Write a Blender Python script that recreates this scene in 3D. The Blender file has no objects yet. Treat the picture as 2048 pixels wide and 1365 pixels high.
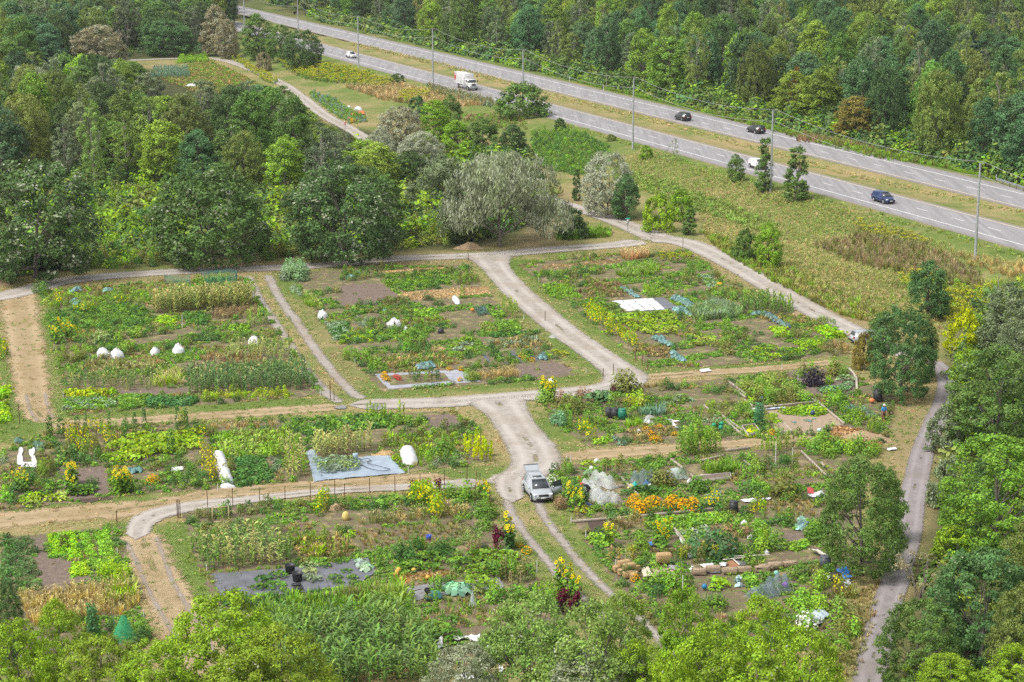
import bpy, math, random
import numpy as np
from mathutils import Vector, Matrix
random.seed(7); RNG = np.random.default_rng(7)
SC = bpy.context.scene; COL = SC.collection; PI = math.pi

# ------------------------------------------------ camera, sky, sun, exposure
F_PX, PITCH, CAM_H = 3982.0, math.radians(13.5), 54.4
cd = bpy.data.cameras.new('camera'); cam = bpy.data.objects.new('camera', cd); COL.objects.link(cam)
cam.location = (0, 0, CAM_H); cam.rotation_euler = (PI/2 - PITCH, 0, 0)
cd.sensor_width = 36; cd.lens = F_PX / 2048 * 36; cd.clip_start = 1; cd.clip_end = 6000
SC.camera = cam
SUN_EL, SUN_AZ = math.radians(58), math.radians(-118)   # azimuth clockwise from +Y
w = bpy.data.worlds.new('World'); SC.world = w; w.use_nodes = True
nt = w.node_tree; bg = nt.nodes['Background']
sky = nt.nodes.new('ShaderNodeTexSky'); sky.sky_type = 'NISHITA'; sky.sun_disc = False
sky.sun_elevation = SUN_EL; sky.sun_rotation = SUN_AZ; sky.air_density = 1.0; sky.dust_density = 4.0; sky.ozone_density = 1.0
hs = nt.nodes.new('ShaderNodeHueSaturation'); hs.inputs['Saturation'].default_value = 0.2
nt.links.new(sky.outputs[0], hs.inputs['Color']); nt.links.new(hs.outputs[0], bg.inputs['Color'])
bg.inputs['Strength'].default_value = 0.15
ld = bpy.data.lights.new('sun', 'SUN'); ld.energy = 1.5; ld.angle = math.radians(15); ld.color = (1, 0.95, 0.87)
sun = bpy.data.objects.new('sun', ld); COL.objects.link(sun)
sd = Vector((math.sin(SUN_AZ)*math.cos(SUN_EL), math.cos(SUN_AZ)*math.cos(SUN_EL), math.sin(SUN_EL)))
sun.rotation_euler = sd.to_track_quat('Z', 'Y').to_euler(); sun.location = sd*300
SC.view_settings.view_transform = 'Standard'; SC.view_settings.look = 'None'; SC.view_settings.gamma = 1
SC.view_settings.exposure = 0.66
SC.cycles.max_bounces = 5; SC.cycles.diffuse_bounces = 3; SC.cycles.transparent_max_bounces = 12
SC.cycles.use_denoising = False

# ------------------------------------------------ terrain and pixel-to-ground
def nw_x(Y): return 58.3 - 0.4277*(Y-300) - 0.00001*(Y-300)*(Y-500)
def hw_d(X, Y): return (X - nw_x(Y))*0.9195            # metres beyond the near edge line of the highway
def sstep(a):
    a = np.clip(a, 0, 1); return a*a*(3-2*a)
def T(X, Y):
    X = np.asarray(X, float); Y = np.asarray(Y, float)
    d = hw_d(X, Y)
    z = 3.0*(1 - sstep((-d-4.0)/18.0))
    z = z - 0.55*sstep((d-9.2)/3)*sstep((17.6-d)/3) - 1.2*sstep((d-31)/6)
    return z
CP, SP = math.cos(PITCH), math.sin(PITCH)
def ray(px, py):
    a = (px-1024)/F_PX; b = (682.5-py)/F_PX
    return a, CP+b*SP, -SP+b*CP
def G(px, py):
    dx, dy, dz = ray(px, py)
    if dz > -1e-3: dz = -1e-3
    t0 = (4.0-CAM_H)/dz; t1 = (-0.9-CAM_H)/dz
    for _ in range(26):
        t = (t0+t1)/2
        if CAM_H+dz*t > float(T(dx*t, dy*t)): t0 = t
        else: t1 = t
    return Vector((dx*t, dy*t, float(T(dx*t, dy*t))))
def ppm(P): return F_PX/(P.y*CP + (CAM_H-P.z)*SP)       # photo pixels per metre at P
def project(P):
    y = P[1]*CP + (CAM_H-P[2])*SP; z = -P[1]*SP*-1*-1 + 0
    up = (P[2]-CAM_H)*CP + P[1]*SP
    return 1024+F_PX*P[0]/y, 682.5-F_PX*up/y
VIEWS = dict(g=(0,0,700), h=(680,0,700), i=(1348,0,700), a=(0,450,700), b=(680,450,700), c=(1348,450,700), d=(0,899,700),
             e=(680,899,700), f=(1348,899,700), j=(1100,900,360), k=(1180,1020,360), l=(1440,960,360), m=(1080,740,360),
             n=(1400,720,360), o=(780,1050,360), p=(0,0,2048))
def PX(v, s):
    ox, oy, wd = VIEWS[v]; k = wd/2048
    return [(ox+float(a)*k, oy+float(b)*k) for a, b in (q.split(',') for q in s.split())]
def GP(v, s): return [G(*q) for q in PX(v, s)]

# ------------------------------------------------ mesh building
class B:
    def __init__(s): s.V=[]; s.F=[]; s.L=[]; s.M=[]; s.A=[]; s.C=[]; s.T=[]; s.n=0; s.tint=False
    def add(s, V, F, mat=0, va=None, vb=None, tint=None):
        V = np.asarray(V, float).reshape(-1,3); F = np.asarray(F, int); m = len(F)
        s.V.append(V); s.F.append((F+s.n).ravel()); s.L.append(np.full(m, F.shape[1])); s.n += len(V)
        s.M.append(np.full(m, mat) if np.isscalar(mat) else np.asarray(mat))
        s.A.append(RNG.random(m) if va is None else (np.full(m, va) if np.isscalar(va) else va))
        s.C.append(RNG.random(m) if vb is None else (np.full(m, vb) if np.isscalar(vb) else vb))
        s.T.append(np.ones((m,3)) if tint is None else np.broadcast_to(tint, (m,3))); s.tint |= tint is not None
        return s
    def flat(s):
        return (np.concatenate(s.V), np.concatenate(s.F), np.concatenate(s.L), np.concatenate(s.M), np.concatenate(s.A), np.concatenate(s.C))
    def box(s, c, d, rz=0, mat=0, taper=1.0):
        x, y, z = d[0]/2, d[1]/2, d[2]/2; t = taper
        V = np.array([[-x,-y,-z],[x,-y,-z],[x,y,-z],[-x,y,-z],[-x*t,-y*t,z],[x*t,-y*t,z],[x*t,y*t,z],[-x*t,y*t,z]])
        R = np.array([[math.cos(rz),-math.sin(rz),0],[math.sin(rz),math.cos(rz),0],[0,0,1]])
        return s.add(V@R.T+np.array(c), [[0,3,2,1],[4,5,6,7],[0,1,5,4],[1,2,6,5],[2,3,7,6],[3,0,4,7]], mat)
    def tube(s, pts, rad, n=5, mat=0, cap=True):
        P = np.asarray(pts, float); k = len(P); r = np.broadcast_to(rad, (k,))
        t = np.gradient(P, axis=0); t /= np.linalg.norm(t, axis=1)[:,None]+1e-9
        a = np.where(np.abs(t[:,2:3])<0.9, [[0,0,1]], [[1,0,0]])
        u = np.cross(t, a); u /= np.linalg.norm(u, axis=1)[:,None]; v = np.cross(t, u)
        th = np.arange(n)*2*PI/n
        V = P[:,None]+r[:,None,None]*(np.cos(th)[None,:,None]*u[:,None]+np.sin(th)[None,:,None]*v[:,None])
        i = np.arange(k-1)[:,None]*n; j = np.arange(n)[None]; q = (j+1)%n
        s.add(V, np.stack([i+j, i+q, i+n+q, i+n+j], -1).reshape(-1,4), mat)
        if cap:
            s.add(V[0], [list(range(n))[::-1]], mat); s.add(V[-1], [list(range(n))], mat)
        return s
    def lathe(s, prof, n=16, mat=0, c=(0,0,0), axis='z', wob=0):
        pr = np.asarray(prof, float); th = np.arange(n)*2*PI/n
        V = np.stack([pr[:,0:1]*np.cos(th), pr[:,0:1]*np.sin(th), np.repeat(pr[:,1:2], n, 1)], -1)
        if wob: V[...,:2] *= (1+wob*RNG.normal(size=(1,n,1)))
        if axis == 'y': V = V[..., [0,2,1]]
        if axis == 'x': V = V[..., [2,0,1]]
        V = V+np.array(c); k = len(pr); i = np.arange(k-1)[:,None]*n; j = np.arange(n)[None]; q = (j+1)%n
        return s.add(V, np.stack([i+j, i+q, i+n+q, i+n+j], -1).reshape(-1,4), mat)
    def poly(s, pts, mat=0): return s.add(pts, [list(range(len(pts)))], mat)
    def leaves(s, C, N, size, asp=0.6, mat=0, va=None, vb=None, along=None, tint=None):
        C = np.asarray(C, float); m = len(C); N = N/(np.linalg.norm(N, axis=1)[:,None]+1e-9)
        a = RNG.normal(size=(m,3)) if along is None else along+0.25*RNG.normal(size=(m,3))
        u = a-(a*N).sum(1)[:,None]*N; u /= np.linalg.norm(u, axis=1)[:,None]+1e-9; v = np.cross(N, u)
        sz = np.broadcast_to(size, (m,))[:,None]; h = sz*0.5; k = h*asp
        V = np.stack([C-u*h, C+v*k, C+u*h, C-v*k], 1)
        return s.add(V, np.arange(4*m).reshape(m,4), mat, va, vb, tint)
    def inst(s, pf, pos, sc, rz, tint=None, tilt=None):
        V, Fl, L, M, A, C = pf; N = len(pos); c, sn = np.cos(rz), np.sin(rz)
        sc = np.asarray(sc, float)
        if sc.ndim == 1: sc = np.stack([sc]*3, 1)
        Q = V[None]*sc[:,None]
        W = np.stack([Q[...,0]*c[:,None]-Q[...,1]*sn[:,None], Q[...,0]*sn[:,None]+Q[...,1]*c[:,None], Q[...,2]], -1)+np.asarray(pos)[:,None]
        n = len(V); s.V.append(W.reshape(-1,3)); s.F.append((Fl[None]+(s.n+n*np.arange(N))[:,None]).ravel()); s.n += n*N
        s.L.append(np.tile(L, N)); s.M.append(np.tile(M, N)); s.A.append(np.tile(A, N)); s.C.append(np.tile(C, N))
        s.T.append(np.repeat(np.ones((N,3)) if tint is None else tint, len(L), 0)); s.tint |= tint is not None
        return s
    def mesh(s, name, mats, smooth=False):
        V, Fl, L, M, A, C = s.flat()
        me = bpy.data.meshes.new(name)
        me.vertices.add(len(V)); me.vertices.foreach_set('co', V.astype(np.float32).ravel())
        me.loops.add(len(Fl)); me.loops.foreach_set('vertex_index', Fl.astype(np.int32))
        me.polygons.add(len(L)); me.polygons.foreach_set('loop_start', (np.cumsum(L)-L).astype(np.int32))
        for m in mats: me.materials.append(m)
        me.polygons.foreach_set('material_index', M.astype(np.int32))
        if smooth: me.polygons.foreach_set('use_smooth', np.ones(len(L), bool))
        for nm, X in (('va', A), ('vb', C)):
            me.attributes.new(nm, 'FLOAT', 'FACE').data.foreach_set('value', X.astype(np.float32))
        if s.tint:
            X = np.concatenate([np.concatenate(s.T), np.ones((len(L),1))], 1)
            me.attributes.new('tint', 'FLOAT_COLOR', 'FACE').data.foreach_set('color', X.astype(np.float32).ravel())
        me.update(); return me
    def obj(s, name, mats, parent=None, smooth=False, col=None):
        return link(name, s.mesh(name, mats if isinstance(mats, (list, tuple)) else [mats], smooth), parent, col)
def link(name, me, parent=None, col=None):
    o = bpy.data.objects.new(name, me); COL.objects.link(o); o.parent = parent
    if col is not None: o.color = col
    return o
def tag(o, label, cat, group=None, kind=None):
    o['label'] = label; o['category'] = cat
    if group: o['group'] = group
    if kind: o['kind'] = kind
    return o
def empty(name, loc, rz, label, cat, group=None):
    o = bpy.data.objects.new(name, None); COL.objects.link(o); o.empty_display_size = 0.3
    o.location = loc; o.rotation_euler = (0, 0, rz); return tag(o, label, cat, group)

# ------------------------------------------------ materials
def newmat(name):
    m = bpy.data.materials.new(name); m.use_nodes = True; n = m.node_tree
    return m, n, n.nodes['Principled BSDF']
def nd(n, t, **kw):
    x = n.nodes.new('ShaderNode'+t)
    for k, v in kw.items():
        if k in x.inputs: x.inputs[k].default_value = v
        else: setattr(x, k, v)
    return x
def lk(n, a, b): n.links.new(a, b)
def mth(n, op, a, b=None, c=None, clamp=False):
    x = n.nodes.new('ShaderNodeMath'); x.operation = op; x.use_clamp = clamp
    for i, v in enumerate((a, b, c)):
        if v is None: continue
        if isinstance(v, (int, float)): x.inputs[i].default_value = v
        else: n.links.new(v, x.inputs[i])
    return x.outputs[0]
def mixc(n, f, a, b):
    x = n.nodes.new('ShaderNodeMix'); x.data_type = 'RGBA'
    for i, v in ((0, f), (6, a), (7, b)):
        if isinstance(v, (int, float)): x.inputs[i].default_value = v
        elif isinstance(v, tuple): x.inputs[i].default_value = (*v[:3], 1)
        else: n.links.new(v, x.inputs[i])
    return x.outputs[2]
def noise(n, scale, detail=3, rough=0.55, vec=None, dist=0):
    x = nd(n, 'TexNoise', Scale=scale, Detail=detail, Roughness=rough, Distortion=dist)
    if vec is None:
        g = nd(n, 'NewGeometry'); vec = g.outputs['Position']
    n.links.new(vec, x.inputs['Vector']); return x.outputs[0]
def ramp(n, f, lo, hi):
    x = nd(n, 'MapRange', interpolation_type='SMOOTHSTEP'); x.inputs[1].default_value = lo; x.inputs[2].default_value = hi
    n.links.new(f, x.inputs[0]); return x.outputs[0]
MC = {}
def M(name, c, rough=0.6, metal=0, c2=None, sc=6.0, spec=0.4, bump=0, coat=0):
    if name in MC: return MC[name]
    m, n, p = newmat(name)
    p.inputs['Roughness'].default_value = rough; p.inputs['Metallic'].default_value = metal
    p.inputs['Specular IOR Level'].default_value = spec; p.inputs['Coat Weight'].default_value = coat
    tc = nd(n, 'TexCoord').outputs['Object']
    f = ramp(n, noise(n, sc, 4, 0.6, tc), 0.3, 0.7)
    c2 = c2 or tuple(x*0.82 for x in c)
    lk(n, mixc(n, f, c, c2), p.inputs['Base Color'])
    if bump:
        bn = nd(n, 'Bump', Strength=bump, Distance=0.05); lk(n, noise(n, sc*3, 3, 0.6, tc), bn.inputs['Height']); lk(n, bn.outputs[0], p.inputs['Normal'])
    MC[name] = m; return m
def leafmat(name, merged=False, fixed=None, trans=0.3):
    m, n, p = newmat(name)
    va = nd(n, 'Attribute', attribute_name='va').outputs['Fac']; vb = nd(n, 'Attribute', attribute_name='vb').outputs['Fac']
    oi = nd(n, 'ObjectInfo')
    if fixed: base = nd(n, 'RGB'); base.outputs[0].default_value = (*fixed, 1); c = base.outputs[0]
    elif merged: c = nd(n, 'Attribute', attribute_name='tint').outputs['Color']
    else: c = oi.outputs['Color']
    h = nd(n, 'HueSaturation')
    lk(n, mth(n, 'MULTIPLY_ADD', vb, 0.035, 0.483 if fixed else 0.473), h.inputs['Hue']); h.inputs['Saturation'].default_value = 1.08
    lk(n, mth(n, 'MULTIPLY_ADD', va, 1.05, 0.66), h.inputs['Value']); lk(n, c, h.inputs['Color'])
    c = h.outputs[0]
    if not merged and not fixed:
        sil = mth(n, 'LESS_THAN', vb, mth(n, 'SUBTRACT', 1.0, oi.outputs['Alpha']))
        c = mixc(n, sil, c, (0.44, 0.47, 0.34))
    lk(n, c, p.inputs['Base Color']); p.inputs['Roughness'].default_value = 0.55; p.inputs['Specular IOR Level'].default_value = 0.25
    tr = nd(n, 'BsdfTranslucent'); h2 = nd(n, 'HueSaturation', Hue=0.485, Saturation=1.1, Value=1.15); lk(n, c, h2.inputs['Color']); lk(n, h2.outputs[0], tr.inputs['Color'])
    mx = nd(n, 'MixShader'); mx.inputs[0].default_value = trans
    lk(n, p.outputs[0], mx.inputs[1]); lk(n, tr.outputs[0], mx.inputs[2]); lk(n, mx.outputs[0], n.nodes['Material Output'].inputs[0])
    return m
LEAF = leafmat('leaf'); LEAFM = leafmat('leaf_mass', merged=True)
YEL = leafmat('petal_yellow', fixed=(0.56, 0.50, 0.03)); ORA = leafmat('petal_orange', fixed=(0.66, 0.36, 0.015)); WHI = leafmat('petal_white', fixed=(0.75, 0.75, 0.68))
STRAW = leafmat('straw_plume', fixed=(0.58, 0.51, 0.26)); BROWNS = leafmat('seed_brown', fixed=(0.14, 0.075, 0.03)); BURG = leafmat('burgundy', fixed=(0.13, 0.015, 0.04))
GREEN2 = leafmat('stem_green', fixed=(0.09, 0.16, 0.04))
BARK = M('bark', (0.20, 0.17, 0.14), 0.9, 0, (0.10, 0.085, 0.07), 5); PALEBARK = M('pale_bark', (0.36, 0.33, 0.28), 0.9, 0, (0.2, 0.18, 0.15), 3)
WOOD = M('weathered_board', (0.42, 0.36, 0.29), 0.85, 0, (0.27, 0.23, 0.18), 4); DARKWOOD = M('dark_board', (0.16, 0.13, 0.10), 0.9)
WHITE = M('white_plastic', (0.66, 0.66, 0.66), 0.5, 0, (0.52, 0.53, 0.55), 2, bump=0.3); RUST = M('rusty_steel', (0.16, 0.075, 0.045), 0.8, 0.2)
GALV = M('galvanised_steel', (0.45, 0.47, 0.48), 0.45, 0.7); WIRE = M('wire', (0.42, 0.42, 0.41), 0.5, 0.3)
BLACKP = M('black_plastic', (0.022, 0.023, 0.027), 0.45, 0, (0.04, 0.04, 0.045), 3)
# ------------------------------------------------ setting: ground, roads, highway
def inside(poly, X, Y):
    X = np.asarray(X); Y = np.asarray(Y); r = np.zeros(X.shape, bool); k = len(poly)
    for i in range(k):
        x1, y1 = poly[i][0], poly[i][1]; x2, y2 = poly[i-1][0], poly[i-1][1]
        c = (y1 > Y) != (y2 > Y)
        with np.errstate(divide='ignore', invalid='ignore'):
            r ^= c & (X < (x2-x1)*(Y-y1)/((y2-y1) if y2 != y1 else 1e-9)+x1)
    return r
def grasscol(n, zone=None):
    """mown / dry grass colour with patches, shared by ground and verges"""
    n1 = noise(n, 0.09, 3, 0.6); n2 = noise(n, 0.5, 3, 0.6); n3 = noise(n, 4.0, 4, 0.7)
    s = mth(n, 'ADD', mth(n, 'MULTIPLY', n1, 0.5), mth(n, 'ADD', mth(n, 'MULTIPLY', n2, 0.3), mth(n, 'MULTIPLY', n3, 0.35)))
    if zone is not None: s = mth(n, 'ADD', s, zone)
    f = ramp(n, s, 0.48, 0.72)
    dry = mixc(n, ramp(n, n3, 0.35, 0.65), (0.345, 0.268, 0.138), (0.225, 0.178, 0.078))
    gre = mixc(n, ramp(n, n3, 0.35, 0.65), (0.075, 0.135, 0.026), (0.15, 0.19, 0.045))
    return mixc(n, f, dry, gre)
def ground_material():
    m, n, p = newmat('ground'); p.inputs['Roughness'].default_value = 0.95; p.inputs['Specular IOR Level'].default_value = 0.1
    z = nd(n, 'Attribute', attribute_name='zone'); sp = nd(n, 'SeparateColor'); lk(n, z.outputs['Color'], sp.inputs[0])
    g = grasscol(n, mth(n, 'SUBTRACT', sp.outputs[0], 0.5))
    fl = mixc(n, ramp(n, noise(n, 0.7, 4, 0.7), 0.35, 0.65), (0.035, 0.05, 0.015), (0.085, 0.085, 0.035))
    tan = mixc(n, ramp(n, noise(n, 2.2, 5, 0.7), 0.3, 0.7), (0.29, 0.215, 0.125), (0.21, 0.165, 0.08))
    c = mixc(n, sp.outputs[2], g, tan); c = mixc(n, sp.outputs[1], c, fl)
    lk(n, c, p.inputs['Base Color'])
    bn = nd(n, 'Bump', Strength=0.6, Distance=0.08); lk(n, noise(n, 5, 4, 0.7), bn.inputs['Height']); lk(n, bn.outputs[0], p.inputs['Normal'])
    return m
def zones(X, Y):
    d = hw_d(X, Y); R = np.full(X.shape, 0.5); Gc = np.zeros(X.shape); Bc = np.zeros(X.shape)
    R += 0.10*sstep((d+26)/10)*sstep((2-d)/6)                     # embankment greener
    R = np.where((d > 8) & (d < 19), 0.50, R); R = np.where(d > 30, 0.62, R)
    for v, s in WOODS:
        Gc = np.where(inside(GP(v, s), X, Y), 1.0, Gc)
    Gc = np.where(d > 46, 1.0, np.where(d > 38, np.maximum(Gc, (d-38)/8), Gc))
    for v, s, g in GREENS: R = np.where(inside(GP(v, s), X, Y), 0.5+g, R)
    for v, s in TANS: Bc = np.where(inside(GP(v, s), X, Y), .7, Bc)
    for k in range(2):
        for A in (R, Gc, Bc):
            A[1:-1,1:-1] = (A[1:-1,1:-1]*2+A[:-2,1:-1]+A[2:,1:-1]+A[1:-1,:-2]+A[1:-1,2:])/6
    return R, Gc, Bc
WOODS = [('p', '-200,0 470,0 470,105 275,120 0,195 -200,200'), ('p', '-200,190 280,135 440,165 560,185 640,245 780,270 930,310 1060,300 1060,360 1120,400 1100,440 1030,470 920,500 560,515 250,530 0,560 -200,560'),
         ('p', '1890,730 1960,600 2300,560 2300,1500 1760,1500 1790,1330 1850,1100 1870,950 1900,850')]
GREENS = [('p', '75,590 110,590 160,850 110,850', .22), ('p', '560,560 600,545 720,760 680,740', .16), ('p', '1005,525 1050,520 1330,730 1290,745', .2), ('p', '940,535 975,545 1220,740 1190,760', .15),
          ('p', '660,785 1200,740 1230,760 700,800', .18), ('p', '1290,740 1700,710 1700,725 1290,755', .16), ('p', '130,832 700,790 690,808 110,850', .15), ('p', '0,1000 360,985 900,940 1000,930 1000,945 350,1000 0,1035', .15),
          ('p', '1050,850 1100,830 1180,900 1130,905', .12), ('p', '980,1000 1010,1000 1300,1330 1150,1330', .12), ('p', '1090,990 1110,990 1330,1300 1290,1290', .16),
          ('p', '215,1045 275,1040 275,1090 255,1180', .35), ('p', '320,1050 370,1040 440,1240 390,1250', .3), ('p', '0,700 30,700 80,880 0,880', .3), ('p', '1640,1100 1760,1130 1730,1365 1640,1365', .05)]
TANS = [('p', '330,545 560,530 1000,512 1000,528 560,545 300,560 40,580 40,572'), ('p', '1380,510 1430,500 1760,650 1740,690 1700,668 1560,612'), ('p', '1040,440 1110,430 1110,495 1030,500'), ('p', '1110,375 1170,400 1240,440 1200,440 1110,410'), ('p', '1020,560 1040,565 1110,650 1090,660'), ('p', '600,600 640,600 720,770 690,760'), ('p', '1560,800 1880,800 1840,1000 1800,1150 1740,1330 1690,1330 1760,1130 1780,930')]
def build_ground():
    def ax(a, b, s, lo, hi):
        f = list(np.arange(a, b+1e-6, s)); st = s
        l = []; x = a
        while x > lo: st *= 1.5; x -= st; l.append(x)
        st = s; r = []; x = b
        while x < hi: st *= 1.5; x += st; r.append(x)
        return np.array(l[::-1]+f+r)
    xs = ax(-110, 125, 1.25, -2500, 2500); ys = ax(120, 560, 1.6, -200, 5000)
    X, Y = np.meshgrid(xs, ys); Z = T(X, Y); R, Gc, Bc = zones(X, Y)
    ny, nx = X.shape; i = np.arange(ny-1)[:,None]*nx; j = np.arange(nx-1)[None]
    b = B(); b.add(np.stack([X, Y, Z], -1).reshape(-1,3), np.stack([i+j, i+j+1, i+nx+j+1, i+nx+j], -1).reshape(-1,4))
    o = b.obj('ground', ground_material(), smooth=True)
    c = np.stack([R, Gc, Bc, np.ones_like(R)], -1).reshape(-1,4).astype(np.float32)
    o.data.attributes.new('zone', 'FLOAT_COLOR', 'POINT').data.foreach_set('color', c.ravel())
    tag(o, 'grassy ground with dry and green patches', 'ground', kind='structure')
build_ground()

def resample(P, step):
    P = np.asarray(P, float); k = len(P)
    Q = np.vstack([2*P[0]-P[1], P, 2*P[-1]-P[-2]]); out = []
    for i in range(k-1):
        p0, p1, p2, p3 = Q[i:i+4]; m = max(2, int(np.linalg.norm(p2-p1)/step))
        t = (np.arange(m)/m)[:,None]
        out.append(0.5*((2*p1)+(-p0+p2)*t+(2*p0-5*p1+4*p2-p3)*t**2+(-p0+3*p1-3*p2+p3)*t**3))
    return np.vstack(out+[P[-1:]])
def strip_mesh(P, W, z, na=9, name='strip', mats=None, attr_scale=None, conform=False):
    P = np.asarray(P, float); t = np.gradient(P[:,:2], axis=0); t /= np.linalg.norm(t, axis=1)[:,None]+1e-9
    nrm = np.stack([t[:,1], -t[:,0]], 1); u = np.linspace(-1, 1, na)
    XY = P[:,None,:2]+nrm[:,None]*(np.asarray(W)[:,None]*u[None]/2)[...,None]
    Z = (T(XY[...,0], XY[...,1]) if conform else 0)+z+np.zeros(XY.shape[:2])
    k = len(P); i = np.arange(k-1)[:,None]*na; j = np.arange(na-1)[None]
    b = B(); b.add(np.concatenate([XY, Z[...,None]], -1).reshape(-1,3), np.stack([i+j, i+j+1, i+na+j+1, i+na+j], -1).reshape(-1,4))
    me = b.mesh(name, mats)
    uu = np.broadcast_to(u[None], (k, na)).astype(np.float32)
    me.attributes.new('u', 'FLOAT', 'POINT').data.foreach_set('value', uu.ravel())
    L = np.concatenate([[0], np.cumsum(np.linalg.norm(np.diff(P[:,:2], axis=0), axis=1))]); e = np.minimum(L, L[-1]-L)
    me.attributes.new('e', 'FLOAT', 'POINT').data.foreach_set('value', np.repeat(e, na).astype(np.float32))
    return me
def lane_material(name, core, core2, two, inner=0.72, soft=0.3, half=0.62, tw=0.2, cover=1.0):
    m, n, p = newmat(name); p.inputs['Roughness'].default_value = 0.95; p.inputs['Specular IOR Level'].default_value = 0.15
    u = mth(n, 'ABSOLUTE', nd(n, 'Attribute', attribute_name='u').outputs['Fac'])
    big = noise(n, 0.45, 4, 0.65); fine = noise(n, 3.5, 5, 0.7)
    wob = mth(n, 'ADD', mth(n, 'MULTIPLY', mth(n, 'SUBTRACT', big, 0.5), 1.1), mth(n, 'MULTIPLY', mth(n, 'SUBTRACT', fine, 0.5), 0.9))
    if two: e = mth(n, 'SUBTRACT', mth(n, 'ABSOLUTE', mth(n, 'SUBTRACT', u, half)), tw)
    else: e = mth(n, 'SUBTRACT', u, inner)
    fin = nd(n, 'Attribute', attribute_name='e').outputs['Fac']
    e = mth(n, 'ADD', e, mth(n, 'MULTIPLY', ramp(n, fin, 2.2, 0.0), 0.75))
    mid = noise(n, 1.4, 5, 0.75)
    e = mth(n, 'ADD', e, mth(n, 'MULTIPLY', mth(n, 'SUBTRACT', mid, 0.5), soft*1.2))
    a = ramp(n, mth(n, 'ADD', e, mth(n, 'MULTIPLY', wob, soft)), 0.10, -0.10)
    if not two and core[0] < .40:   # a thin grassy middle here and there
        gm = mth(n, 'MULTIPLY', ramp(n, u, 0.12, 0.02), ramp(n, noise(n, 0.25, 4, 0.6), 0.56, 0.62)); a = mth(n, 'MULTIPLY', a, mth(n, 'SUBTRACT', 1.0, mth(n, 'MULTIPLY', gm, 0.75)))
    if cover < 1: a = mth(n, 'MULTIPLY', a, ramp(n, big, 0.62-cover*0.4, 0.72-cover*0.4))
    streak = noise(n, 1.1, 5, 0.7)
    wear = mth(n, 'MULTIPLY', ramp(n, mth(n, 'ABSOLUTE', mth(n, 'SUBTRACT', u, 0.38)), 0.22, 0.02), 0.85) if not two else 0.0
    c = mixc(n, ramp(n, streak, 0.35, 0.68), core, core2)
    if not two: c = mixc(n, wear, c, tuple(x*1.12 for x in core))
    c = mixc(n, ramp(n, noise(n, 9, 3, 0.7), 0.58, 0.8), c, tuple(x*0.82 for x in core2)); c = mixc(n, mth(n, 'MULTIPLY', ramp(n, noise(n, 0.18, 4, 0.6), 0.45, 0.65), 0.45), c, (core2[0]*.95, core2[1]*.86, core2[2]*.74))
    lk(n, c, p.inputs['Base Color'])
    bn = nd(n, 'Bump', Strength=0.35, Distance=0.04); lk(n, noise(n, 6, 4, 0.7), bn.inputs['Height']); lk(n, bn.outputs[0], p.inputs['Normal'])
    tr = nd(n, 'BsdfTransparent'); mx = nd(n, 'MixShader'); lk(n, a, mx.inputs[0]); lk(n, tr.outputs[0], mx.inputs[1]); lk(n, p.outputs[0], mx.inputs[2])
    lk(n, mx.outputs[0], n.nodes['Material Output'].inputs[0]); return m
GRAV = lane_material('gravel', (0.375, 0.345, 0.312), (0.275, 0.245, 0.212), False, 0.74, 0.2)
GRAVN = lane_material('gravel_lane', (0.365, 0.335, 0.30), (0.28, 0.246, 0.208), False, 0.66, 0.34)
TWOW = lane_material('two_track_wide', (0.34, 0.31, 0.285), (0.265, 0.23, 0.195), True, half=0.48, tw=0.21, soft=0.22)
TWO = lane_material('two_track', (0.34, 0.31, 0.285), (0.265, 0.23, 0.195), True, half=0.5, tw=0.14, soft=0.24)
RUT = lane_material('ruts', (0.33, 0.30, 0.275), (0.29, 0.24, 0.19), True, half=0.42, tw=0.045, soft=0.16, cover=0.75)
DIRT = lane_material('dry_lane', (0.345, 0.262, 0.160), (0.255, 0.20, 0.105), False, 0.55, 0.75)
PATHM = lane_material('path', (0.255, 0.23, 0.232), (0.20, 0.18, 0.175), False, 0.76, 0.2)
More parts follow.
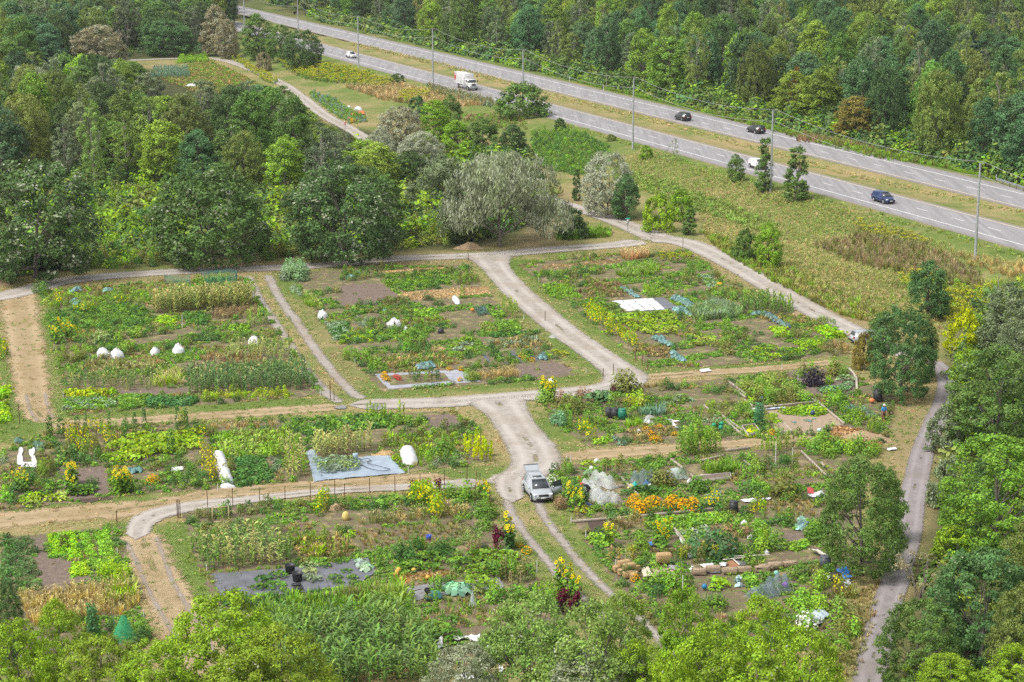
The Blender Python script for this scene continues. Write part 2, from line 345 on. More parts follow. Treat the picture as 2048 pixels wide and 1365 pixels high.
LANES = [  # name, material, centre line in the photo, widths (m), label
 ('dry_lane', DIRT, '35,575 42,640 52,700 62,760 72,815 95,850', (6.5,6.5,6,5.5,5,4), 'wide tan worn lane along the left side of the allotments'),
 ('dry_lane', DIRT, '85,850 200,846 400,833 560,822 700,812', (5,4,4,4,4), 'tan grass lane below the corn block'),
 ('dry_lane', DIRT, '-60,1050 60,1035 180,1025 270,1017 345,1005 450,985 600,975 800,963 920,955', (6,6,6,6,4,5,5,5,5), 'dry grass lane above the bright bean beds'),
 ('dry_lane', DIRT, '275,1060 292,1100 312,1150 340,1200 368,1250 400,1310 440,1380', (5.0,5,5.2,5.4,5.6,5.6,5.6), 'tan earth lane running to the lower left'),
 ('dry_lane', DIRT, '1105,915 1250,905 1400,893 1520,884 1640,872', (4.5,4.2,3.8,3.6,3), 'dry grass lane between the right hand plots'),
 ('dry_lane', DIRT, '1275,757 1400,747 1550,737 1690,722', (4,3.5,3.2,3), 'dry grass lane leading to the big green tree'),
 ('two_track_lane', TWOW, '513,548 540,600 575,650 614,710 655,762 690,795 720,808', (4.6,4.4,4.4,4.4,4.4,4.4,4.4), 'two track gravel lane beside the corn'),
 ('two_track_lane', TWO, '1038,985 1058,1035 1095,1085 1140,1140 1195,1195 1252,1245 1300,1300 1345,1365', (4.4,4.2,4.0,3.9,3.9,3.9,3.9,3.9), 'two track lane running down from the silver car'),
 ('rutted_lane', RUT, '70,780 74,805 82,828 100,850', (4.0,3.6,3.4,3.4), 'grey ruts at the foot of the tan lane'),
 ('rutted_lane', RUT, '275,1065 300,1120 318,1165 345,1215 375,1265 410,1330', (5.2,4.2,4.0,4.0,4.0,4.0), 'grey ruts in the tan earth lane'),
 ('gravel_road', GRAV, '-60,603 20,590 130,563 273,549 444,540 560,536 700,527 817,517 970,511 1117,499 1227,491 1290,482', (5,5,4.6,4.4,4.4,4.6,4.4,4.4,4.8,4.8,4.8,6), 'gravel road along the foot of the tall trees'),
 ('gravel_road', GRAV, '1070,390 1115,405 1180,425 1245,448 1300,470 1335,482', (4,4,4.2,4.5,5.5,7), 'gravel entry road beside the street sign'),
 ('gravel_road', GRAV, '1300,476 1380,489 1470,532 1560,585 1640,630 1720,670 1800,705 1850,722', (7,5.2,4.6,4.4,4.2,4.2,3.6,3.2), 'gravel road along the foot of the highway slope'),
 ('gravel_road', GRAV, '975,508 990,535 1030,580 1075,620 1130,665 1180,700 1225,732 1250,752 1243,768 1200,780 1110,788 1000,797 880,806 760,809 690,812', (8.5,4.6,4.4,4.4,4.3,4.3,4.6,5.4,5.0,4.4,4.2,4.2,4.4,4.4,4), 'gravel road curving between the allotment blocks'),
 ('gravel_road', GRAV, '985,795 1012,825 1038,862 1062,895 1072,925 1050,948 1015,960 960,966', (8,5,4.8,5.2,5.2,4.6,4.0,3.2), 'gravel road widening by the silver car'),
 ('gravel_road', GRAVN, '985,965 900,970 800,976 700,981 600,989 480,1003 390,1013 325,1026 285,1045 270,1085', (4,3.0,2.4,2.2,2.2,2.6,3.4,3.6,3.0,2.0), 'thin gravel lane behind the wire fence'),
 ('gravel_road', GRAVN, '1030,945 1018,970 1028,1010', (3.6,3.2,2.4), 'short gravel spur beside the silver car'),
 ('gravel_road', GRAVN, '250,122 350,118 420,117 480,131 560,166 605,197 650,232 705,262 760,300', (4,4,4,4,4,4,4,4,4), 'far gravel path beside the yellow goldenrod'),
 ('footpath', PATHM, '1850,718 1878,733 1893,760 1890,800 1872,840 1850,890 1838,935 1825,1000 1815,1070 1797,1138 1770,1224 1752,1292 1738,1365 1725,1440', (2.4,2.4,2.6,2.8,2.8,2.7,2.9,2.9,2.9,2.9,2.8,2.8,2.8,2.8), 'grey footpath along the right hand trees'),
]
LQ = []
for i, (nm, mt, s, wd, lab) in enumerate(LANES):
    P = np.array([G(*q) for q in PX('p', s)]); P = np.column_stack([P[:,0], P[:,1], wd]); Q = resample(P, 0.8); LQ.append((mt, Q))
    me = strip_mesh(Q[:,:2], Q[:,2]*(1.2 if mt in (GRAV, GRAVN) else 1.0 if mt is PATHM else 1.25), 0.012+0.004*i, 9, nm, [mt], conform=True)
    tag(link(nm, me), lab, 'lane', kind='structure')
# puddles of pale gravel are left to noise; two wet puddles on the lower road
PUD = M('puddle', (0.20, 0.19, 0.18), 0.12, 0, (0.16, 0.15, 0.14), 1, spec=0.6)
for s in ('735,815 758,811 772,817 750,823', '668,816 685,812 696,817 680,820'):
    q = np.array(GP('p', s)); c = q.mean(0); th = np.arange(18)*2*PI/18
    r = 0.9+0.16*RNG.normal(size=18); ex = (q[2,0]-q[0,0])/2; ey = (q[1,1]-q[3,1])/2
    b = B(); b.poly(np.stack([c[0]+r*np.cos(th)*ex, c[1]+r*np.sin(th)*abs(ey), np.full(18, 0.10)], 1)); tag(b.obj('puddle', PUD), 'shallow puddle on the gravel road', 'puddle', kind='structure')

# --- highway
def asphalt():
    m, n, p = newmat('asphalt'); p.inputs['Roughness'].default_value = 0.8
    u = nd(n, 'Attribute', attribute_name='u').outputs['Fac']
    g = nd(n, 'NewGeometry').outputs['Position']; mp = nd(n, 'Mapping'); mp.inputs['Rotation'].default_value = (0, 0, math.radians(-23.2)); mp.inputs['Scale'].default_value = (1.2, 0.03, 1); lk(n, g, mp.inputs[0])
    st = noise(n, 1.0, 4, 0.6, mp.outputs[0]); f = noise(n, 0.3, 3)
    c = mixc(n, ramp(n, st, 0.35, 0.65), (0.29, 0.28, 0.288), (0.20, 0.192, 0.198))
    c = mixc(n, ramp(n, f, 0.4, 0.7), c, (0.24, 0.23, 0.232))
    sh = ramp(n, mth(n, 'ABSOLUTE', u), 0.80, 0.84)
    c = mixc(n, sh, c, mixc(n, ramp(n, noise(n, 2, 4), 0.3, 0.7), (0.25, 0.225, 0.21), (0.19, 0.17, 0.155)))
    lk(n, c, p.inputs['Base Color']); return m
ASPH = asphalt()
Yh = np.arange(205, 1500, 6.0)
def hw_line(d): return np.stack([nw_x(Yh)+d/0.9195, Yh], 1)
tag(link('highway', strip_mesh(hw_line(2.9), np.full(len(Yh), 11.4), 3.015, 5, 'highway', [ASPH])), 'near carriageway of the grey asphalt highway', 'road', kind='structure')
tag(link('highway', strip_mesh(hw_line(24.0), np.full(len(Yh), 12.2), 3.015, 5, 'highway', [ASPH])), 'far carriageway of the grey asphalt highway', 'road', kind='structure')
LINEW = M('line_white', (0.72, 0.71, 0.70), 0.6, 0, (0.55, 0.54, 0.53), 2); LINEY = M('line_yellow', (0.62, 0.52, 0.36), 0.6, 0, (0.5, 0.42, 0.3), 2)
def strip_b(b, d, w, y0, y1, z, mat=0, st=6.0):
    ys = np.linspace(y0, y1, max(2, int((y1-y0)/st)+1)); x = nw_x(ys)+d/0.9195; h = w/2/0.9195
    k = len(ys); V = np.concatenate([np.stack([x-h, ys, np.full(k, z)], 1), np.stack([x+h, ys, np.full(k, z)], 1)])
    i = np.arange(k-1); b.add(V, np.stack([i, i+k, i+k+1, i+1], 1), mat)
b = B()
for d, mt in ((0, 0), (7.6, 1), (19.2, 1), (27.1, 0)): strip_b(b, d, 0.26, 206, 1490, 3.03, mt)
for d, off in ((3.8, 0), (23.1, 4)):
    y = 207+off
    while y < 900: strip_b(b, d, 0.2, y, y+2.9, 3.03, 0, 3); y += 8.3
o = b.obj('road_marking', [LINEW, LINEY]); tag(o, 'painted edge lines and broken lane lines of the highway', 'road marking', kind='structure')
# ------------------------------------------------ trees
def rdir(m):
    v = RNG.normal(size=(m,3)); return v/np.linalg.norm(v, axis=1)[:,None]
def limb(b, p0, p1, r0, r1, mat, sag=0.0, k=5):
    p0 = np.array(p0, float); p1 = np.array(p1, float); t = np.linspace(0, 1, k)[:,None]
    P = p0+(p1-p0)*t; P[:,2] += sag*np.sin(t[:,0]*PI); P[1:-1] += RNG.normal(size=(k-2,3))*0.03*np.linalg.norm(p1-p0)
    b.tube(P, np.linspace(r0, r1, k), 5, mat, cap=False)
def crown_leaves(b, lobes, nleaf, size, cl, gap, up, mat=0, asp=0.62, hang=0.0, zmin=0.3):
    """leaf clumps over the lobes of a crown: lobes = (centre, radii)"""
    area = np.array([l[1][0]*l[1][2]+l[1][0]*l[1][1] for l in lobes]); area /= area.sum()
    for (c, r), a in zip(lobes, area):
        nc = max(4, int(nleaf*a/70)); D = rdir(nc*2); D[:,2] = np.where(D[:,2] < -0.45, -D[:,2], D[:,2]); D = D[:nc]
        D /= np.linalg.norm(D, axis=1)[:,None]
        keep = RNG.random(nc) > gap; D = D[keep]; nc = len(D)
        if not nc: continue
        CC = np.array(c)+D*np.array(r)*(0.72+0.34*RNG.random((nc,1)))
        tone = 0.5+0.28*RNG.normal(size=nc)
        m = int(nleaf*a/nc*1.0)+1; N = np.repeat(D, m, 0)
        d = rdir(nc*m); q = np.repeat(CC, m, 0)+d*cl*(RNG.random((nc*m,1))**0.45)*np.array([1.15, 1.15, 0.75])
        if hang: q[:,2] -= hang*RNG.random(nc*m)**1.5
        ok = q[:,2] > zmin
        nn = N*0.55+d*0.6+np.array([0, 0, up])+0.55*RNG.normal(size=d.shape)
        va = np.clip(np.repeat(tone, m)+0.26*RNG.normal(size=nc*m), 0, 1.25); vb = np.clip(np.repeat(RNG.random(nc), m)*0.5+RNG.random(nc*m)*0.5, 0, 1)
        al = None
        if hang: al = np.tile([0, 0, -1.0], (ok.sum(), 1)); nn = nn*[1, 1, 0.3]
        b.leaves(q[ok], nn[ok], size*(0.65+0.7*RNG.random(ok.sum())), asp, mat, va[ok], vb[ok], al)
def lobes_for(kind, H, Wd):
    R = Wd/2; L = []
    def add(x, y, z, rx, rz): L.append(((x, y, z), (rx, rx, rz)))
    if kind == 'round':
        add(0, 0, H*.52, R*.72, H*.42)
        for k in range(10):
            a = k*2*PI/10+RNG.normal()*.2; e = RNG.uniform(-.2, .8); q = R*.66*math.cos(e*1.05)
            add(q*math.cos(a), q*math.sin(a), H*(.48+.34*e), R*RNG.uniform(.32, .46), H*RNG.uniform(.14, .2))
        for k in range(7): a = k*.9+RNG.normal()*.2; add(R*.62*math.cos(a), R*.62*math.sin(a), H*RNG.uniform(.14, .24), R*.42, H*.17)
    elif kind == 'oval':
        for k in range(11):
            f = k/10; z = H*(.13+.74*f); q = R*math.sin(PI*(.22+.68*f))*.5; a = k*2.4
            add(q*math.cos(a), q*math.sin(a), z, R*RNG.uniform(.42, .58)*(1.1-.45*f), H*RNG.uniform(.10, .15))
    elif kind == 'loose':
        for k in range(15):
            f = k/14; z = H*(.20+.71*f); q = R*RNG.uniform(.25, .8)*math.sin(PI*(.25+.68*f)); a = k*2.4+RNG.normal()*.3
            add(q*math.cos(a), q*math.sin(a), z, R*RNG.uniform(.26, .40)*(1.15-.4*f), H*RNG.uniform(.06, .10))
    elif kind == 'column':
        for k in range(10):
            f = k/9; z = H*(.10+.80*f); q = R*.25; a = k*2.4
            add(q*math.cos(a), q*math.sin(a), z, R*RNG.uniform(.55, .8)*(1.1-.75*f**1.5), H*.09)
    elif kind == 'wide':
        for k in range(14):
            a = k*2*PI/14*1.0+RNG.normal()*.25; q = R*RNG.uniform(.35, .85); z = H*RNG.uniform(.22, .86)*(1-.2*(q/R)**2)
            add(q*math.cos(a), q*math.sin(a), z, R*RNG.uniform(.22, .34), H*RNG.uniform(.12, .18))
        add(0, 0, H*.7, R*.4, H*.22)
    elif kind == 'shrub':
        add(0, 0, H*.42, R*.6, H*.42)
        for k in range(8):
            a = k*2*PI/8+RNG.normal()*.3; q = R*RNG.uniform(.4, .66)
            add(q*math.cos(a), q*math.sin(a), H*RNG.uniform(.25, .62), R*RNG.uniform(.3, .42), H*RNG.uniform(.22, .34))
    return L
def env_crown(b, kind, H, Wd, nleaf, size, cl, gap, up, asp=0.62, zmin=0.15):
    R = Wd/2; z0 = dict(round=.05, oval=.07, loose=.14, column=.04, shrub=0)[kind]*H
    def rho(f):
        if kind == 'round': return np.sqrt(np.clip(1-np.abs((f-.42)/np.where(f > .42, .58, .62))**2.1, 0.02, 1))
        if kind == 'oval': return np.sqrt(np.clip(1-np.abs((f-.36)/np.where(f > .36, .64, .50))**1.8, 0.02, 1))
        if kind == 'loose': return np.sqrt(np.clip(1-np.abs((f-.40)/np.where(f > .40, .60, .55))**1.6, 0.02, 1))
        if kind == 'column': return np.clip(np.minimum(f/.1+.5, 1)*(1-.55*f**1.3), .1, 1)
        return np.sqrt(np.clip(1-f**2.2, 0.03, 1))
    nb = dict(round=34, oval=22, loose=20, column=14, shrub=16)[kind]; amp = dict(round=.24, oval=.30, loose=.52, column=.34, shrub=.34)[kind]; kw = dict(round=.30, oval=.36, loose=.34, column=.5, shrub=.42)[kind]
    bt = RNG.uniform(0, 2*PI, nb); bf = RNG.uniform(0.02, 1, nb); bh = RNG.uniform(.4, 1, nb); btone = RNG.normal(size=nb)
    nc = int(nleaf/55); f = RNG.random(nc*3); th = RNG.uniform(0, 2*PI, nc*3); keep = RNG.random(nc*3) < (rho(f)*.8+.2)
    f, th = f[keep][:nc], th[keep][:nc]; nc = len(f)
    da = np.abs((th[:,None]-bt[None]+PI) % (2*PI)-PI)*np.maximum(rho(f), .25)[:,None]; dz = (f[:,None]-bf[None])*(H-z0)/R
    K = np.exp(-(da**2+dz**2)/(2*kw*kw))*bh[None]; bump = K.max(1); tone = .5+.13*btone[K.argmax(1)]+.17*RNG.normal(size=nc)
    ok = (bump > gap*1.6) | (RNG.random(nc) < .35); f, th, bump, tone = f[ok], th[ok], bump[ok], tone[ok]; nc = len(f)
    dep = 1-.5*RNG.random(nc)**2.2; r = R*rho(f)*(1-amp*.55+amp*bump)*dep
    C = np.stack([r*np.cos(th), r*np.sin(th), z0+(H-z0)*(f*(.95+.09*bump))], 1)
    D = np.stack([np.cos(th), np.sin(th), (f-.3)*1.7], 1); D /= np.linalg.norm(D, axis=1)[:,None]
    m = 55; d = rdir(nc*m); q = np.repeat(C, m, 0)+d*cl*(RNG.random((nc*m,1))**.5)*np.array([1.1, 1.1, .85]); g = q[:,2] > zmin
    nn = np.repeat(D, m, 0)*.5+d*.55+np.array([0, 0, up])+.6*RNG.normal(size=d.shape)
    va = np.clip(np.repeat(tone, m)+.24*RNG.normal(size=nc*m), 0, 1.25); vb = np.clip(np.repeat(RNG.random(nc), m)*.5+RNG.random(nc*m)*.5, 0, 1)
    b.leaves(q[g], nn[g], size*(.65+.7*RNG.random(g.sum())), asp, 0, va[g], vb[g])
    return C
PROTO = {}
def tree_proto(key, kind, H, Wd, nleaf, size, cl, gap=0.12, up=0.5, hang=0, bark=None, trunk_r=None, asp=0.62, bare=0):
    L = lobes_for(kind, H, Wd); c = B(); t = B()
    if kind == 'wide': crown_leaves(c, L, nleaf, size, cl, gap, up, 0, asp, hang)
    else:
        C = env_crown(c, kind, H, Wd, nleaf, size, cl, gap, up, asp)
        L = [(C[i], (Wd*.12,)*3) for i in RNG.integers(0, len(C), 16 if kind != 'shrub' else 6)]
    tr = trunk_r or 0.016*H+0.03
    if kind == 'shrub':
        for k in range(5):
            l = L[RNG.integers(len(L))][0]; limb(t, (0.1*RNG.normal(), 0.1*RNG.normal(), -0.1), (l[0]*.7, l[1]*.7, l[2]), tr*.6, tr*.2, 0)
    else:
        top = H*(.93 if kind in ('oval', 'loose', 'column') else .75)
        z = np.linspace(0, 1, 8); P = np.stack([0.012*H*np.cumsum(RNG.normal(size=8))*z, 0.012*H*np.cumsum(RNG.normal(size=8))*z, -0.2+z*top], 1)
        t.tube(P, tr*(1-z*.85)*np.where(z == 0, 1.35, 1), 7, 0, cap=False)
        for (lc, lr) in L:
            f = min(.9, max(.15, (lc[2]-.22*H)/top*RNG.uniform(.6, .9))); i = f*7; k = int(i); p0 = P[k]+(P[min(k+1, 7)]-P[k])*(i-k)
            limb(t, p0, lc, tr*(1-f*.8)*.55, tr*.12, 0, 0.02*H)
            for q in range(2+bare*3): limb(t, np.array(lc)*.5+p0*.5, np.array(lc)+rdir(1)[0]*np.array(lr)*(.8+.35*min(1, bare)), tr*.16, tr*.05, 0, 0, 4)
    PROTO[key] = make_proto(key, c, t, bark or BARK, H, Wd)
def make_proto(key, c, t, bark, H, Wd):
    v = np.concatenate(c.V); H = float(np.percentile(v[:,2], 99.7)); Wd = float((np.percentile(v[:,:2], 99.8, axis=0)-np.percentile(v[:,:2], .2, axis=0)).mean())*.97
    j = B(); cf = c.flat(); tf = t.flat(); one = (np.zeros((1,3)), np.ones(1), np.zeros(1))
    j.inst(cf, *one); j.inst((tf[0], tf[1], tf[2], tf[3]+1, tf[4], tf[5]), *one)
    return dict(crown=c.mesh(key+'_crown', [LEAF]), trunk=t.mesh(key+'_trunk', [bark]), joint=j.mesh(key, [LEAF, bark]), H=H, W=Wd, pf=None)
def conifer_proto(key, H, Wd, pine=False):
    c = B(); t = B(); t.tube([(0,0,-.2),(0.05,0,H*.5),(0,0,H)], [.02*H, .012*H, .02], 7, 0, cap=False)
    z = H*(.32 if pine else .06); gapz = (.075 if pine else .045)*H
    while z < H*.985:
        f = (z/H); r = Wd/2*((1-f)**(.6 if pine else .85))*RNG.uniform(.8, 1.1)+.12; nb = 7 if pine else 9; a0 = RNG.uniform(0, 6.3)
        for k in range(nb):
            a = a0+k*2*PI/nb+RNG.normal()*.15; rr = r*RNG.uniform(.75, 1.1); e = np.array([math.cos(a)*rr, math.sin(a)*rr, (.12 if pine else -.22)*rr])
            p0 = np.array([0, 0, z]); t.tube([p0, p0+e], [.012*H*(1-f)+.01, .01], 4, 0, cap=False)
            m = int(40*rr)+14; s = RNG.random(m)**.7; side = (RNG.random(m)-.5)*rr*.55*(1.1-s*.7)
            q = p0+e*s[:,None]+np.stack([-math.sin(a)*side, math.cos(a)*side, -.10*np.abs(side)+.10*RNG.normal(size=m)], 1)
            n = np.array([math.cos(a)*.3, math.sin(a)*.3, 1.0])+.45*RNG.normal(size=(m,3))
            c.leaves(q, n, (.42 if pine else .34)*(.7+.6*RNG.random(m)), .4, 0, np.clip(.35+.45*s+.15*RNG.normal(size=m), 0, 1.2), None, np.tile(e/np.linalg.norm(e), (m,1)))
        z += gapz*RNG.uniform(.8, 1.2)
    PROTO[key] = make_proto(key, c, t, BARK, H, Wd)
for s in range(4): tree_proto('round%d' % s, 'round', 12, 11, 18850, .34, .75, .10)
for s in range(4): tree_proto('oval%d' % s, 'oval', 12, 7, 13050, .32, .7, .10)
for s in range(3): tree_proto('loose%d' % s, 'loose', 13, 7, 9425, .30, .55, .15, bark=PALEBARK, bare=0)
for s in range(2): tree_proto('column%d' % s, 'column', 8, 2.8, 5510, .26, .42, .12)
for s in range(2): tree_proto('wide%d' % s, 'wide', 10, 13, 17400, .26, .6, .15, up=.4, bare=1)
for s in range(2): tree_proto('willow%d' % s, 'wide', 11, 14, 18850, .42, .6, .12, up=.2, hang=1.6, asp=.28, bare=1)
for s in range(3): tree_proto("shrub%d" % s, "shrub", 3, 4, 5200, .21, .35, .05)
for s in range(3): tree_proto('fine%d' % s, 'oval', 11, 8.5, 24650, .21, .5, .12)
for s in range(3): tree_proto('leafy%d' % s, 'round', 11, 9, 24650, .24, .5, .14)
for s in range(2): tree_proto('airy%d' % s, 'loose', 11, 8, 12325, .19, .5, .2, bark=PALEBARK, bare=1)
for s in range(2): tree_proto('bare%d' % s, 'shrub', 4, 5, 1595, .16, .4, .3)
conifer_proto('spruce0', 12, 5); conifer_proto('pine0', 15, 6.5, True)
NTREE = [0]
def pick(kind):
    ks = [k for k in PROTO if k.rstrip('0123456789') == kind]; return ks[RNG.integers(len(ks))]
def place_tree(P, H, Wd, kind, col, label, name, cat='tree', group=None, sil=0.0, parts=True):
    pr = PROTO[pick(kind)]; sc = (Wd/pr['W'], Wd/pr['W'], H/pr['H']); rz = RNG.uniform(0, 2*PI); NTREE[0] += 1
    c4 = (*col, 1-sil)
    if parts:
        o = empty(name, P, rz, label, cat, group)
        c = link('crown' if kind not in ('shrub', 'bare') else 'foliage', pr['crown'], o, c4); t = link('trunk' if kind not in ('shrub', 'bare') else 'stem', pr['trunk'], o)
    else:
        o = tag(link(name, pr['joint'], None, c4), label, cat, group); o.location = P; o.rotation_euler = (0, 0, rz)
    o.scale = sc; return o
def tree_px(bx, by, ty, wpx, kind, col, label, name='broadleaf_tree', cat='tree', sil=0.0, group=None, hm=1.0):
    """tree by the photo: foot (bx,by), top ty, width wpx"""
    P = G(bx, by); s = ppm(P); dep = math.atan2(CAM_H-P.z, P.y)
    H = max(.8, (by-ty)/s/math.cos(dep)*hm - 0.25*wpx/s*math.tan(dep)); return place_tree(P, H, wpx/s, kind, col, label, name, cat, group, sil)
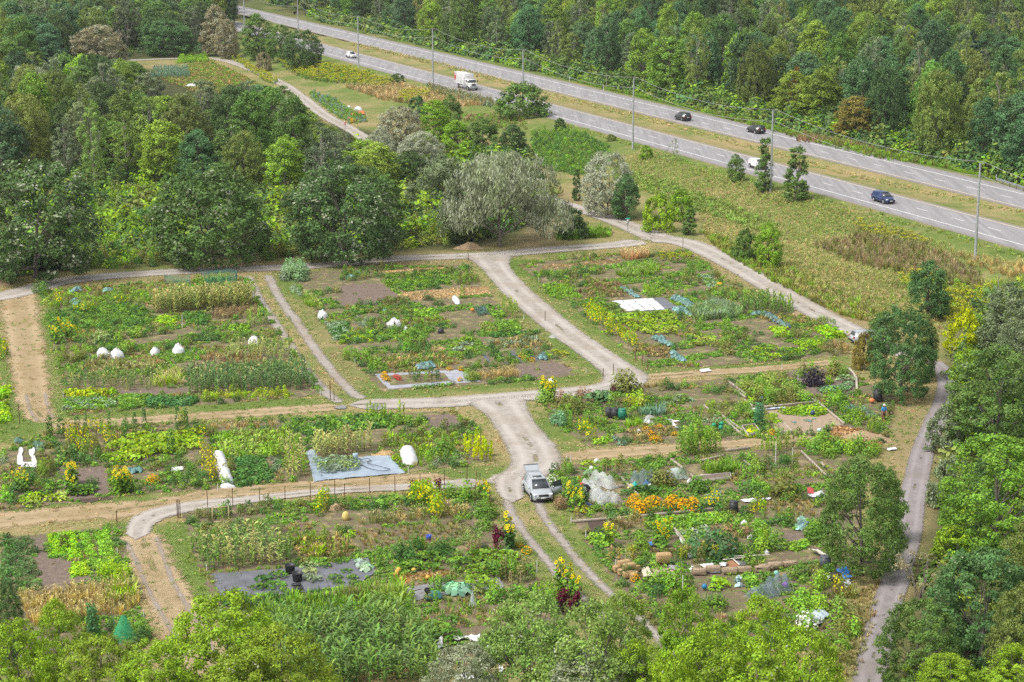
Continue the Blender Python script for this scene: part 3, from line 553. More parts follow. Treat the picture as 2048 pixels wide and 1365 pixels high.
# leaf colours
DK = (.075, .140, .046); MD = (.112, .200, .052); OL = (.155, .205, .058); YG = (.225, .365, .048); BR = (.185, .335, .048); SG = (.235, .275, .165); GG = (.155, .205, .105); BG = (.085, .178, .062); OR = (.23, .21, .055); BN = (.26, .24, .135); YL = (.36, .44, .03)
TREES = [  # foot x,y, top, width, kind, colour, silver share, name, label
 (72,556,316,250,'round',(.085,.155,.05),.26,'maple_tree','big round maple with pale tops beside the road, at the photo\'s left edge'),
 (425,528,320,228,'round',(.09,.165,.048),.18,'maple_tree','big round maple by the road, between the left edge maple and the darkest one'),
 (688,522,320,222,'round',(.078,.145,.05),.2,'maple_tree','big dark round maple standing over the gravel road left of the willow'),
 (770,490,350,75,'oval',MD,.05,'broadleaf_tree','slim green tree tucked against the right side of the dark round maple'),
 (1000,494,296,270,'willow',SG,.38,'willow_tree','wide silvery willow leaning over the gravel road'),
 (905,482,312,165,'wide',GG,.12,'willow_tree','darker grey green willow left of the wide silvery one'),
 (1215,432,303,104,'round',SG,.7,'poplar_tree','pale silvery tree beside the gravel entry road'),
 (1251,440,348,56,'oval',BG,.05,'broadleaf_tree','narrow dark green tree against the pale silvery tree'),
 (1153,402,338,20,'column',DK,0,'juniper_tree','slim dark evergreen column left of the pale silvery tree'),
 (1143,476,412,70,'shrub',DK,0,'bush','dense dark round bush at the mouth of the entry road'),
 (1315,462,388,68,'shrub',YG,0,'bush','yellow green bush on the slope foot right of the street sign'),
 (1362,442,378,56,'shrub',BR,0,'bush','bright green bush above the yellow green one on the slope'),
 (1380,470,415,30,'column',MD,.1,'sapling_tree','thin sapling beside the two slope foot bushes'),
 (1537,535,444,55,'oval',BR,0,'broadleaf_tree','bright green young tree beside the gravel road on the slope'),
 (1490,520,455,52,'shrub',MD,0,'bush','dull green bush left of the bright young tree on the slope'),
 (1855,638,518,85,'oval',BG,0,'broadleaf_tree','blue green young tree on the slope right of the yellow goldenrod'),
 (1800,800,610,124,'leafy',BG,.04,'broadleaf_tree','large dense tree hiding the end of the gravel road'),
 (1765,700,620,62,'oval',MD,0,'broadleaf_tree','dark tree behind the large dense tree at the road end'),
 (1838,760,625,70,'oval',OL,0,'broadleaf_tree','green tree right of the large dense tree at the road end'),
 (1727,738,662,46,'shrub',OR,0,'bush','orange leaved bush in front of the half hidden car'),
 (1722,1152,905,158,'fine',MD,.04,'ash_tree','tall airy tree with pale slender trunk beside the footpath'),
 (1768,1085,935,72,'oval',MD,0,'broadleaf_tree','green tree behind the airy ash toward the footpath'),
 (1656,1065,1012,46,'shrub',MD,0,'bush','green bush left of the airy ash'),
 (1925,705,612,75,'shrub',YL,0,'bush','glowing yellow green bush beside the footpath bend'),
 (1935,775,690,70,'shrub',YG,0,'bush','yellow green bush in front of the glowing one'),
 (2012,715,565,110,'oval',GG,.10,'poplar_tree','pale poplar at the photo\'s right edge below the slope'),
 (2045,800,610,130,'fine',GG,.12,'poplar_tree','silvery poplar at the right edge behind the large dark maple'),
 (1990,900,690,205,'leafy',MD,.05,'maple_tree','large dark maple beside the footpath at the right edge'),
 (1888,905,812,72,'shrub',GG,.15,'bush','grey green bush on the footpath edge below the maple'),
 (1992,1105,860,235,'leafy',(.15,.29,.05),.03,'maple_tree','big bright green maple at the right edge below the dark maple'),
 (1902,1015,905,92,'shrub',GG,.2,'bush','greyish bush overhanging the footpath'),
 (1908,1125,1045,95,'shrub',YG,0,'bush','yellow green bush between the footpath and the bright maple'),
 (1840,1215,1090,115,'bare',BN,.2,'bush','thin brownish bush with bare twigs beside the footpath'),
 (1830,1380,1195,150,'leafy',MD,0,'broadleaf_tree','dark tree with yellowing top beside the footpath'),
 (1960,1330,1090,215,'leafy',BG,.05,'broadleaf_tree','big blue green tree in the lower right corner'),
 (2050,1240,1030,150,'fine',OL,.05,'broadleaf_tree','olive green tree cut off by the right edge'),
 (2040,1395,1160,140,'leafy',OL,0,'broadleaf_tree','olive tree in the lower right corner behind the yellow green one'),
 (1900,1430,1300,150,'fine',YG,.05,'broadleaf_tree','yellow green tree at the bottom right of the footpath'),
 (2025,1440,1285,140,'fine',YG,0,'broadleaf_tree','yellowing tree in the very corner at lower right'),
 (1042,232,163,110,'shrub',MD,0,'bush','big round bush on the near side of the highway'),
 (1120,260,236,26,'shrub',DK,0,'bush','small dark round bush by the highway, right of the big one'),
 (1348,322,276,36,'bare',SG,.2,'bush','thin grey bush on the highway verge'),
 (1472,364,308,36,'oval',MD,.12,'sapling_tree','small pale sapling on the verge left of the tall pole'),
 (1528,384,276,38,'column',MD,.15,'sapling_tree','slender columnar tree hiding the white car on the highway'),
 (1592,402,293,52,'column',MD,.12,'sapling_tree','slender columnar tree right of the tall pole'),
 (1293,318,290,28,'shrub',BR,0,'bush','low bright bush at the foot of a pole'),
 (1222,282,268,22,'shrub',OL,0,'bush','low olive bush on the highway verge'),
 (795,166,146,32,'shrub',DK,0,'bush','small dark bush on the near verge behind the goldenrod'),
 (517,118,28,72,'oval',MD,0,'broadleaf_tree','left of three dense green trees below the highway'),
 (562,122,50,58,'round',MD,0,'broadleaf_tree','middle of three dense green trees below the highway'),
 (607,138,60,76,'round',DK,0,'broadleaf_tree','right and darkest of three dense green trees below the highway'),
 (528,142,104,32,'shrub',BN,.1,'bush','grey brown shrub beside the far gravel path'),
 (800,305,212,88,'round',BN,.5,'willow_tree','round brown tinged willow above the silvery trees'),
 (842,348,262,95,'round',SG,.6,'poplar_tree','silvery spreading tree below the brown tinged willow'),
 (760,330,258,64,'round',SG,.6,'poplar_tree','small silvery tree left of the brown tinged willow'),
 (600,345,265,95,'round',SG,.3,'poplar_tree','rounded sage green tree right of the loose poplars'),
 (868,290,200,70,'oval',BR,0,'broadleaf_tree','bright green tree below the brown grass on the slope'),
 (900,265,190,50,'oval',MD,0,'broadleaf_tree','darker green tree behind the bright green one'),
 (915,308,240,60,'oval',BR,0,'broadleaf_tree','bright tree in the green row right of the willow'),
 (965,308,235,66,'oval',MD,0,'broadleaf_tree','mid green tree in the row left of the vine slope'),
 (1025,312,248,56,'oval',DK,0,'broadleaf_tree','dark tree at the right end of the green row'),
 (835,240,192,44,'shrub',BG,0,'bush','dark teal bush beside the yellow goldenrod clump'),
 (936,320,278,48,'shrub',BR,0,'bush','light green bush in front of the green row'),
 (132,208,122,36,'spruce',(.018,.04,.025),0,'spruce_tree','dark pointed spruce in the left wood'),
 (65,220,130,92,'wide',SG,.6,'poplar_tree','white silvery poplar in the left wood beside the spruce'),
 (200,135,50,105,'round',BN,.35,'ash_tree','round tree thick with brown seeds in the far left wood'),
 (432,112,12,62,'oval',BN,.3,'ash_tree','upper brown tinged tree beside the far highway'),
 (455,118,40,50,'round',BN,.35,'ash_tree','lower brown tinged tree beside the far highway'),
 (335,112,40,105,'round',BG,.1,'broadleaf_tree','wide blue green tree behind the far garden'),
 (28,110,0,60,'loose',MD,0,'poplar_tree','tall pale trunked poplar in the upper left corner'),
 (300,225,140,65,'loose',GG,.2,'poplar_tree','grey trunked loose poplar left of the far garden'),
 (405,285,160,92,'loose',GG,.05,'poplar_tree','dark trunked poplar in the middle of the left wood'),
 (455,300,185,80,'loose',MD,.08,'poplar_tree','pale stemmed poplar right of the dark trunked one'),
 (500,260,160,60,'loose',GG,.1,'poplar_tree','thin poplar close to the far gravel path'),
 (565,275,170,95,'loose',MD,.04,'poplar_tree','dense poplar overlapping the far gravel path'),
 (375,330,200,80,'loose',MD,.1,'poplar_tree','pale poplar in front of the dark trunked one'),
 (470,360,238,90,'loose',MD,.15,'poplar_tree','pale stemmed poplar in the front of the left wood'),
 (895,70,14,70,'wide',SG,.5,'willow_tree','silvery willow standing beyond the highway'),
 (1712,284,192,88,'oval',OR,0,'broadleaf_tree','orange brown tree at the edge of the wood beyond the highway'),
 (1590,235,135,34,'loose',(.26,.17,.04),0,'birch_tree','thin yellow orange tree in front of the wood beyond the highway'),
 (1945,225,82,62,'pine',(.022,.055,.035),0,'pine_tree','tall dark pine in the wood at the right edge'),
 (1895,275,200,60,'pine',(.035,.085,.05),0,'pine_tree','smaller pine at the front of the far wood'),
 (1925,250,145,64,'airy',SG,.2,'broadleaf_tree','pale loose tree in front of the tall dark pine'),
 (2005,250,142,68,'loose',(.19,.18,.09),.3,'broadleaf_tree','straw coloured tree by the right edge of the far wood'),
 (1040,50,0,40,'oval',BR,0,'broadleaf_tree','bright lime tree beyond the highway'),
 (755,40,0,62,'spruce',(.02,.05,.035),0,'spruce_tree','dark spruce at the top edge beyond the highway'),
 # foreground
 (20,1330,1160,70,'fine',DK,0,'broadleaf_tree','dark tree at the left edge above the yellow green crowns'),
 (40,1470,1232,170,'leafy',YG,.04,'maple_tree','yellow green crown in the lower left corner'),
 (128,1420,1198,108,'fine',YG,.03,'maple_tree','peaked yellow green crown in front of the dry grass'),
 (200,1475,1261,170,'leafy',(.20,.30,.045),.05,'maple_tree','low yellow green crown right of the lower left corner'),
 (315,1500,1276,159,'leafy',YG,.08,'maple_tree','yellow green crown at the foot of the tan earth lane'),
 (455,1450,1178,233,'leafy',YG,.05,'maple_tree','large yellow green crown hiding the bottom of the tan lane'),
 (575,1495,1241,182,'fine',(.21,.31,.045),.05,'maple_tree','yellow green crown right of the large one over the tan lane'),
 (500,1530,1286,193,'leafy',(.20,.30,.045),.08,'maple_tree','low crown at the bottom edge below the large yellow green one'),
 (930,1500,1276,170,'fine',SG,.25,'ash_tree','grey green crown over the white plastic edging'),
 (1060,1480,1178,216,'fine',(.19,.31,.085),.14,'ash_tree','grey green crown in front of the squash plot'),
 (1180,1520,1201,239,'fine',(.19,.30,.08),.14,'ash_tree','wide grey green crown at the bottom centre'),
 (1245,1400,1178,108,'fine',(.20,.31,.065),.06,'maple_tree','olive crown beside the bottom of the two track lane'),
 (1180,1540,1286,227,'fine',SG,.1,'ash_tree','grey green crown cut by the bottom edge at the centre'),
 (1275,1540,1281,136,'fine',YG,.05,'maple_tree','yellow green crown against the bottom of the two track lane'),
 (1370,1400,1176,113,'leafy',BR,.02,'maple_tree','bright yellow green crown below the straw bales'),
 (1420,1500,1236,170,'leafy',YG,.06,'maple_tree','yellow green crown at the bottom, right of the two track lane'),
 (1515,1440,1191,148,'leafy',YG,.05,'maple_tree','bright crown below the wire hoops'),
 (1600,1520,1251,170,'leafy',YG,.05,'maple_tree','yellow green crown below the silver tarp'),
 (1480,1560,1286,205,'leafy',YG,.1,'maple_tree','yellow green crown filling the bottom edge right of centre'),
 (1340,1590,1306,125,'leafy',YG,.05,'maple_tree','small crown at the bottom edge beside the two track lane'),
]
for (bx, by, ty, wp, kind, col, sil, nm, lab) in TREES:
    tree_px(bx, by, ty, wp, kind, col, lab, nm, 'bush' if nm == 'bush' else 'tree', sil)
# --- woods: one kind of label per look; nothing in the photo tells trees of one look apart
LOOKS = [('oval', MD, 0, 'mid green'), ('round', DK, 0, 'dark green'), ('oval', (.085,.172,.075), .06, 'blue green'), ('round', OL, 0, 'olive green'), ('loose', GG, .16, 'grey green'), ('oval', (.19,.30,.06), 0, 'light green'), ('loose', (.20,.275,.08), .08, 'pale green'), ('loose', (.24,.25,.10), .1, 'straw tinged'), ('oval', (.06,.125,.048), 0, 'darkest green')]
NAME_BY_COLOUR = dict(zip(('mid green', 'dark green', 'blue green', 'olive green', 'grey green', 'light green', 'pale green', 'straw tinged', 'darkest green'), ('broadleaf_tree', 'maple_tree', 'ash_tree', 'maple_tree', 'poplar_tree', 'broadleaf_tree', 'poplar_tree', 'poplar_tree', 'broadleaf_tree')))  # species words follow leaf colour; the trees are broadleaf of unidentified species
def jit(c, s=.14):
    k = 1+s*RNG.normal(); return tuple(max(.01, x*k*(1+.05*RNG.normal())) for x in c)
LIM = [(-100,95),(200,110),(270,125),(292,192),(420,188),(440,168),(560,172),(612,212),(640,242),(690,264),(720,278),(840,305),(1200,330)]
def wood(pts, where, group, weights, hr, wr, parts_within, lim=False):
    for (x, y) in pts:
        k = RNG.choice(len(LOOKS), p=weights); kind, col, sil, word = LOOKS[k]
        H = RNG.uniform(*hr)
        while lim and H > 3.5:
            px, py = project((x, y, H))
            if py > np.interp(px, *zip(*LIM)): break
            H -= .5
        Wd = RNG.uniform(*wr)*min(1, .4+.6*H/hr[0])*(.72 if kind == 'loose' else 1)
        place_tree((x, y, float(T(x, y))), H, Wd, kind, jit(col), '%s broadleaf tree, named %s by colour, in the %s' % (word, NAME_BY_COLOUR[word].replace('_', ' '), where), NAME_BY_COLOUR[word], 'tree', group, sil, y < parts_within)
def poisson(poly, dmin, tries, ysq=1.0, seed=3, avoid=()):
    r = np.random.default_rng(seed); P = np.array([(q[0], q[1]) for q in poly]); lo, hi = P.min(0), P.max(0); out = [tuple(a) for a in avoid]; n0 = len(out)
    for _ in range(tries):
        p = lo+(hi-lo)*r.random(2)
        if not inside(poly, p[0], p[1]): continue
        if out:
            q = np.array(out); 
            if (((q[:,0]-p[0])**2+((q[:,1]-p[1])*ysq)**2) < dmin*dmin).any(): continue
        out.append((p[0], p[1]))
    return out[n0:]
have = [(o.location.x, o.location.y) for o in bpy.data.objects if o.get('category') == 'tree']
# left wood
pts = poisson(GP('p', '-90,205 60,190 250,160 290,210 330,260 540,200 600,270 720,300 820,330 820,395 700,400 500,388 330,384 190,378 -90,365'), 7.6, 2500, 1.0, 5, have)
wood(pts, 'left wood below the far path', 'trees of the left wood', [.19,.07,.15,.11,.24,.09,.11,.02,.02], (9.5, 15), (7, 10.5), 1e9, True)
pts2 = poisson(GP('p', '-60,0 380,0 460,20 425,100 270,105 150,120 0,190 -60,190'), 8.0, 2500, .8, 6, have)
wood(pts2, 'upper left wood beyond the far garden', 'trees of the upper left wood', [.18,.14,.2,.12,.12,.12,.08,.02,.02], (11, 17), (9, 13), 0)
# far wood beyond the highway
Yg = np.linspace(240, 930, 40)
far = [(nw_x(y)+44/.9195, y) for y in Yg]+[(nw_x(930)+560, 930), (240, 240)]
fp = []
r = np.random.default_rng(11); cells = {}
hv = [h for h in have if hw_d(h[0], h[1]) > 30]
for _ in range(42000):
    y = r.uniform(240, 900); x = r.uniform(-160, 260)
    d = hw_d(x, y)
    if d < 43+3*math.sin(y*.05)+2*math.sin(y*.13): continue
    px, py = project((x, y, 8)); 
    if px < -40 or px > 2110 or py < -60: continue
    dm = 6.0+max(0, (y-300))*.005
    k = (int(x//10), int(y//10))
    if any((x-a)**2+((y-b)*.8)**2 < dm*dm for i in (-1,0,1) for j in (-1,0,1) for a, b in cells.get((k[0]+i, k[1]+j), ())): continue
    if any((x-a)**2+(y-b)**2 < 22 for a, b in hv): continue
    cells.setdefault(k, []).append((x, y)); fp.append((x, y))
fp.sort(key=lambda q: math.hypot(q[0], q[1]))
# edge first: nearest 420 stand as trees
wood(fp[:420], 'wood beyond the highway', 'trees of the wood beyond the highway', [.20,.11,.25,.08,.12,.09,.09,.02,.04], (10, 17.5), (6, 10), 330)
def low_tree(seed):
    b = B(); env_crown(b, 'oval' if seed % 2 else 'round', 12, 8, 1350, .72, .8, .08, .5); return b.flat()
LOW = [low_tree(s) for s in range(4)]
rest = np.array(fp[420:])
if len(rest):
    b = B(); k = RNG.integers(0, 4, len(rest))
    for q in range(4):
        R_ = rest[k == q]; n = len(R_)
        tint = np.array([jit(LOOKS[RNG.choice(len(LOOKS), p=[.20,.11,.25,.08,.12,.09,.09,.02,.04])][1]) for _ in range(n)])
        b.inst(LOW[q], np.column_stack([R_, T(R_[:,0], R_[:,1])]), np.stack([RNG.uniform(.95,1.4,n)]*2+[RNG.uniform(.95,1.45,n)], 1), RNG.uniform(0, 6.3, n), tint)
    tag(b.obj('far_wood', LEAFM), 'far wood of mixed broadleaf trees along the top of the view', 'wood', kind='stuff')
# understory that nobody could count
def mound(n, r, h, ls, seed=0):
    b = B(); D = rdir(n); D[:,2] = np.abs(D[:,2]); q = D*np.array([r, r, h])*(.55+.5*RNG.random((n,1))); b.leaves(q, D+.5*RNG.normal(size=D.shape)+[0,0,.5], ls*(.6+.8*RNG.random(n)), .62); return b.flat()
UND = [mound(90, 1.3, 1.6, .5), mound(110, 1.7, 1.1, .5), mound(80, .9, 2.2, .45)]
def mass(name, pts, cols, label, cat, sc, protos=UND, mats=None, zoff=0.0, parent=None):
    P = np.array(pts); n = len(P); b = B(); k = RNG.integers(0, len(protos), n); C = np.array(cols)
    for q in range(len(protos)):
        R_ = P[k == q]; m = len(R_)
        if not m: continue
        ti = C[RNG.integers(0, len(C), m)]*(1+.16*RNG.normal(size=(m,1)))*(1+.05*RNG.normal(size=(m,3)))
        s_ = RNG.uniform(sc[0], sc[1], m)
        b.inst(protos[q], np.column_stack([R_[:,0], R_[:,1], T(R_[:,0], R_[:,1])+zoff]), np.stack([s_*RNG.uniform(.85,1.2,m), s_*RNG.uniform(.85,1.2,m), s_*RNG.uniform(.75,1.25,m)], 1), RNG.uniform(0, 6.3, m), np.clip(ti, .004, .9))
    return tag(b.obj(name, [LEAFM]+(mats or [])), label, cat, kind='stuff')
def scatter(poly, dens, seed=1):
    r = np.random.default_rng(seed); P = np.array([(q[0], q[1]) for q in poly]); lo, hi = P.min(0), P.max(0); n = int((hi-lo).prod()*dens)
    q = lo+(hi-lo)*r.random((n, 2)); return q[inside(poly, q[:,0], q[:,1])]
q = scatter(GP('p', '-60,560 -60,210 60,190 250,160 290,210 330,260 540,200 600,270 720,300 800,330 1060,300 1060,345 1120,400 1090,430 1030,470 920,490 560,505 250,525 0,552'), .16, 4)
mass('undergrowth', q, [MD, DK, OL, BR, BG, YG], 'tangled green undergrowth of the left wood', 'undergrowth', (.8, 1.9))
q = scatter(GP('p', '-60,0 465,0 465,95 300,112 150,118 0,190 -60,190'), .05, 5)
mass('undergrowth', q, [MD, DK, OL, BG], 'undergrowth of the upper left wood', 'undergrowth', (1, 2.4))
r = np.random.default_rng(8); y = r.uniform(240, 700, 9000); x = nw_x(y)+(39+abs(r.normal(size=9000))*9)/.9195; px, py = project((x, y, 0*x)); ok = (px > -60)&(px < 2120)&(py > -30)
mass('undergrowth', np.stack([x, y], 1)[ok][:4200], [MD, DK, OL, BG, BR], 'bushy green fringe of the wood beyond the highway', 'undergrowth', (.9, 2.2))
q = scatter(GP('p', '1910,720 1960,600 2110,560 2110,1420 1800,1420 1830,1330 1880,1100 1895,950 1925,850'), .3, 6)
mass('undergrowth', q, [MD, DK, OL, BG, YG], 'undergrowth between the trees beside the footpath', 'undergrowth', (.6, 1.3))
print('TREES', NTREE[0], len(fp), len(pts), len(pts2))
# ------------------------------------------------ garden: soil, sheets, plants
def soil_material():
    m, n, p = newmat('soil'); p.inputs['Roughness'].default_value = 0.95; p.inputs['Specular IOR Level'].default_value = 0.1
    a = noise(n, 1.3, 5, 0.7); f = noise(n, 7, 4, 0.7)
    c = mixc(n, ramp(n, f, 0.3, 0.7), (0.19, 0.142, 0.105), (0.13, 0.098, 0.066))
    c = mixc(n, mth(n, 'MULTIPLY', ramp(n, a, 0.47, 0.60), 0.85), c, (0.135, 0.185, 0.048)); c = mixc(n, mth(n, 'MULTIPLY', ramp(n, noise(n, 0.8, 4), 0.52, 0.62), 0.7), c, (0.29, 0.235, 0.125))
    lk(n, c, p.inputs['Base Color'])
    bn = nd(n, 'Bump', Strength=0.8, Distance=0.08); lk(n, f, bn.inputs['Height']); lk(n, bn.outputs[0], p.inputs['Normal']); return m
SOIL = soil_material()
BARE = M('bare_soil', (0.20, 0.155, 0.125), 0.95, 0, (0.135, 0.105, 0.085), 2.2, spec=.1, bump=.8); DARKSOIL = M('dark_soil', (0.07, 0.05, 0.04), 0.95, 0, (0.1, 0.075, 0.06), 3, spec=.1, bump=.6)
TANSOIL = M('tan_soil', (0.36, 0.28, 0.20), 0.95, 0, (0.28, 0.21, 0.15), 3, spec=.1, bump=.5); WEEDY = M('weedy_turf', (0.13, 0.165, 0.05), 0.95, 0, (0.20, 0.185, 0.075), 1.5, spec=.1, bump=.6)
def ragged(pts, step=.7, wob=.16, sd=0):
    r = np.random.default_rng(sd); out = []
    for i in range(len(pts)):
        a = np.array(pts[i][:2]); c = np.array(pts[(i+1) % len(pts)][:2]); m = max(1, int(np.linalg.norm(c-a)/step))
        for k in range(m): out.append(a+(c-a)*k/m+r.normal(size=2)*wob)
    return out
ZS = [0.02]
def sheet(v, s, name, mat, label, cat=None, kind='structure', wob=.16, z=None, group=None):
    if z is None: ZS[0] += .0006; z = ZS[0]
    if mat is not SOIL: USED.append([(p[0], p[1]) for p in GP(v, s)])
    P = ragged(GP(v, s), .7, wob, len(s)); b = B(); b.poly([(q[0], q[1], z) for q in P])
    return tag(b.obj(name, mat), label, cat or name.replace('_', ' '), group, kind)
USED = []
BLOCKS = dict(
 corn=('p', '85,585 200,572 400,560 502,558 530,620 585,690 648,788 560,800 380,812 135,832 118,720'), middle=('p', '585,548 760,535 932,530 965,575 1040,655 1110,705 1150,752 1000,768 762,782 690,700 640,640'),
 right=('p', '1035,530 1260,505 1370,500 1450,560 1570,612 1672,668 1686,712 1400,735 1300,735 1225,680 1110,585'), left=('p', '0,905 100,862 300,848 560,840 770,828 905,822 960,858 990,920 800,948 560,968 300,988 0,1022'),
 fenced=('p', '365,1022 520,1008 700,996 950,978 985,1040 1060,1140 1130,1240 1175,1330 490,1330 425,1190 385,1100'), upper=('p', '1085,808 1300,772 1560,746 1700,742 1790,800 1775,885 1500,880 1180,893 1105,850'),
 lower=('p', '1095,935 1400,908 1650,892 1740,930 1700,1180 1650,1300 1330,1300 1170,1080'), near=('p', '0,1075 235,1055 262,1150 290,1250 265,1345 0,1345'))
for i, (k, (v, s)) in enumerate(BLOCKS.items()):
    sheet(v, s, 'soil', SOIL, 'weedy brown soil of the %s allotment block' % k, 'soil')
# --- prototypes (unit size in metres)
def strips(b, base, d, L, wdt, droop, mat=0, up=1.0, seg=4, va=None, tint=None):
    """arching blades: base (m,3), outward direction angle d (m), length L (m)"""
    m = len(base); t = np.linspace(0, 1, seg+1)[None]; L = np.broadcast_to(L, (m,)); dr = np.broadcast_to(droop, (m,)); uu = np.broadcast_to(up, (m,))
    hx = L[:,None]*(.62*t*(.25+.75*t)**.3)*np.clip(dr[:,None], .1, 2); z = L[:,None]*uu[:,None]*(t-.62*dr[:,None]*t**2.4)
    wv = wdt*np.sin(np.clip(.18+.82*t, 0, 1)*PI)**.6*.5
    c, s_ = np.cos(d)[:,None], np.sin(d)[:,None]
    X = base[:,0:1]+hx*c; Y = base[:,1:2]+hx*s_; Z = base[:,2:3]+z
    V = np.stack([np.stack([X-wv*s_, Y+wv*c, Z], -1), np.stack([X+wv*s_, Y-wv*c, Z], -1)], 2).reshape(m, -1, 3)
    k = 2*(seg+1); i = np.arange(m)[:,None]*k+np.arange(seg)[None]*2
    va = np.repeat(RNG.random(m) if va is None else va, seg)
    b.add(V.reshape(-1,3), np.stack([i, i+1, i+3, i+2], -1).reshape(-1,4), mat, va, None, tint); return b
def pr_mound(n, r, h, ls, asp=.62, fl=0, flmat=1, flsz=.12): 
    b = B(); D = rdir(n); D[:,2] = np.abs(D[:,2]); q = D*np.array([r, r, h])*(.5+.55*RNG.random((n,1))); q[:,2] = np.maximum(q[:,2], .05)
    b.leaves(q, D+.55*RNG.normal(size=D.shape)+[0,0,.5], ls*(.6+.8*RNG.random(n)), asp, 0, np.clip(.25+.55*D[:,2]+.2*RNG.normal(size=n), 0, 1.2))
    if fl:
        D = rdir(fl); D[:,2] = np.abs(D[:,2])*.8+.15; b.leaves(D*np.array([r, r, h])*1.06, D+.3*RNG.normal(size=D.shape)+[0,0,.4], flsz*(.7+.6*RNG.random(fl)), .9, flmat)
    return b
def pr_column(n, r, h, ls, stake=0, asp=.6, fl=0, flmat=1):
    b = B(); z = RNG.random(n); th = RNG.uniform(0, 6.3, n); rr = r*(.55+.5*RNG.random(n))*(1-.45*z**2); q = np.stack([rr*np.cos(th), rr*np.sin(th), .08+z*h], 1)
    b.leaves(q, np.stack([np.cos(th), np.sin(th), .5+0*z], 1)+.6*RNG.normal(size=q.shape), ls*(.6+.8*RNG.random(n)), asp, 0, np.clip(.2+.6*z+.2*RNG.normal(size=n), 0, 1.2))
    if fl: z = RNG.uniform(.4, 1.05, fl); th = RNG.uniform(0, 6.3, fl); b.leaves(np.stack([r*np.cos(th), r*np.sin(th), z*h], 1), np.stack([np.cos(th), np.sin(th), .6+0*z], 1), .17*(.7+.6*RNG.random(fl)), .95, flmat)
    if stake: b.tube([(.08,0,0),(.1,.02,h*1.15)], .018, 4, 2)
    return b
def pr_corn(h=2.2, tas=True, dry=0.0):
    b = B(); b.tube([(0,0,0),(.02,.01,h*.5),(.0,.02,h*.86)], [.025,.02,.01], 4, 2)
    n = 14; z = np.linspace(.1, .84, n)*h; d = np.arange(n)*2.6+RNG.normal(size=n)*.5
    strips(b, np.stack([0*z, 0*z, z], 1), d, (.72+.3*RNG.random(n))*(h/2.2), .15, .85+.3*RNG.random(n), 0, .75)
    if tas: m = 9; strips(b, np.tile([0,.02,h*.82], (m,1)), RNG.uniform(0, 6.3, m), .45, .085, .38, 1, 1.0, 3)
    return b
def pr_grass(n=16, h=.8, r=.22, wd=.03, plume=0, dr=.55):
    b = B(); th = RNG.uniform(0, 6.3, n); rr = r*np.sqrt(RNG.random(n)); base = np.stack([rr*np.cos(th), rr*np.sin(th), 0*th], 1)
    strips(b, base, th+.5*RNG.normal(size=n), h*(.6+.5*RNG.random(n)), wd*2.1, dr*(.5+RNG.random(n)), 0, 1, 3)
    if plume: k = int(plume); q = base[RNG.integers(0, n, k)]+np.stack([.1*RNG.normal(size=k), .1*RNG.normal(size=k), h*(.65+.3*RNG.random(k))], 1); b.leaves(q, rdir(k)+[0,0,.3], .16, .45, 1, None, None, np.tile([0,0,1.0], (k,1)))
    return b
def pr_goldenrod():
    b = pr_column(44, .34, .75, .2); k = 34; th = RNG.uniform(0, 6.3, k); rr = .42*np.sqrt(RNG.random(k)); b.leaves(np.stack([rr*np.cos(th), rr*np.sin(th), .78+.22*RNG.random(k)], 1), rdir(k)*.7+[0,0,.8], .17, .7, 1); return b
def pr_sunflower(heads=3):
    b = B()
    for k in range(heads):
        a = RNG.uniform(0, 6.3); x, y = .28*math.cos(a)*(k > 0), .28*math.sin(a)*(k > 0); h = RNG.uniform(1.1, 1.95)
        b.tube([(x*.3,y*.3,0),(x*.8,y*.8,h*.6),(x,y,h)], [.025,.02,.014], 4, 2)
        m = 10; z = np.linspace(.2, .9, m)*h; th = np.arange(m)*2.4+a; q = np.stack([x*z/h+.2*np.cos(th), y*z/h+.2*np.sin(th), z], 1)
        b.leaves(q, np.stack([np.cos(th)*.5, np.sin(th)*.5, 1+0*th], 1)+.3*RNG.normal(size=q.shape), .34, .8, 0)
        n = 13; t = np.arange(n)*2*PI/n; f = np.array([RNG.normal()*.5, -.75, .55]); f /= np.linalg.norm(f); u = np.cross(f, [0,0,1]); u /= np.linalg.norm(u); w_ = np.cross(u, f); c = np.array([x, y, h+.05])+f*.04
        pet = c+.085*(np.cos(t)[:,None]*u+np.sin(t)[:,None]*w_)
        b.leaves(pet, np.tile(f, (n,1))+.12*RNG.normal(size=(n,3)), .11, .6, 1, None, None, pet-c)
        b.poly([c+f*.01+.05*(math.cos(q)*u+math.sin(q)*w_) for q in t], 3)
    return b
def pr_cabbage():
    b = B(); n = 16; th = np.arange(n)*2.4; rr = np.linspace(.08, .34, n); q = np.stack([rr*np.cos(th), rr*np.sin(th), .32-.5*rr], 1)
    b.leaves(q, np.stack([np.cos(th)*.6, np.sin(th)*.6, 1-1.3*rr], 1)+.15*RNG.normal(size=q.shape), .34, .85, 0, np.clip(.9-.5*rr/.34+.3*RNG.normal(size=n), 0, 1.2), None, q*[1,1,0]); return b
def pr_squash(n=42, r=.85, big=.34):
    b = B(); th = RNG.uniform(0, 6.3, n); rr = r*np.sqrt(RNG.random(n)); q = np.stack([rr*np.cos(th), rr*np.sin(th), .22+.34*(1-(rr/r)**2)*RNG.uniform(.6, 1.2, n)], 1)
    b.leaves(q, np.array([0,0,1])+.42*RNG.normal(size=q.shape), big*(.6+.7*RNG.random(n)), .95, 0); return b
def pr_tobacco():
    b = B(); b.tube([(0,0,0),(0,0,1.4)], [.03,.015], 4, 2); n = 13; z = np.linspace(.15, 1.35, n); d = np.arange(n)*2.4; strips(b, np.stack([0*z,0*z,z], 1), d, .62-.2*z, .24, .7, 0, .8); return b
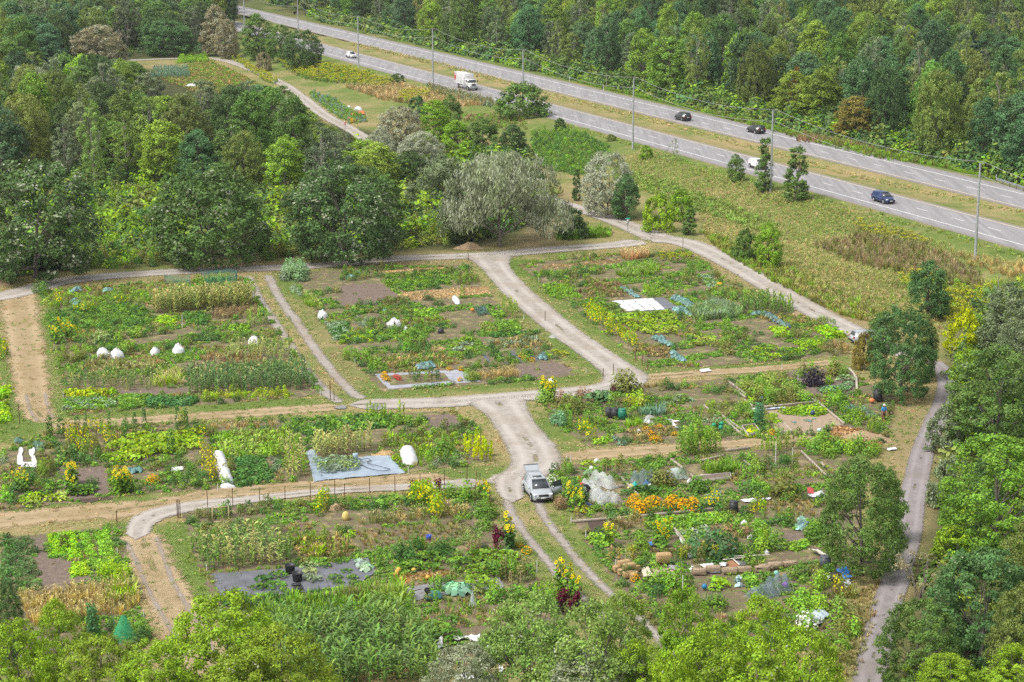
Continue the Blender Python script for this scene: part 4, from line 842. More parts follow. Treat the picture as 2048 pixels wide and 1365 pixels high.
def pr_amaranth():
    b = pr_column(34, .2, 1.1, .24, asp=.45)
    for k in range(5):
        x, y = .16*RNG.normal(size=2); h = RNG.uniform(1.3, 1.85); m = 26; z = RNG.random(m); b.leaves(np.stack([x+.09*RNG.normal(size=m), y+.09*RNG.normal(size=m), h*(.55+.45*z)], 1), rdir(m), .17, .6, 1)
    return b
PK = {}   # kind: (flats, extra materials, object name, category)
def pk(kind, blds, extra, name, cat, ind): PK[kind] = dict(fl=[b.flat() for b in blds], b=blds, ex=extra, name=name, cat=cat, ind=ind, me=None)
EX = [STRAW, GREEN2, BROWNS]
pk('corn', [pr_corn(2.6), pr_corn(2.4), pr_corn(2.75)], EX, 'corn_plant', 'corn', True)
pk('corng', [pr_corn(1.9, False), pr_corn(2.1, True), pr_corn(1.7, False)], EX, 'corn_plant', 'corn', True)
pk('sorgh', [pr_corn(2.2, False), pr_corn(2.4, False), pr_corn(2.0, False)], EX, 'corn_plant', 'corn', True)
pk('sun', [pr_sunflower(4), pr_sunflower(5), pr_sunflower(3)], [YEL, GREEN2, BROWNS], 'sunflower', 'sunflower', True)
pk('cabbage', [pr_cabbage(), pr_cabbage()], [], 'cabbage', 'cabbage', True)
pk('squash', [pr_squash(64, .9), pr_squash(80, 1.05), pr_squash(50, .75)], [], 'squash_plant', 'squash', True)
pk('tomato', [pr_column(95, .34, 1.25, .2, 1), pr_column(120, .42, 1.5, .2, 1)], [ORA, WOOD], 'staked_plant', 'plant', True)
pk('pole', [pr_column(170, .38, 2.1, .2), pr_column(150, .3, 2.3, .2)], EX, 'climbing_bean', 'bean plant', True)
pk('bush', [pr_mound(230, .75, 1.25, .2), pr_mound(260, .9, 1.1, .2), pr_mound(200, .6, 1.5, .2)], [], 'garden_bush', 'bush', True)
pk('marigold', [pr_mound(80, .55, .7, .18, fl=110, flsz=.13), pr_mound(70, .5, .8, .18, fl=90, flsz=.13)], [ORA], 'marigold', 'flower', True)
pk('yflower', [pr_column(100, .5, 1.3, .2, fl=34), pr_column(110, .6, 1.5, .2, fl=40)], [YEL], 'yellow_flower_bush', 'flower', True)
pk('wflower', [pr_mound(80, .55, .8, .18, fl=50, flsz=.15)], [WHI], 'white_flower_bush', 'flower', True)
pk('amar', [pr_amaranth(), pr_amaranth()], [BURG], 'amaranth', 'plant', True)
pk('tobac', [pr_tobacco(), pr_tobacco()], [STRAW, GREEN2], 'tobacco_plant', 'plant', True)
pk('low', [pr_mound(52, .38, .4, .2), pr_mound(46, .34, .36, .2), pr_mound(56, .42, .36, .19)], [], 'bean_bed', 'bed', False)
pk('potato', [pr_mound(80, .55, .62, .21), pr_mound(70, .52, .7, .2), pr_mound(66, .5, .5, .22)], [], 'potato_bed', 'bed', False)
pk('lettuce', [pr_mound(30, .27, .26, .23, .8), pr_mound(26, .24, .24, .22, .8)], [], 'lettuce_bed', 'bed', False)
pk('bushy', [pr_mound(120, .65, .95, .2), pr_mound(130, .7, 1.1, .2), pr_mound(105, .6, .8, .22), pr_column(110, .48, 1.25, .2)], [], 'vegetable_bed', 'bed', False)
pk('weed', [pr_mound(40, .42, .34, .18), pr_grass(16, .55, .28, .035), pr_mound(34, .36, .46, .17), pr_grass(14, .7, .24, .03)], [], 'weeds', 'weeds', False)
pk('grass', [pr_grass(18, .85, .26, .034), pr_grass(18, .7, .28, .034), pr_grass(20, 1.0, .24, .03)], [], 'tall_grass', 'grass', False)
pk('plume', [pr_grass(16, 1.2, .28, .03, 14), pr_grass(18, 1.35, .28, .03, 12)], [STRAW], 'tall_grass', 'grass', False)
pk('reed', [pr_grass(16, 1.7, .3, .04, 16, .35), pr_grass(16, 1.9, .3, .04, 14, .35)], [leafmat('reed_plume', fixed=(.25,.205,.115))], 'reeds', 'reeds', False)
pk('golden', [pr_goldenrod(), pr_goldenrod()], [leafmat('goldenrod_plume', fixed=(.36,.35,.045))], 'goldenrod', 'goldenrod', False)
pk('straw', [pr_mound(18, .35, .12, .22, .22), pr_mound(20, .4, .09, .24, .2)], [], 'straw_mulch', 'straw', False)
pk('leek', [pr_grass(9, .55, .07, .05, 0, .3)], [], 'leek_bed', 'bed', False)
ITEMS = {}
def gridpts(poly, sp, jitter, seed):
    r = np.random.default_rng(seed); P = np.array([(q[0], q[1]) for q in poly]); e = P[1]-P[0]; e = e/(np.linalg.norm(e)+1e-9); n = np.array([-e[1], e[0]])
    su, sv = sp if isinstance(sp, tuple) else (sp, sp); u = (P-P[0])@e; v = (P-P[0])@n
    U, Vv = np.meshgrid(np.arange(u.min(), u.max()+su, su), np.arange(v.min(), v.max()+sv, sv)); U = U+jitter*su*(r.random(U.shape)-.5)*2; Vv = Vv+jitter*sv*(r.random(U.shape)-.5)*(2 if not isinstance(sp, tuple) else .7)
    q = P[0]+U.reshape(-1,1)*e+Vv.reshape(-1,1)*n; return q[inside(poly, q[:,0], q[:,1])]
def patch(v, kind, col, sp, sc, poly, label, jitter=.35, use=True, name=None):
    sc = sc*(.86 if kind in ('bushy', 'potato') else 1); W_ = GP(v, poly); q = gridpts(W_, sp, jitter, len(ITEMS)+len(USED)*7+len(poly)); d = PK[kind]
    if use: USED.append([(p[0], p[1]) for p in W_])
    cols = col if isinstance(col, list) else [col]
    if d['ind']:
        for x, y in q: ITEMS.setdefault(kind, []).append((x, y, sc*RNG.uniform(.8, 1.15), jit(cols[RNG.integers(len(cols))], .13), label))
    elif len(q): mass(name or d['name'], q, cols, label, d['cat'], (sc*.8, sc*1.2), d['fl'], d['ex'])
def spot(v, kind, col, sc, pts, label, ys=1.0):
    for p in GP(v, pts): ITEMS.setdefault(kind, []).append((p.x, p.y, sc*(RNG.uniform(.9, 1.1) if ' ' in pts else 1), jit(col, .08), label))
BEAN=(.115,.235,.045); DBEAN=(.065,.155,.04); LIME=(.235,.385,.04); BLUE=(.155,.25,.20); KALE=(.17,.28,.27); OLV=(.165,.19,.055); DRY=(.34,.28,.115); CPALE=(.38,.42,.16); CDARK=(.135,.235,.075); LEAFG=(.15,.29,.05); SILV=(.22,.30,.19); GOLD=(.40,.34,.13); STR=(.56,.44,.24); FRESH=(.20,.36,.055); PURP=(.03,.022,.04); BROWN=(.25,.19,.10)

tuft = [pr_mound(9, .2, .09, .16, .4).flat(), pr_mound(7, .16, .12, .15, .4).flat(), pr_mound(11, .26, .07, .17, .4).flat()]
r4 = np.random.default_rng(77); ga_ = [(p[0], p[1]) for p in GP('p', '-40,575 130,560 560,530 960,512 1290,480 1380,490 1560,590 1750,690 1860,720 1900,800 1850,900 1830,1100 1760,1330 1690,1365 -40,1365')]
q = scatter(ga_, 2.6, 31); keep = np.ones(len(q), bool)
for k_, (v_, s_) in BLOCKS.items(): keep &= ~(inside([(p[0], p[1]) for p in GP(v_, s_)], q[:,0], q[:,1]) & (r4.random(len(q)) < .93))
for mt_, Q_ in LQ:
    d_ = np.full(len(q), 1e9); hw_ = np.zeros(len(q))
    for c_ in range(0, len(Q_), 2):
        dd = np.hypot(q[:,0]-Q_[c_,0], q[:,1]-Q_[c_,1]); m_ = dd < d_; d_[m_] = dd[m_]; hw_[m_] = Q_[c_,2]/2
    f_ = d_/np.maximum(hw_, .1)
    if mt_ in (GRAV, GRAVN, PATHM): keep &= ~((f_ < 1.02+.12*r4.normal(size=len(q))) & ~((f_ < .1) & (r4.random(len(q)) < .15)))
    elif mt_ is DIRT: keep &= ~((f_ < .8+.3*r4.normal(size=len(q))) & (r4.random(len(q)) < .8))
    elif mt_ in (TWO, TWOW): keep &= ~((np.abs(f_-.58) < .24+.06*r4.normal(size=len(q))))
q = q[keep]; n_ = 3; gsel = np.sin(q[:,0]*.21+1)+np.sin(q[:,1]*.17)+np.sin(q[:,0]*.07-q[:,1]*.11)+.9*r4.normal(size=len(q))
mass('mown_grass', q[gsel > .45], [(.16,.25,.05), (.20,.28,.07), (.13,.22,.045)], 'short green grass between the plots', 'grass', (.7, 1.3), tuft, [], .01)
mass('mown_grass', q[gsel <= .45], [(.42,.34,.18), (.36,.30,.14), (.30,.28,.11), (.46,.38,.22)], 'short dry grass between the plots', 'grass', (.7, 1.3), tuft, [], .01)
# ------------------------------------------------ planting plan (photo coordinates of the ground)
for v_, s_ in (('b','1590,450 1900,430 1965,485 1680,512'), ('p','612,903 776,912 812,950 628,965'), ('d','1230,735 2048,655 2080,805 1300,880'), ('e','0,660 165,640 210,725 0,820'), ('e','365,815 935,757 960,822 400,910'), ('k','560,680 1780,590 1800,650 960,830 720,790'), ('j','400,520 560,300 850,430 820,605 530,620'), ('n','475,790 620,770 685,860 545,890'), ('n','822,780 950,755 1045,850 905,865'), ('j','1640,340 2048,300 2060,345 1690,390'), ('l','235,235 575,215 600,250 270,275'), ('l','985,140 1160,135 1210,205 1040,220'), ('l','1310,1030 1440,1030 1500,1140 1380,1170'), ('f','800,980 860,935 905,985 830,1060'), ('j','1000,380 1150,370 1150,430 900,440'), ('m','1450,575 1590,580 1590,680 1540,690'), ('d','100,0 215,0 215,118 100,118')):
    USED.append([(p_[0], p_[1]) for p_ in GP(v_, s_)])
# corn block, upper left
patch('a','corn',[CPALE,(.34,.37,.14),(.25,.34,.10)],(.55,.8),1.0,'890,530 1500,480 1470,428 900,470','tall tasselled corn plant in the pale block near the green netting')
patch('a','potato',[LEAFG,BEAN,DBEAN],(.75,.9),1.15,'270,520 560,470 800,470 900,560 800,640 560,610 290,640','mid green potato bed left of the tall corn')
patch('a','bushy',[LEAFG,FRESH,OLV],.95,.9,'250,440 560,410 860,400 880,455 560,460 280,510','leafy green bed below the gravel road')
patch('a','low',[LIME,FRESH],.5,1.3,'920,570 1030,610 1025,550 930,535','lime green bed in front of the tall corn')
patch('a','bushy',[BROWN,(.24,.20,.10)],.7,.75,'1240,560 1520,540 1500,490 1230,500','brown seeding weeds in front of the tall corn', name='dry_weeds')
patch('a','low',[DBEAN,BEAN],(.5,.9),1.2,'1075,590 1220,600 1210,520 1080,515','dark green rows in front of the corn')
patch('a','corn',[FRESH,(.22,.34,.09)],.8,.75,'1440,605 1580,605 1560,560 1440,570','short light corn beside the two track lane')
patch('a','potato',[DBEAN,BEAN],.7,1,'1060,690 1340,690 1330,650 1070,655','dark green bed in the middle of the corn block')
patch('a','lettuce',[FRESH,LEAFG],.55,1.2,'1330,620 1470,640 1460,590 1340,590','small salad bed near the short corn')
patch('a','corng',[(.28,.36,.12),CPALE],.85,.8,'1340,790 1720,800 1690,715 1350,730','thin light corn in the right of the corn block')
patch('a','grass',[DRY,GOLD,BROWN],.8,.9,'1180,810 1560,830 1540,770 1180,760','dry weeds among the light corn', name='dry_weeds')
patch('a','corng',[CDARK,(.17,.27,.10),(.12,.22,.09)],.75,1.0,'1110,1000 1850,965 1790,850 1090,880','dark green corn in the front right of the corn block')
patch('a','bushy',[LIME,(.28,.36,.05)],.7,.7,'1160,1035 1700,1010 1690,975 1160,995','yellow green bean row in front of the dark corn')
patch('a','plume',[LIME,CPALE],.8,1,'900,955 1065,945 1060,870 920,880','yellow green millet beside the dark corn', name='millet')
patch('a','corng',[(.25,.32,.10),CDARK],(.8,1.1),.8,'390,985 900,965 890,890 390,910','loose corn rows at the left front of the corn block')
patch('a','grass',[DRY,CPALE,OLV],.8,1,'480,860 920,850 900,810 480,820','dry grassy weeds across the corn block', name='dry_weeds')
patch('a','low',[LIME,(.34,.40,.04)],.45,1.6,'385,1008 662,998 662,985 385,992','yellow hedge like row at the left front of the corn block')
patch('a','low',[LEAFG,SILV,BEAN],(.42,.6),1.1,'380,1088 665,1078 662,1018 382,1022','speckled bean bed in the left front corner of the corn block')
patch('a','low',[BEAN,LEAFG],(.42,.6),1.1,'695,1080 850,1075 850,1000 695,1005','light bean bed beside the dark bean bed')
patch('a','low',[DBEAN,(.06,.17,.06)],(.4,.55),1.2,'858,1075 1142,1055 1142,1012 870,1018','dark green bean bed at the front of the corn block')
sheet('a','690,1000 860,995 1100,990 1100,955 700,965','soil',BARE,'bare soil strip behind the dark bean bed')
spot('a','yflower',LEAFG,1.0,'455,515 500,515 540,510 690,470 730,465 350,470','yellow flowering bush in the left of the corn block')
spot('a','sun',LEAFG,1.15,'310,680 330,700 360,690 390,670 420,675 440,690 345,650 400,650','sunflower at the left edge of the corn block')
spot('a','bush',(.24,.36,.13),1.5,'600,690','pale round bush in the corn block behind the white covers')
spot('a','bush',FRESH,1.0,'690,690 760,720 730,740 800,660','fresh green bush behind the white covers')
spot('a','bush',OLV,.9,'380,790 430,800 470,790','olive bush left of the white covers')
spot('a','cabbage',KALE,1.5,'420,400 440,395 465,390 455,382 630,385 645,390 620,392 430,462 445,470 460,460 438,452','big blue green cabbage by the gravel road above the corn block')
spot('a','bush',MD,1.3,'225,395 265,395 250,410','round bush at the upper left corner of the corn block')
spot('a','bush',LEAFG,1.0,'1160,340 1200,345 1250,335 1290,340 1330,330','green bush inside the teal netting')
patch('a','bushy',[LEAFG,OLV,FRESH],1.0,.8,'500,700 560,760 340,840 320,760','mixed greens at the left edge of the corn block')
patch('a','bushy',[LEAFG,DBEAN],1.0,.8,'1460,700 1600,690 1560,650 1440,660','leafy plants by the right white cover')
# middle block
sheet('b','0,355 235,345 330,400 370,445 180,470 0,480','soil',BARE,'bare brown soil in the upper left of the middle block')
patch('b','straw',[STR,(.5,.4,.22)],.35,1.2,'345,400 860,364 885,402 640,432 400,440','pale straw mulch across the middle block')
patch('b','straw',[STR],.32,1.1,'238,272 640,248 640,258 240,282','thin straw row at the top of the middle block')
patch('b','low',[OLV,BEAN],(.45,.7),1.2,'245,300 655,268 655,288 250,318','low olive rows at the top of the middle block')
patch('b','potato',[BEAN,FRESH,DBEAN],.75,1.15,'255,335 640,302 640,350 310,388','green potato bed in the top of the middle block')
patch('b','bushy',[OLV,LEAFG],.9,.9,'650,292 760,285 838,340 740,358 655,345','bushy bed at the upper right of the middle block')
patch('b','bushy',[LEAFG,OLV,DBEAN],1.0,.8,'0,275 210,268 222,312 120,328 0,330','leafy bed at the upper left of the middle block')
patch('b','potato',[LEAFG,DBEAN,OLV],.8,1.1,'210,440 400,430 430,520 230,530','leafy green bed below the straw mulch')
patch('b','low',[BEAN,FRESH],.5,1.1,'430,500 590,510 560,545 440,545','small bean bed in the middle of the middle block')
patch('b','low',[DBEAN,BEAN,OLV],.5,1.2,'30,505 180,485 190,515 60,540','dark bean bed at the left of the middle block')
patch('b','potato',[SILV,BEAN],.7,.9,'80,550 200,548 218,600 120,605','grey green bed beside the white net heap')
patch('b','potato',[DBEAN,BEAN,LIME],.75,1,'20,640 250,622 270,688 0,700','dark green bed at the left below the net heap')
patch('b','potato',[LEAFG,BEAN],.75,1.1,'250,620 380,606 560,620 520,668 260,682','green bed in front of the white net heap')
patch('b','bushy',[LEAFG,DBEAN],.85,1,'330,720 420,670 490,700 480,765 400,758','bushy bed left of the straw heap')
patch('b','weed',[OLV,LEAFG,DRY],.6,1.1,'290,772 620,765 620,840 230,848','weedy strip above the fabric edged flower bed')
patch('b','squash',[FRESH,SILV],1.3,.9,'650,690 760,682 800,740 700,750','squash plant right of the straw heap')
patch('b','potato',[DBEAN,FRESH],.75,1,'635,760 700,755 800,770 700,800','green bed below the squash in the middle block')
patch('b','low',[BEAN,LEAFG],(.4,.8),1.2,'895,505 940,500 965,552 905,560','short green row in the right of the middle block')
patch('b','low',[FRESH,BEAN],.42,1.25,'965,572 1020,567 1055,622 1000,632','bright green row near the stake by the road')
patch('b','low',[BEAN,DBEAN],.42,1.3,'890,648 1155,627 1158,640 892,662','long green row across the right of the middle block')
patch('b','low',[LEAFG],.45,1.1,'905,580 935,578 965,612 935,618','narrow green row beside the bright row')
patch('b','low',[LEAFG,OLV],.45,1.1,'820,585 880,582 920,632 860,640','green herb bed in the right of the middle block')
patch('b','leek',[KALE,BLUE],(.25,.5),1,'790,500 850,492 872,528 812,540','blue green leek bed below the pumpkin')
patch('b','corn',[FRESH,CPALE],.8,.7,'940,490 1000,480 1055,550 985,552','small light corn patch at the right of the middle block')
patch('b','weed',[DRY,SILV,OLV],.6,1.1,'860,690 1150,660 1240,715 1180,730 960,720','dry weedy bed above the black plastic strips')
for k, s in enumerate(('830,755 850,752 882,805 862,810','905,742 935,738 1000,812 965,818','985,742 1012,738 1080,808 1048,815','1085,735 1112,730 1172,796 1140,802')):
    sheet('b',s,'plastic_strip',M('ground_fabric',(.075,.075,.085),.5,0,(.13,.13,.14),1.5),['first','second','third','last'][k]+' black plastic strip from the left at the front of the middle block','plastic strip',None,.03)
patch('b','potato',[DBEAN,BEAN],.7,1,'840,715 900,705 965,800 930,815','green row between the first two black strips')
patch('b','potato',[DBEAN,BEAN],.7,.9,'950,745 985,740 1040,800 1010,812','green row between the middle black strips')
spot('b','marigold',BEAN,.8,'1062,778 1082,790','orange flower between the black strips'); spot('b','marigold',BEAN,.7,'1125,800','orange flower beside the last black strip')
patch('b','squash',[(.32,.38,.06),LIME],1.2,.8,'1200,750 1270,735 1325,775 1225,788','yellowing squash plant at the right end of the black strips')
spot('b','cabbage',KALE,1.5,'1178,785 1195,790 1190,770','blue kale at the end of the black strips')
spot('b','cabbage',KALE,1.4,'460,835 480,828 505,825 530,820 545,835 500,845 475,845 520,840','blue green cabbage above the fabric edged bed')
spot('b','cabbage',KALE,1.3,'55,320 70,312 110,285 60,308 265,512','blue cabbage in the upper left of the middle block')
sheet('b','1035,830 1140,820 1160,890 1045,892','soil',BARE,'left bare soil plot at the front of the middle block')
sheet('b','1150,818 1265,806 1370,852 1270,886 1170,890','soil',BARE,'right bare soil plot at the front of the middle block')
patch('b','plume',[GOLD,DRY],.6,.7,'770,880 1040,850 1050,892 850,915','golden dry grass beside the bare plots', name='golden_grass')
sheet('b','200,875 640,852 700,850 825,918 285,962','ground_fabric',M('grey_fabric',(.36,.37,.41),.6,0,(.27,.28,.32),1.2),'grey landscape fabric around the front flower bed of the middle block','fabric','thing',.05)
sheet('b','245,885 610,868 650,915 300,942','soil',SOIL,'soil inside the grey fabric edging',None,'structure',.05)
spot('b','marigold',(.16,.2,.05),.75,'255,895 265,905 275,915 262,885','small orange red flower at the left of the fabric edged bed')
PK['red'] = dict(PK['marigold'], ex=[M('petal_red',(.62,.05,.05))], name='red_flower'); spot('b','red',(.2,.12,.05),.7,'325,895 335,905 345,912','small red flower in the fabric edged bed')
patch('b','tomato',[LEAFG,OLV,DBEAN],(1.3,1.0),.75,'360,890 600,872 640,920 370,938','staked plant inside the grey fabric edging')
spot('b','marigold',(.2,.2,.04),.7,'640,852','yellow orange flower on the right of the grey fabric'); spot('b','marigold',(.2,.14,.03),.7,'708,856','bronze flower on the right of the grey fabric'); spot('b','marigold',(.2,.2,.04),.7,'703,915','yellow flower low on the right of the grey fabric')
spot('b','bush',LEAFG,.9,'745,900 770,910 790,905','green bush at the right end of the grey fabric')
spot('b','bush',LEAFG,1.0,'60,760 40,790 130,780 160,800 200,820 90,800 230,840','bush in the lower left corner of the middle block')
spot('b','bush',DBEAN,.9,'515,440 115,478 170,478 575,470','dark bush near the straw mulch')
spot('b','pole',FRESH,.9,'718,432','pale climbing plant beside the white cloche'); spot('b','amar',LEAFG,.55,'320,610','burgundy plant before the white net heap')
patch('a','bush',[(.17,.29,.14),SILV],.9,1.5,'1660,330 1780,340 1770,270 1680,275','tall grey green shrub clump at the upper left corner of the middle block')
patch('a','potato',[SILV,BEAN],.7,.9,'1700,370 1760,365 1800,420 1730,420','grey green bed below the shrub clump'); patch('a','grass',[CPALE,FRESH],.6,1.1,'1780,470 1880,500 1850,430 1770,400','light grassy row beside the bare soil',name='light_grass')
patch('a','low',[DBEAN,SILV],.5,1,'1900,580 2040,570 2040,640 1960,680','dark rows at the left of the middle block')
# right block
patch('b','straw',[STR,DRY,BROWN],.45,1,'1180,240 1640,200 1640,228 1190,262','dry straw strip at the top of the right block')
patch('b','bushy',[OLV,LEAFG,DBEAN],.8,.85,'1115,300 1540,262 1560,290 1130,318','dark hedge like row at the top of the right block')
patch('b','grass',[FRESH,(.26,.36,.12)],.5,1.3,'1610,290 1800,245 1860,270 1850,300 1650,310','light green tall grass in the right block',name='light_grass')
patch('b','plume',[STR,DRY],.6,1.1,'1650,180 1800,172 1800,200 1660,210','pale feathery grass below the gravel road',name='feather_grass')
patch('b','golden',[LEAFG,OLV],.8,.7,'1830,190 2040,185 2060,215 1870,228','yellow flowering weeds below the gravel road')
patch('b','weed',[FRESH,LEAFG],.6,1.2,'1190,355 1320,345 1420,430 1290,442 1220,420','bright low weeds at the left of the right block')
spot('b','amar',BROWN,.7,'1405,420','dark red plant in the right block')
patch('b','weed',[OLV,BROWN,LEAFG],.6,1.1,'1420,350 1640,340 1680,420 1440,440','brownish weeds behind the white sheets')
spot('b','cabbage',KALE,1.2,'1650,375 1665,385 1680,395 1695,400 1710,410 1725,420 1740,428 1670,378 1700,392','blue green kale in the row behind the white sheets')
patch('b','bushy',[BEAN,FRESH],.8,.9,'1750,375 1880,355 1900,415 1800,428','bushy green bed right of the kale row')
patch('b','yflower',[LEAFG,FRESH],1.2,.85,'1400,500 1470,470 1770,720 1690,745 1560,640','yellow flowering bush in the hedge below the white sheets')
patch('b','squash',[(.30,.42,.08),FRESH,LIME],1.25,.95,'1640,545 1900,515 1980,580 1940,645 1780,640 1660,610','light squash plant below the white sheets')
patch('b','squash',[LEAFG,BEAN],1.3,.8,'1420,470 1590,460 1640,540 1560,560','squash plant left of the white sheets')
spot('b','cabbage',KALE,1.5,'1955,440 1975,445 1995,450 2015,455 2035,462 2048,470 1965,430 1985,437 2005,445 2025,450','blue green kale in the row right of the black sheet')
spot('b','cabbage',KALE,1.5,'1975,505 2000,510 2025,520 2045,530 1990,520 2015,512 1850,670 1870,680 1890,690 1910,700 1930,712 1880,672 1950,760 1970,775 1990,790 2005,800 1960,780','blue green kale in the lower rows of the right block')
patch('b','weed',[DRY,BROWN,OLV],.6,1.1,'1790,720 1930,720 1920,780 1800,780','dry weeds in the lower corner of the right block')
patch('c','corng',[FRESH,CDARK,(.19,.32,.10)],.8,1.0,'380,525 705,530 690,490 600,450 395,455','tall green sorghum at the right of the right block')
patch('c','grass',[(.24,.36,.14),SILV],.5,1.4,'90,510 250,455 370,495 370,545 130,565','feathery light green patch in the right block',name='fennel_patch')
spot('c','cabbage',KALE,1.5,'10,440 30,450 50,460 70,470 85,482 5,500 25,505 50,512 75,520 95,530 40,498 65,508','blue green kale left of the feathery patch')
spot('c','cabbage',KALE,1.5,'470,530 500,528 530,530 560,535 580,550 600,565 620,580 640,592 660,602 550,545 590,556','blue green kale in the row in front of the sorghum')
patch('c','low',[FRESH,LIME],.5,1.3,'560,605 640,612 700,658 620,662','lime bed below the kale row')
patch('c','low',[(.20,.42,.045),LIME],.45,1.7,'835,618 890,605 985,655 910,672','vivid lime bed near the half hidden car')
patch('c','low',[FRESH,LIME],.5,1.2,'690,692 860,692 850,720 760,722','small lime bed at the lower right of the right block')
patch('c','squash',[FRESH,LIME,BEAN],1.2,.8,'465,712 820,742 830,768 560,785 485,752','squash plant in the bright front bed of the right block')
patch('c','squash',[(.30,.40,.08),FRESH],1.2,.8,'95,655 270,655 260,702 120,722','light squash plant in the left front of the right block')
patch('c','bushy',[LEAFG,OLV],.9,.8,'820,560 900,540 950,600 850,620','bushes at the right end of the right block')
patch('c','bushy',[OLV,DRY],.9,.8,'880,690 1000,690 1040,760 900,780','weedy corner of the right block')
patch('c','bushy',[OLV,LEAFG],.9,1.0,'270,700 330,690 340,760 280,770','mixed greens at the front of the right block')
spot('c','pole',LEAFG,.9,'290,650 300,690 320,640','climbing plant in the middle of the right block'); spot('c','bush',LEAFG,.9,'340,420 300,390 350,440 160,600','bush left of the sorghum')
spot('c','pole',(.30,.40,.07),.6,'65,425 75,420','yellow green plant beside the kale')
patch('c','potato',[LEAFG,BEAN],.8,1,'50,215 190,215 220,265 90,270','green bed beside the gravel road at the top right')
patch('c','low',[LEAFG,SILV],.6,1,'130,300 200,290 290,360 200,370','low rows near the yellow tub')
# left block
patch('a','squash',[LIME,(.28,.43,.06)],1.15,1.1,'700,1250 1130,1230 1140,1330 900,1363 690,1363','lime squash plant in the big bed of the left block')
patch('d','squash',[LIME,(.28,.43,.06)],1.15,1.0,'650,30 900,10 880,60 700,90','lime squash plant in the front of the left block')
spot('a','pole',DBEAN,1.0,'290,1245 360,1250 455,1225 505,1245 730,1270 845,1190 1040,1180 1000,1340','dark column of climbing beans in the left block')
spot('a','pole',DBEAN,.95,'640,1200 790,1240 1090,1215','dark column of climbing beans at the back of the left block')
patch('a','yflower',[LEAFG,OLV],1.5,.95,'300,1230 640,1180 660,1330 400,1340','yellow flowering bush in the left of the left block')
patch('a','yflower',[OLV,LEAFG],1.5,.9,'880,1190 1120,1160 1140,1185 900,1200','yellow flowering bush along the tan lane')
patch('a','yflower',[LEAFG,FRESH],1.5,.9,'1140,1230 1210,1220 1240,1363 1160,1363','yellow flowering bush right of the lime squash')
patch('a','plume',[GOLD,DRY,CPALE],.7,.6,'1190,1180 1640,1155 1650,1190 1200,1205','golden grass along the tan lane',name='golden_grass')
patch('a','weed',[FRESH,(.25,.34,.09)],.55,1.3,'1240,1240 1690,1200 1720,1300 1620,1363 1260,1363','light green weedy bed in the left block')
patch('a','low',[DBEAN,LEAFG],(.4,.85),1.3,'1760,1190 2040,1140 2048,1210 1780,1240','dark rows at the back of the left block')
patch('p','low',[DBEAN,LEAFG],(.4,.85),1.3,'690,838 770,830 775,858 690,868','dark rows beside the tan lane')
patch('p','corn',[CPALE,(.36,.38,.15)],(.6,.85),.85,'622,918 745,908 742,888 625,897','tasselled corn plant behind the grey tarp')
patch('p','low',[DBEAN,(.08,.19,.05)],(.4,.9),1.2,'472,975 548,963 530,912 470,920','dark green herb rows beside the white tunnel')
patch('p','corng',[CPALE,FRESH],.75,.85,'572,962 622,955 600,895 555,900','light corn beside the grey tarp')
patch('p','potato',[SILV,DBEAN],.7,1,'548,945 570,942 560,915 545,918','grey green bed between the herb rows and the light corn')
sheet('p','850,832 905,828 922,850 862,858','soil',BARE,'bare soil plot at the top of the left block'); patch('p','weed',[OLV,LEAFG,LIME],.6,1.1,'770,870 900,866 920,880 900,920 790,925','low greens beside the white dome in the left block')
patch('p','tobac',[(.46,.55,.05),(.40,.52,.05)],.85,1.05,'926,895 955,885 988,915 990,926 940,928','vivid yellow green tobacco plant by the gravel road')
patch('p','bushy',[LEAFG,DBEAN,SILV],.85,.9,'845,920 925,915 930,935 850,940','leafy front bed left of the tobacco')
spot('p','bush',BEAN,1.5,'887,905','round green bush left of the tobacco'); spot('p','bush',LEAFG,.9,'815,848 825,850 795,850 840,850','bush by the bare soil plot of the left block')
spot('p','corng',LIME,.9,'735,830 742,832 748,836 755,832 765,838 770,835 800,838 808,836','light corn standing by the gravel road in the left block')
sheet('d','320,120 560,105 620,110 640,250 470,300 400,300','soil',BARE,'bare soil plot at the left front of the left block'); sheet('d','450,290 640,280 640,298 480,312','soil',DARKSOIL,'dark compost strip at the front of the left block')
spot('d','sun',LEAFG,1.1,'385,200 405,210 425,200 440,215 395,260 420,270','sunflower on the bare plot at the left')
spot('d','sun',LEAFG,1.1,'100,240 125,245 150,250 680,250 700,265 720,260 745,255 690,240 735,240','sunflower at the front of the left block')
spot('d','yflower',LEAFG,.9,'140,210 110,225 660,215','yellow flowering bush at the left front of the left block')
spot('d','squash',BEAN,1.0,'490,250 520,245 470,260 510,262','squash plant on the bare plot at the left'); spot('d','bush',DBEAN,.8,'540,205','small dark bush on the bare plot at the left')
patch('d','squash',[LIME,(.33,.44,.10)],1.2,.9,'120,290 380,265 385,320 130,345','lime squash plant in the lower left corner of the left block')
patch('d','bushy',[LEAFG,DBEAN,FRESH],.95,1.1,'0,260 110,250 110,340 0,345','dense greens at the left edge of the left block'); patch('d','bushy',[LEAFG,OLV,DBEAN],.95,1.2,'150,130 320,110 330,250 180,255','tall leafy plants at the left of the left block')
patch('d','bushy',[LEAFG,OLV,DBEAN],1,1.1,'300,0 600,-20 640,90 330,95','leafy bed behind the bare plot of the left block'); patch('d','bushy',[DBEAN,LEAFG],.9,.8,'750,200 940,190 945,250 770,265','leafy front row of the left block')
spot('d','marigold',LEAFG,.9,'735,190 755,188 890,190 905,195 880,205','orange yellow flower at the front of the left block'); spot('d','cabbage',KALE,1.3,'740,135 760,132 790,130 810,132 750,142 780,140','blue green cabbage in the front of the left block')
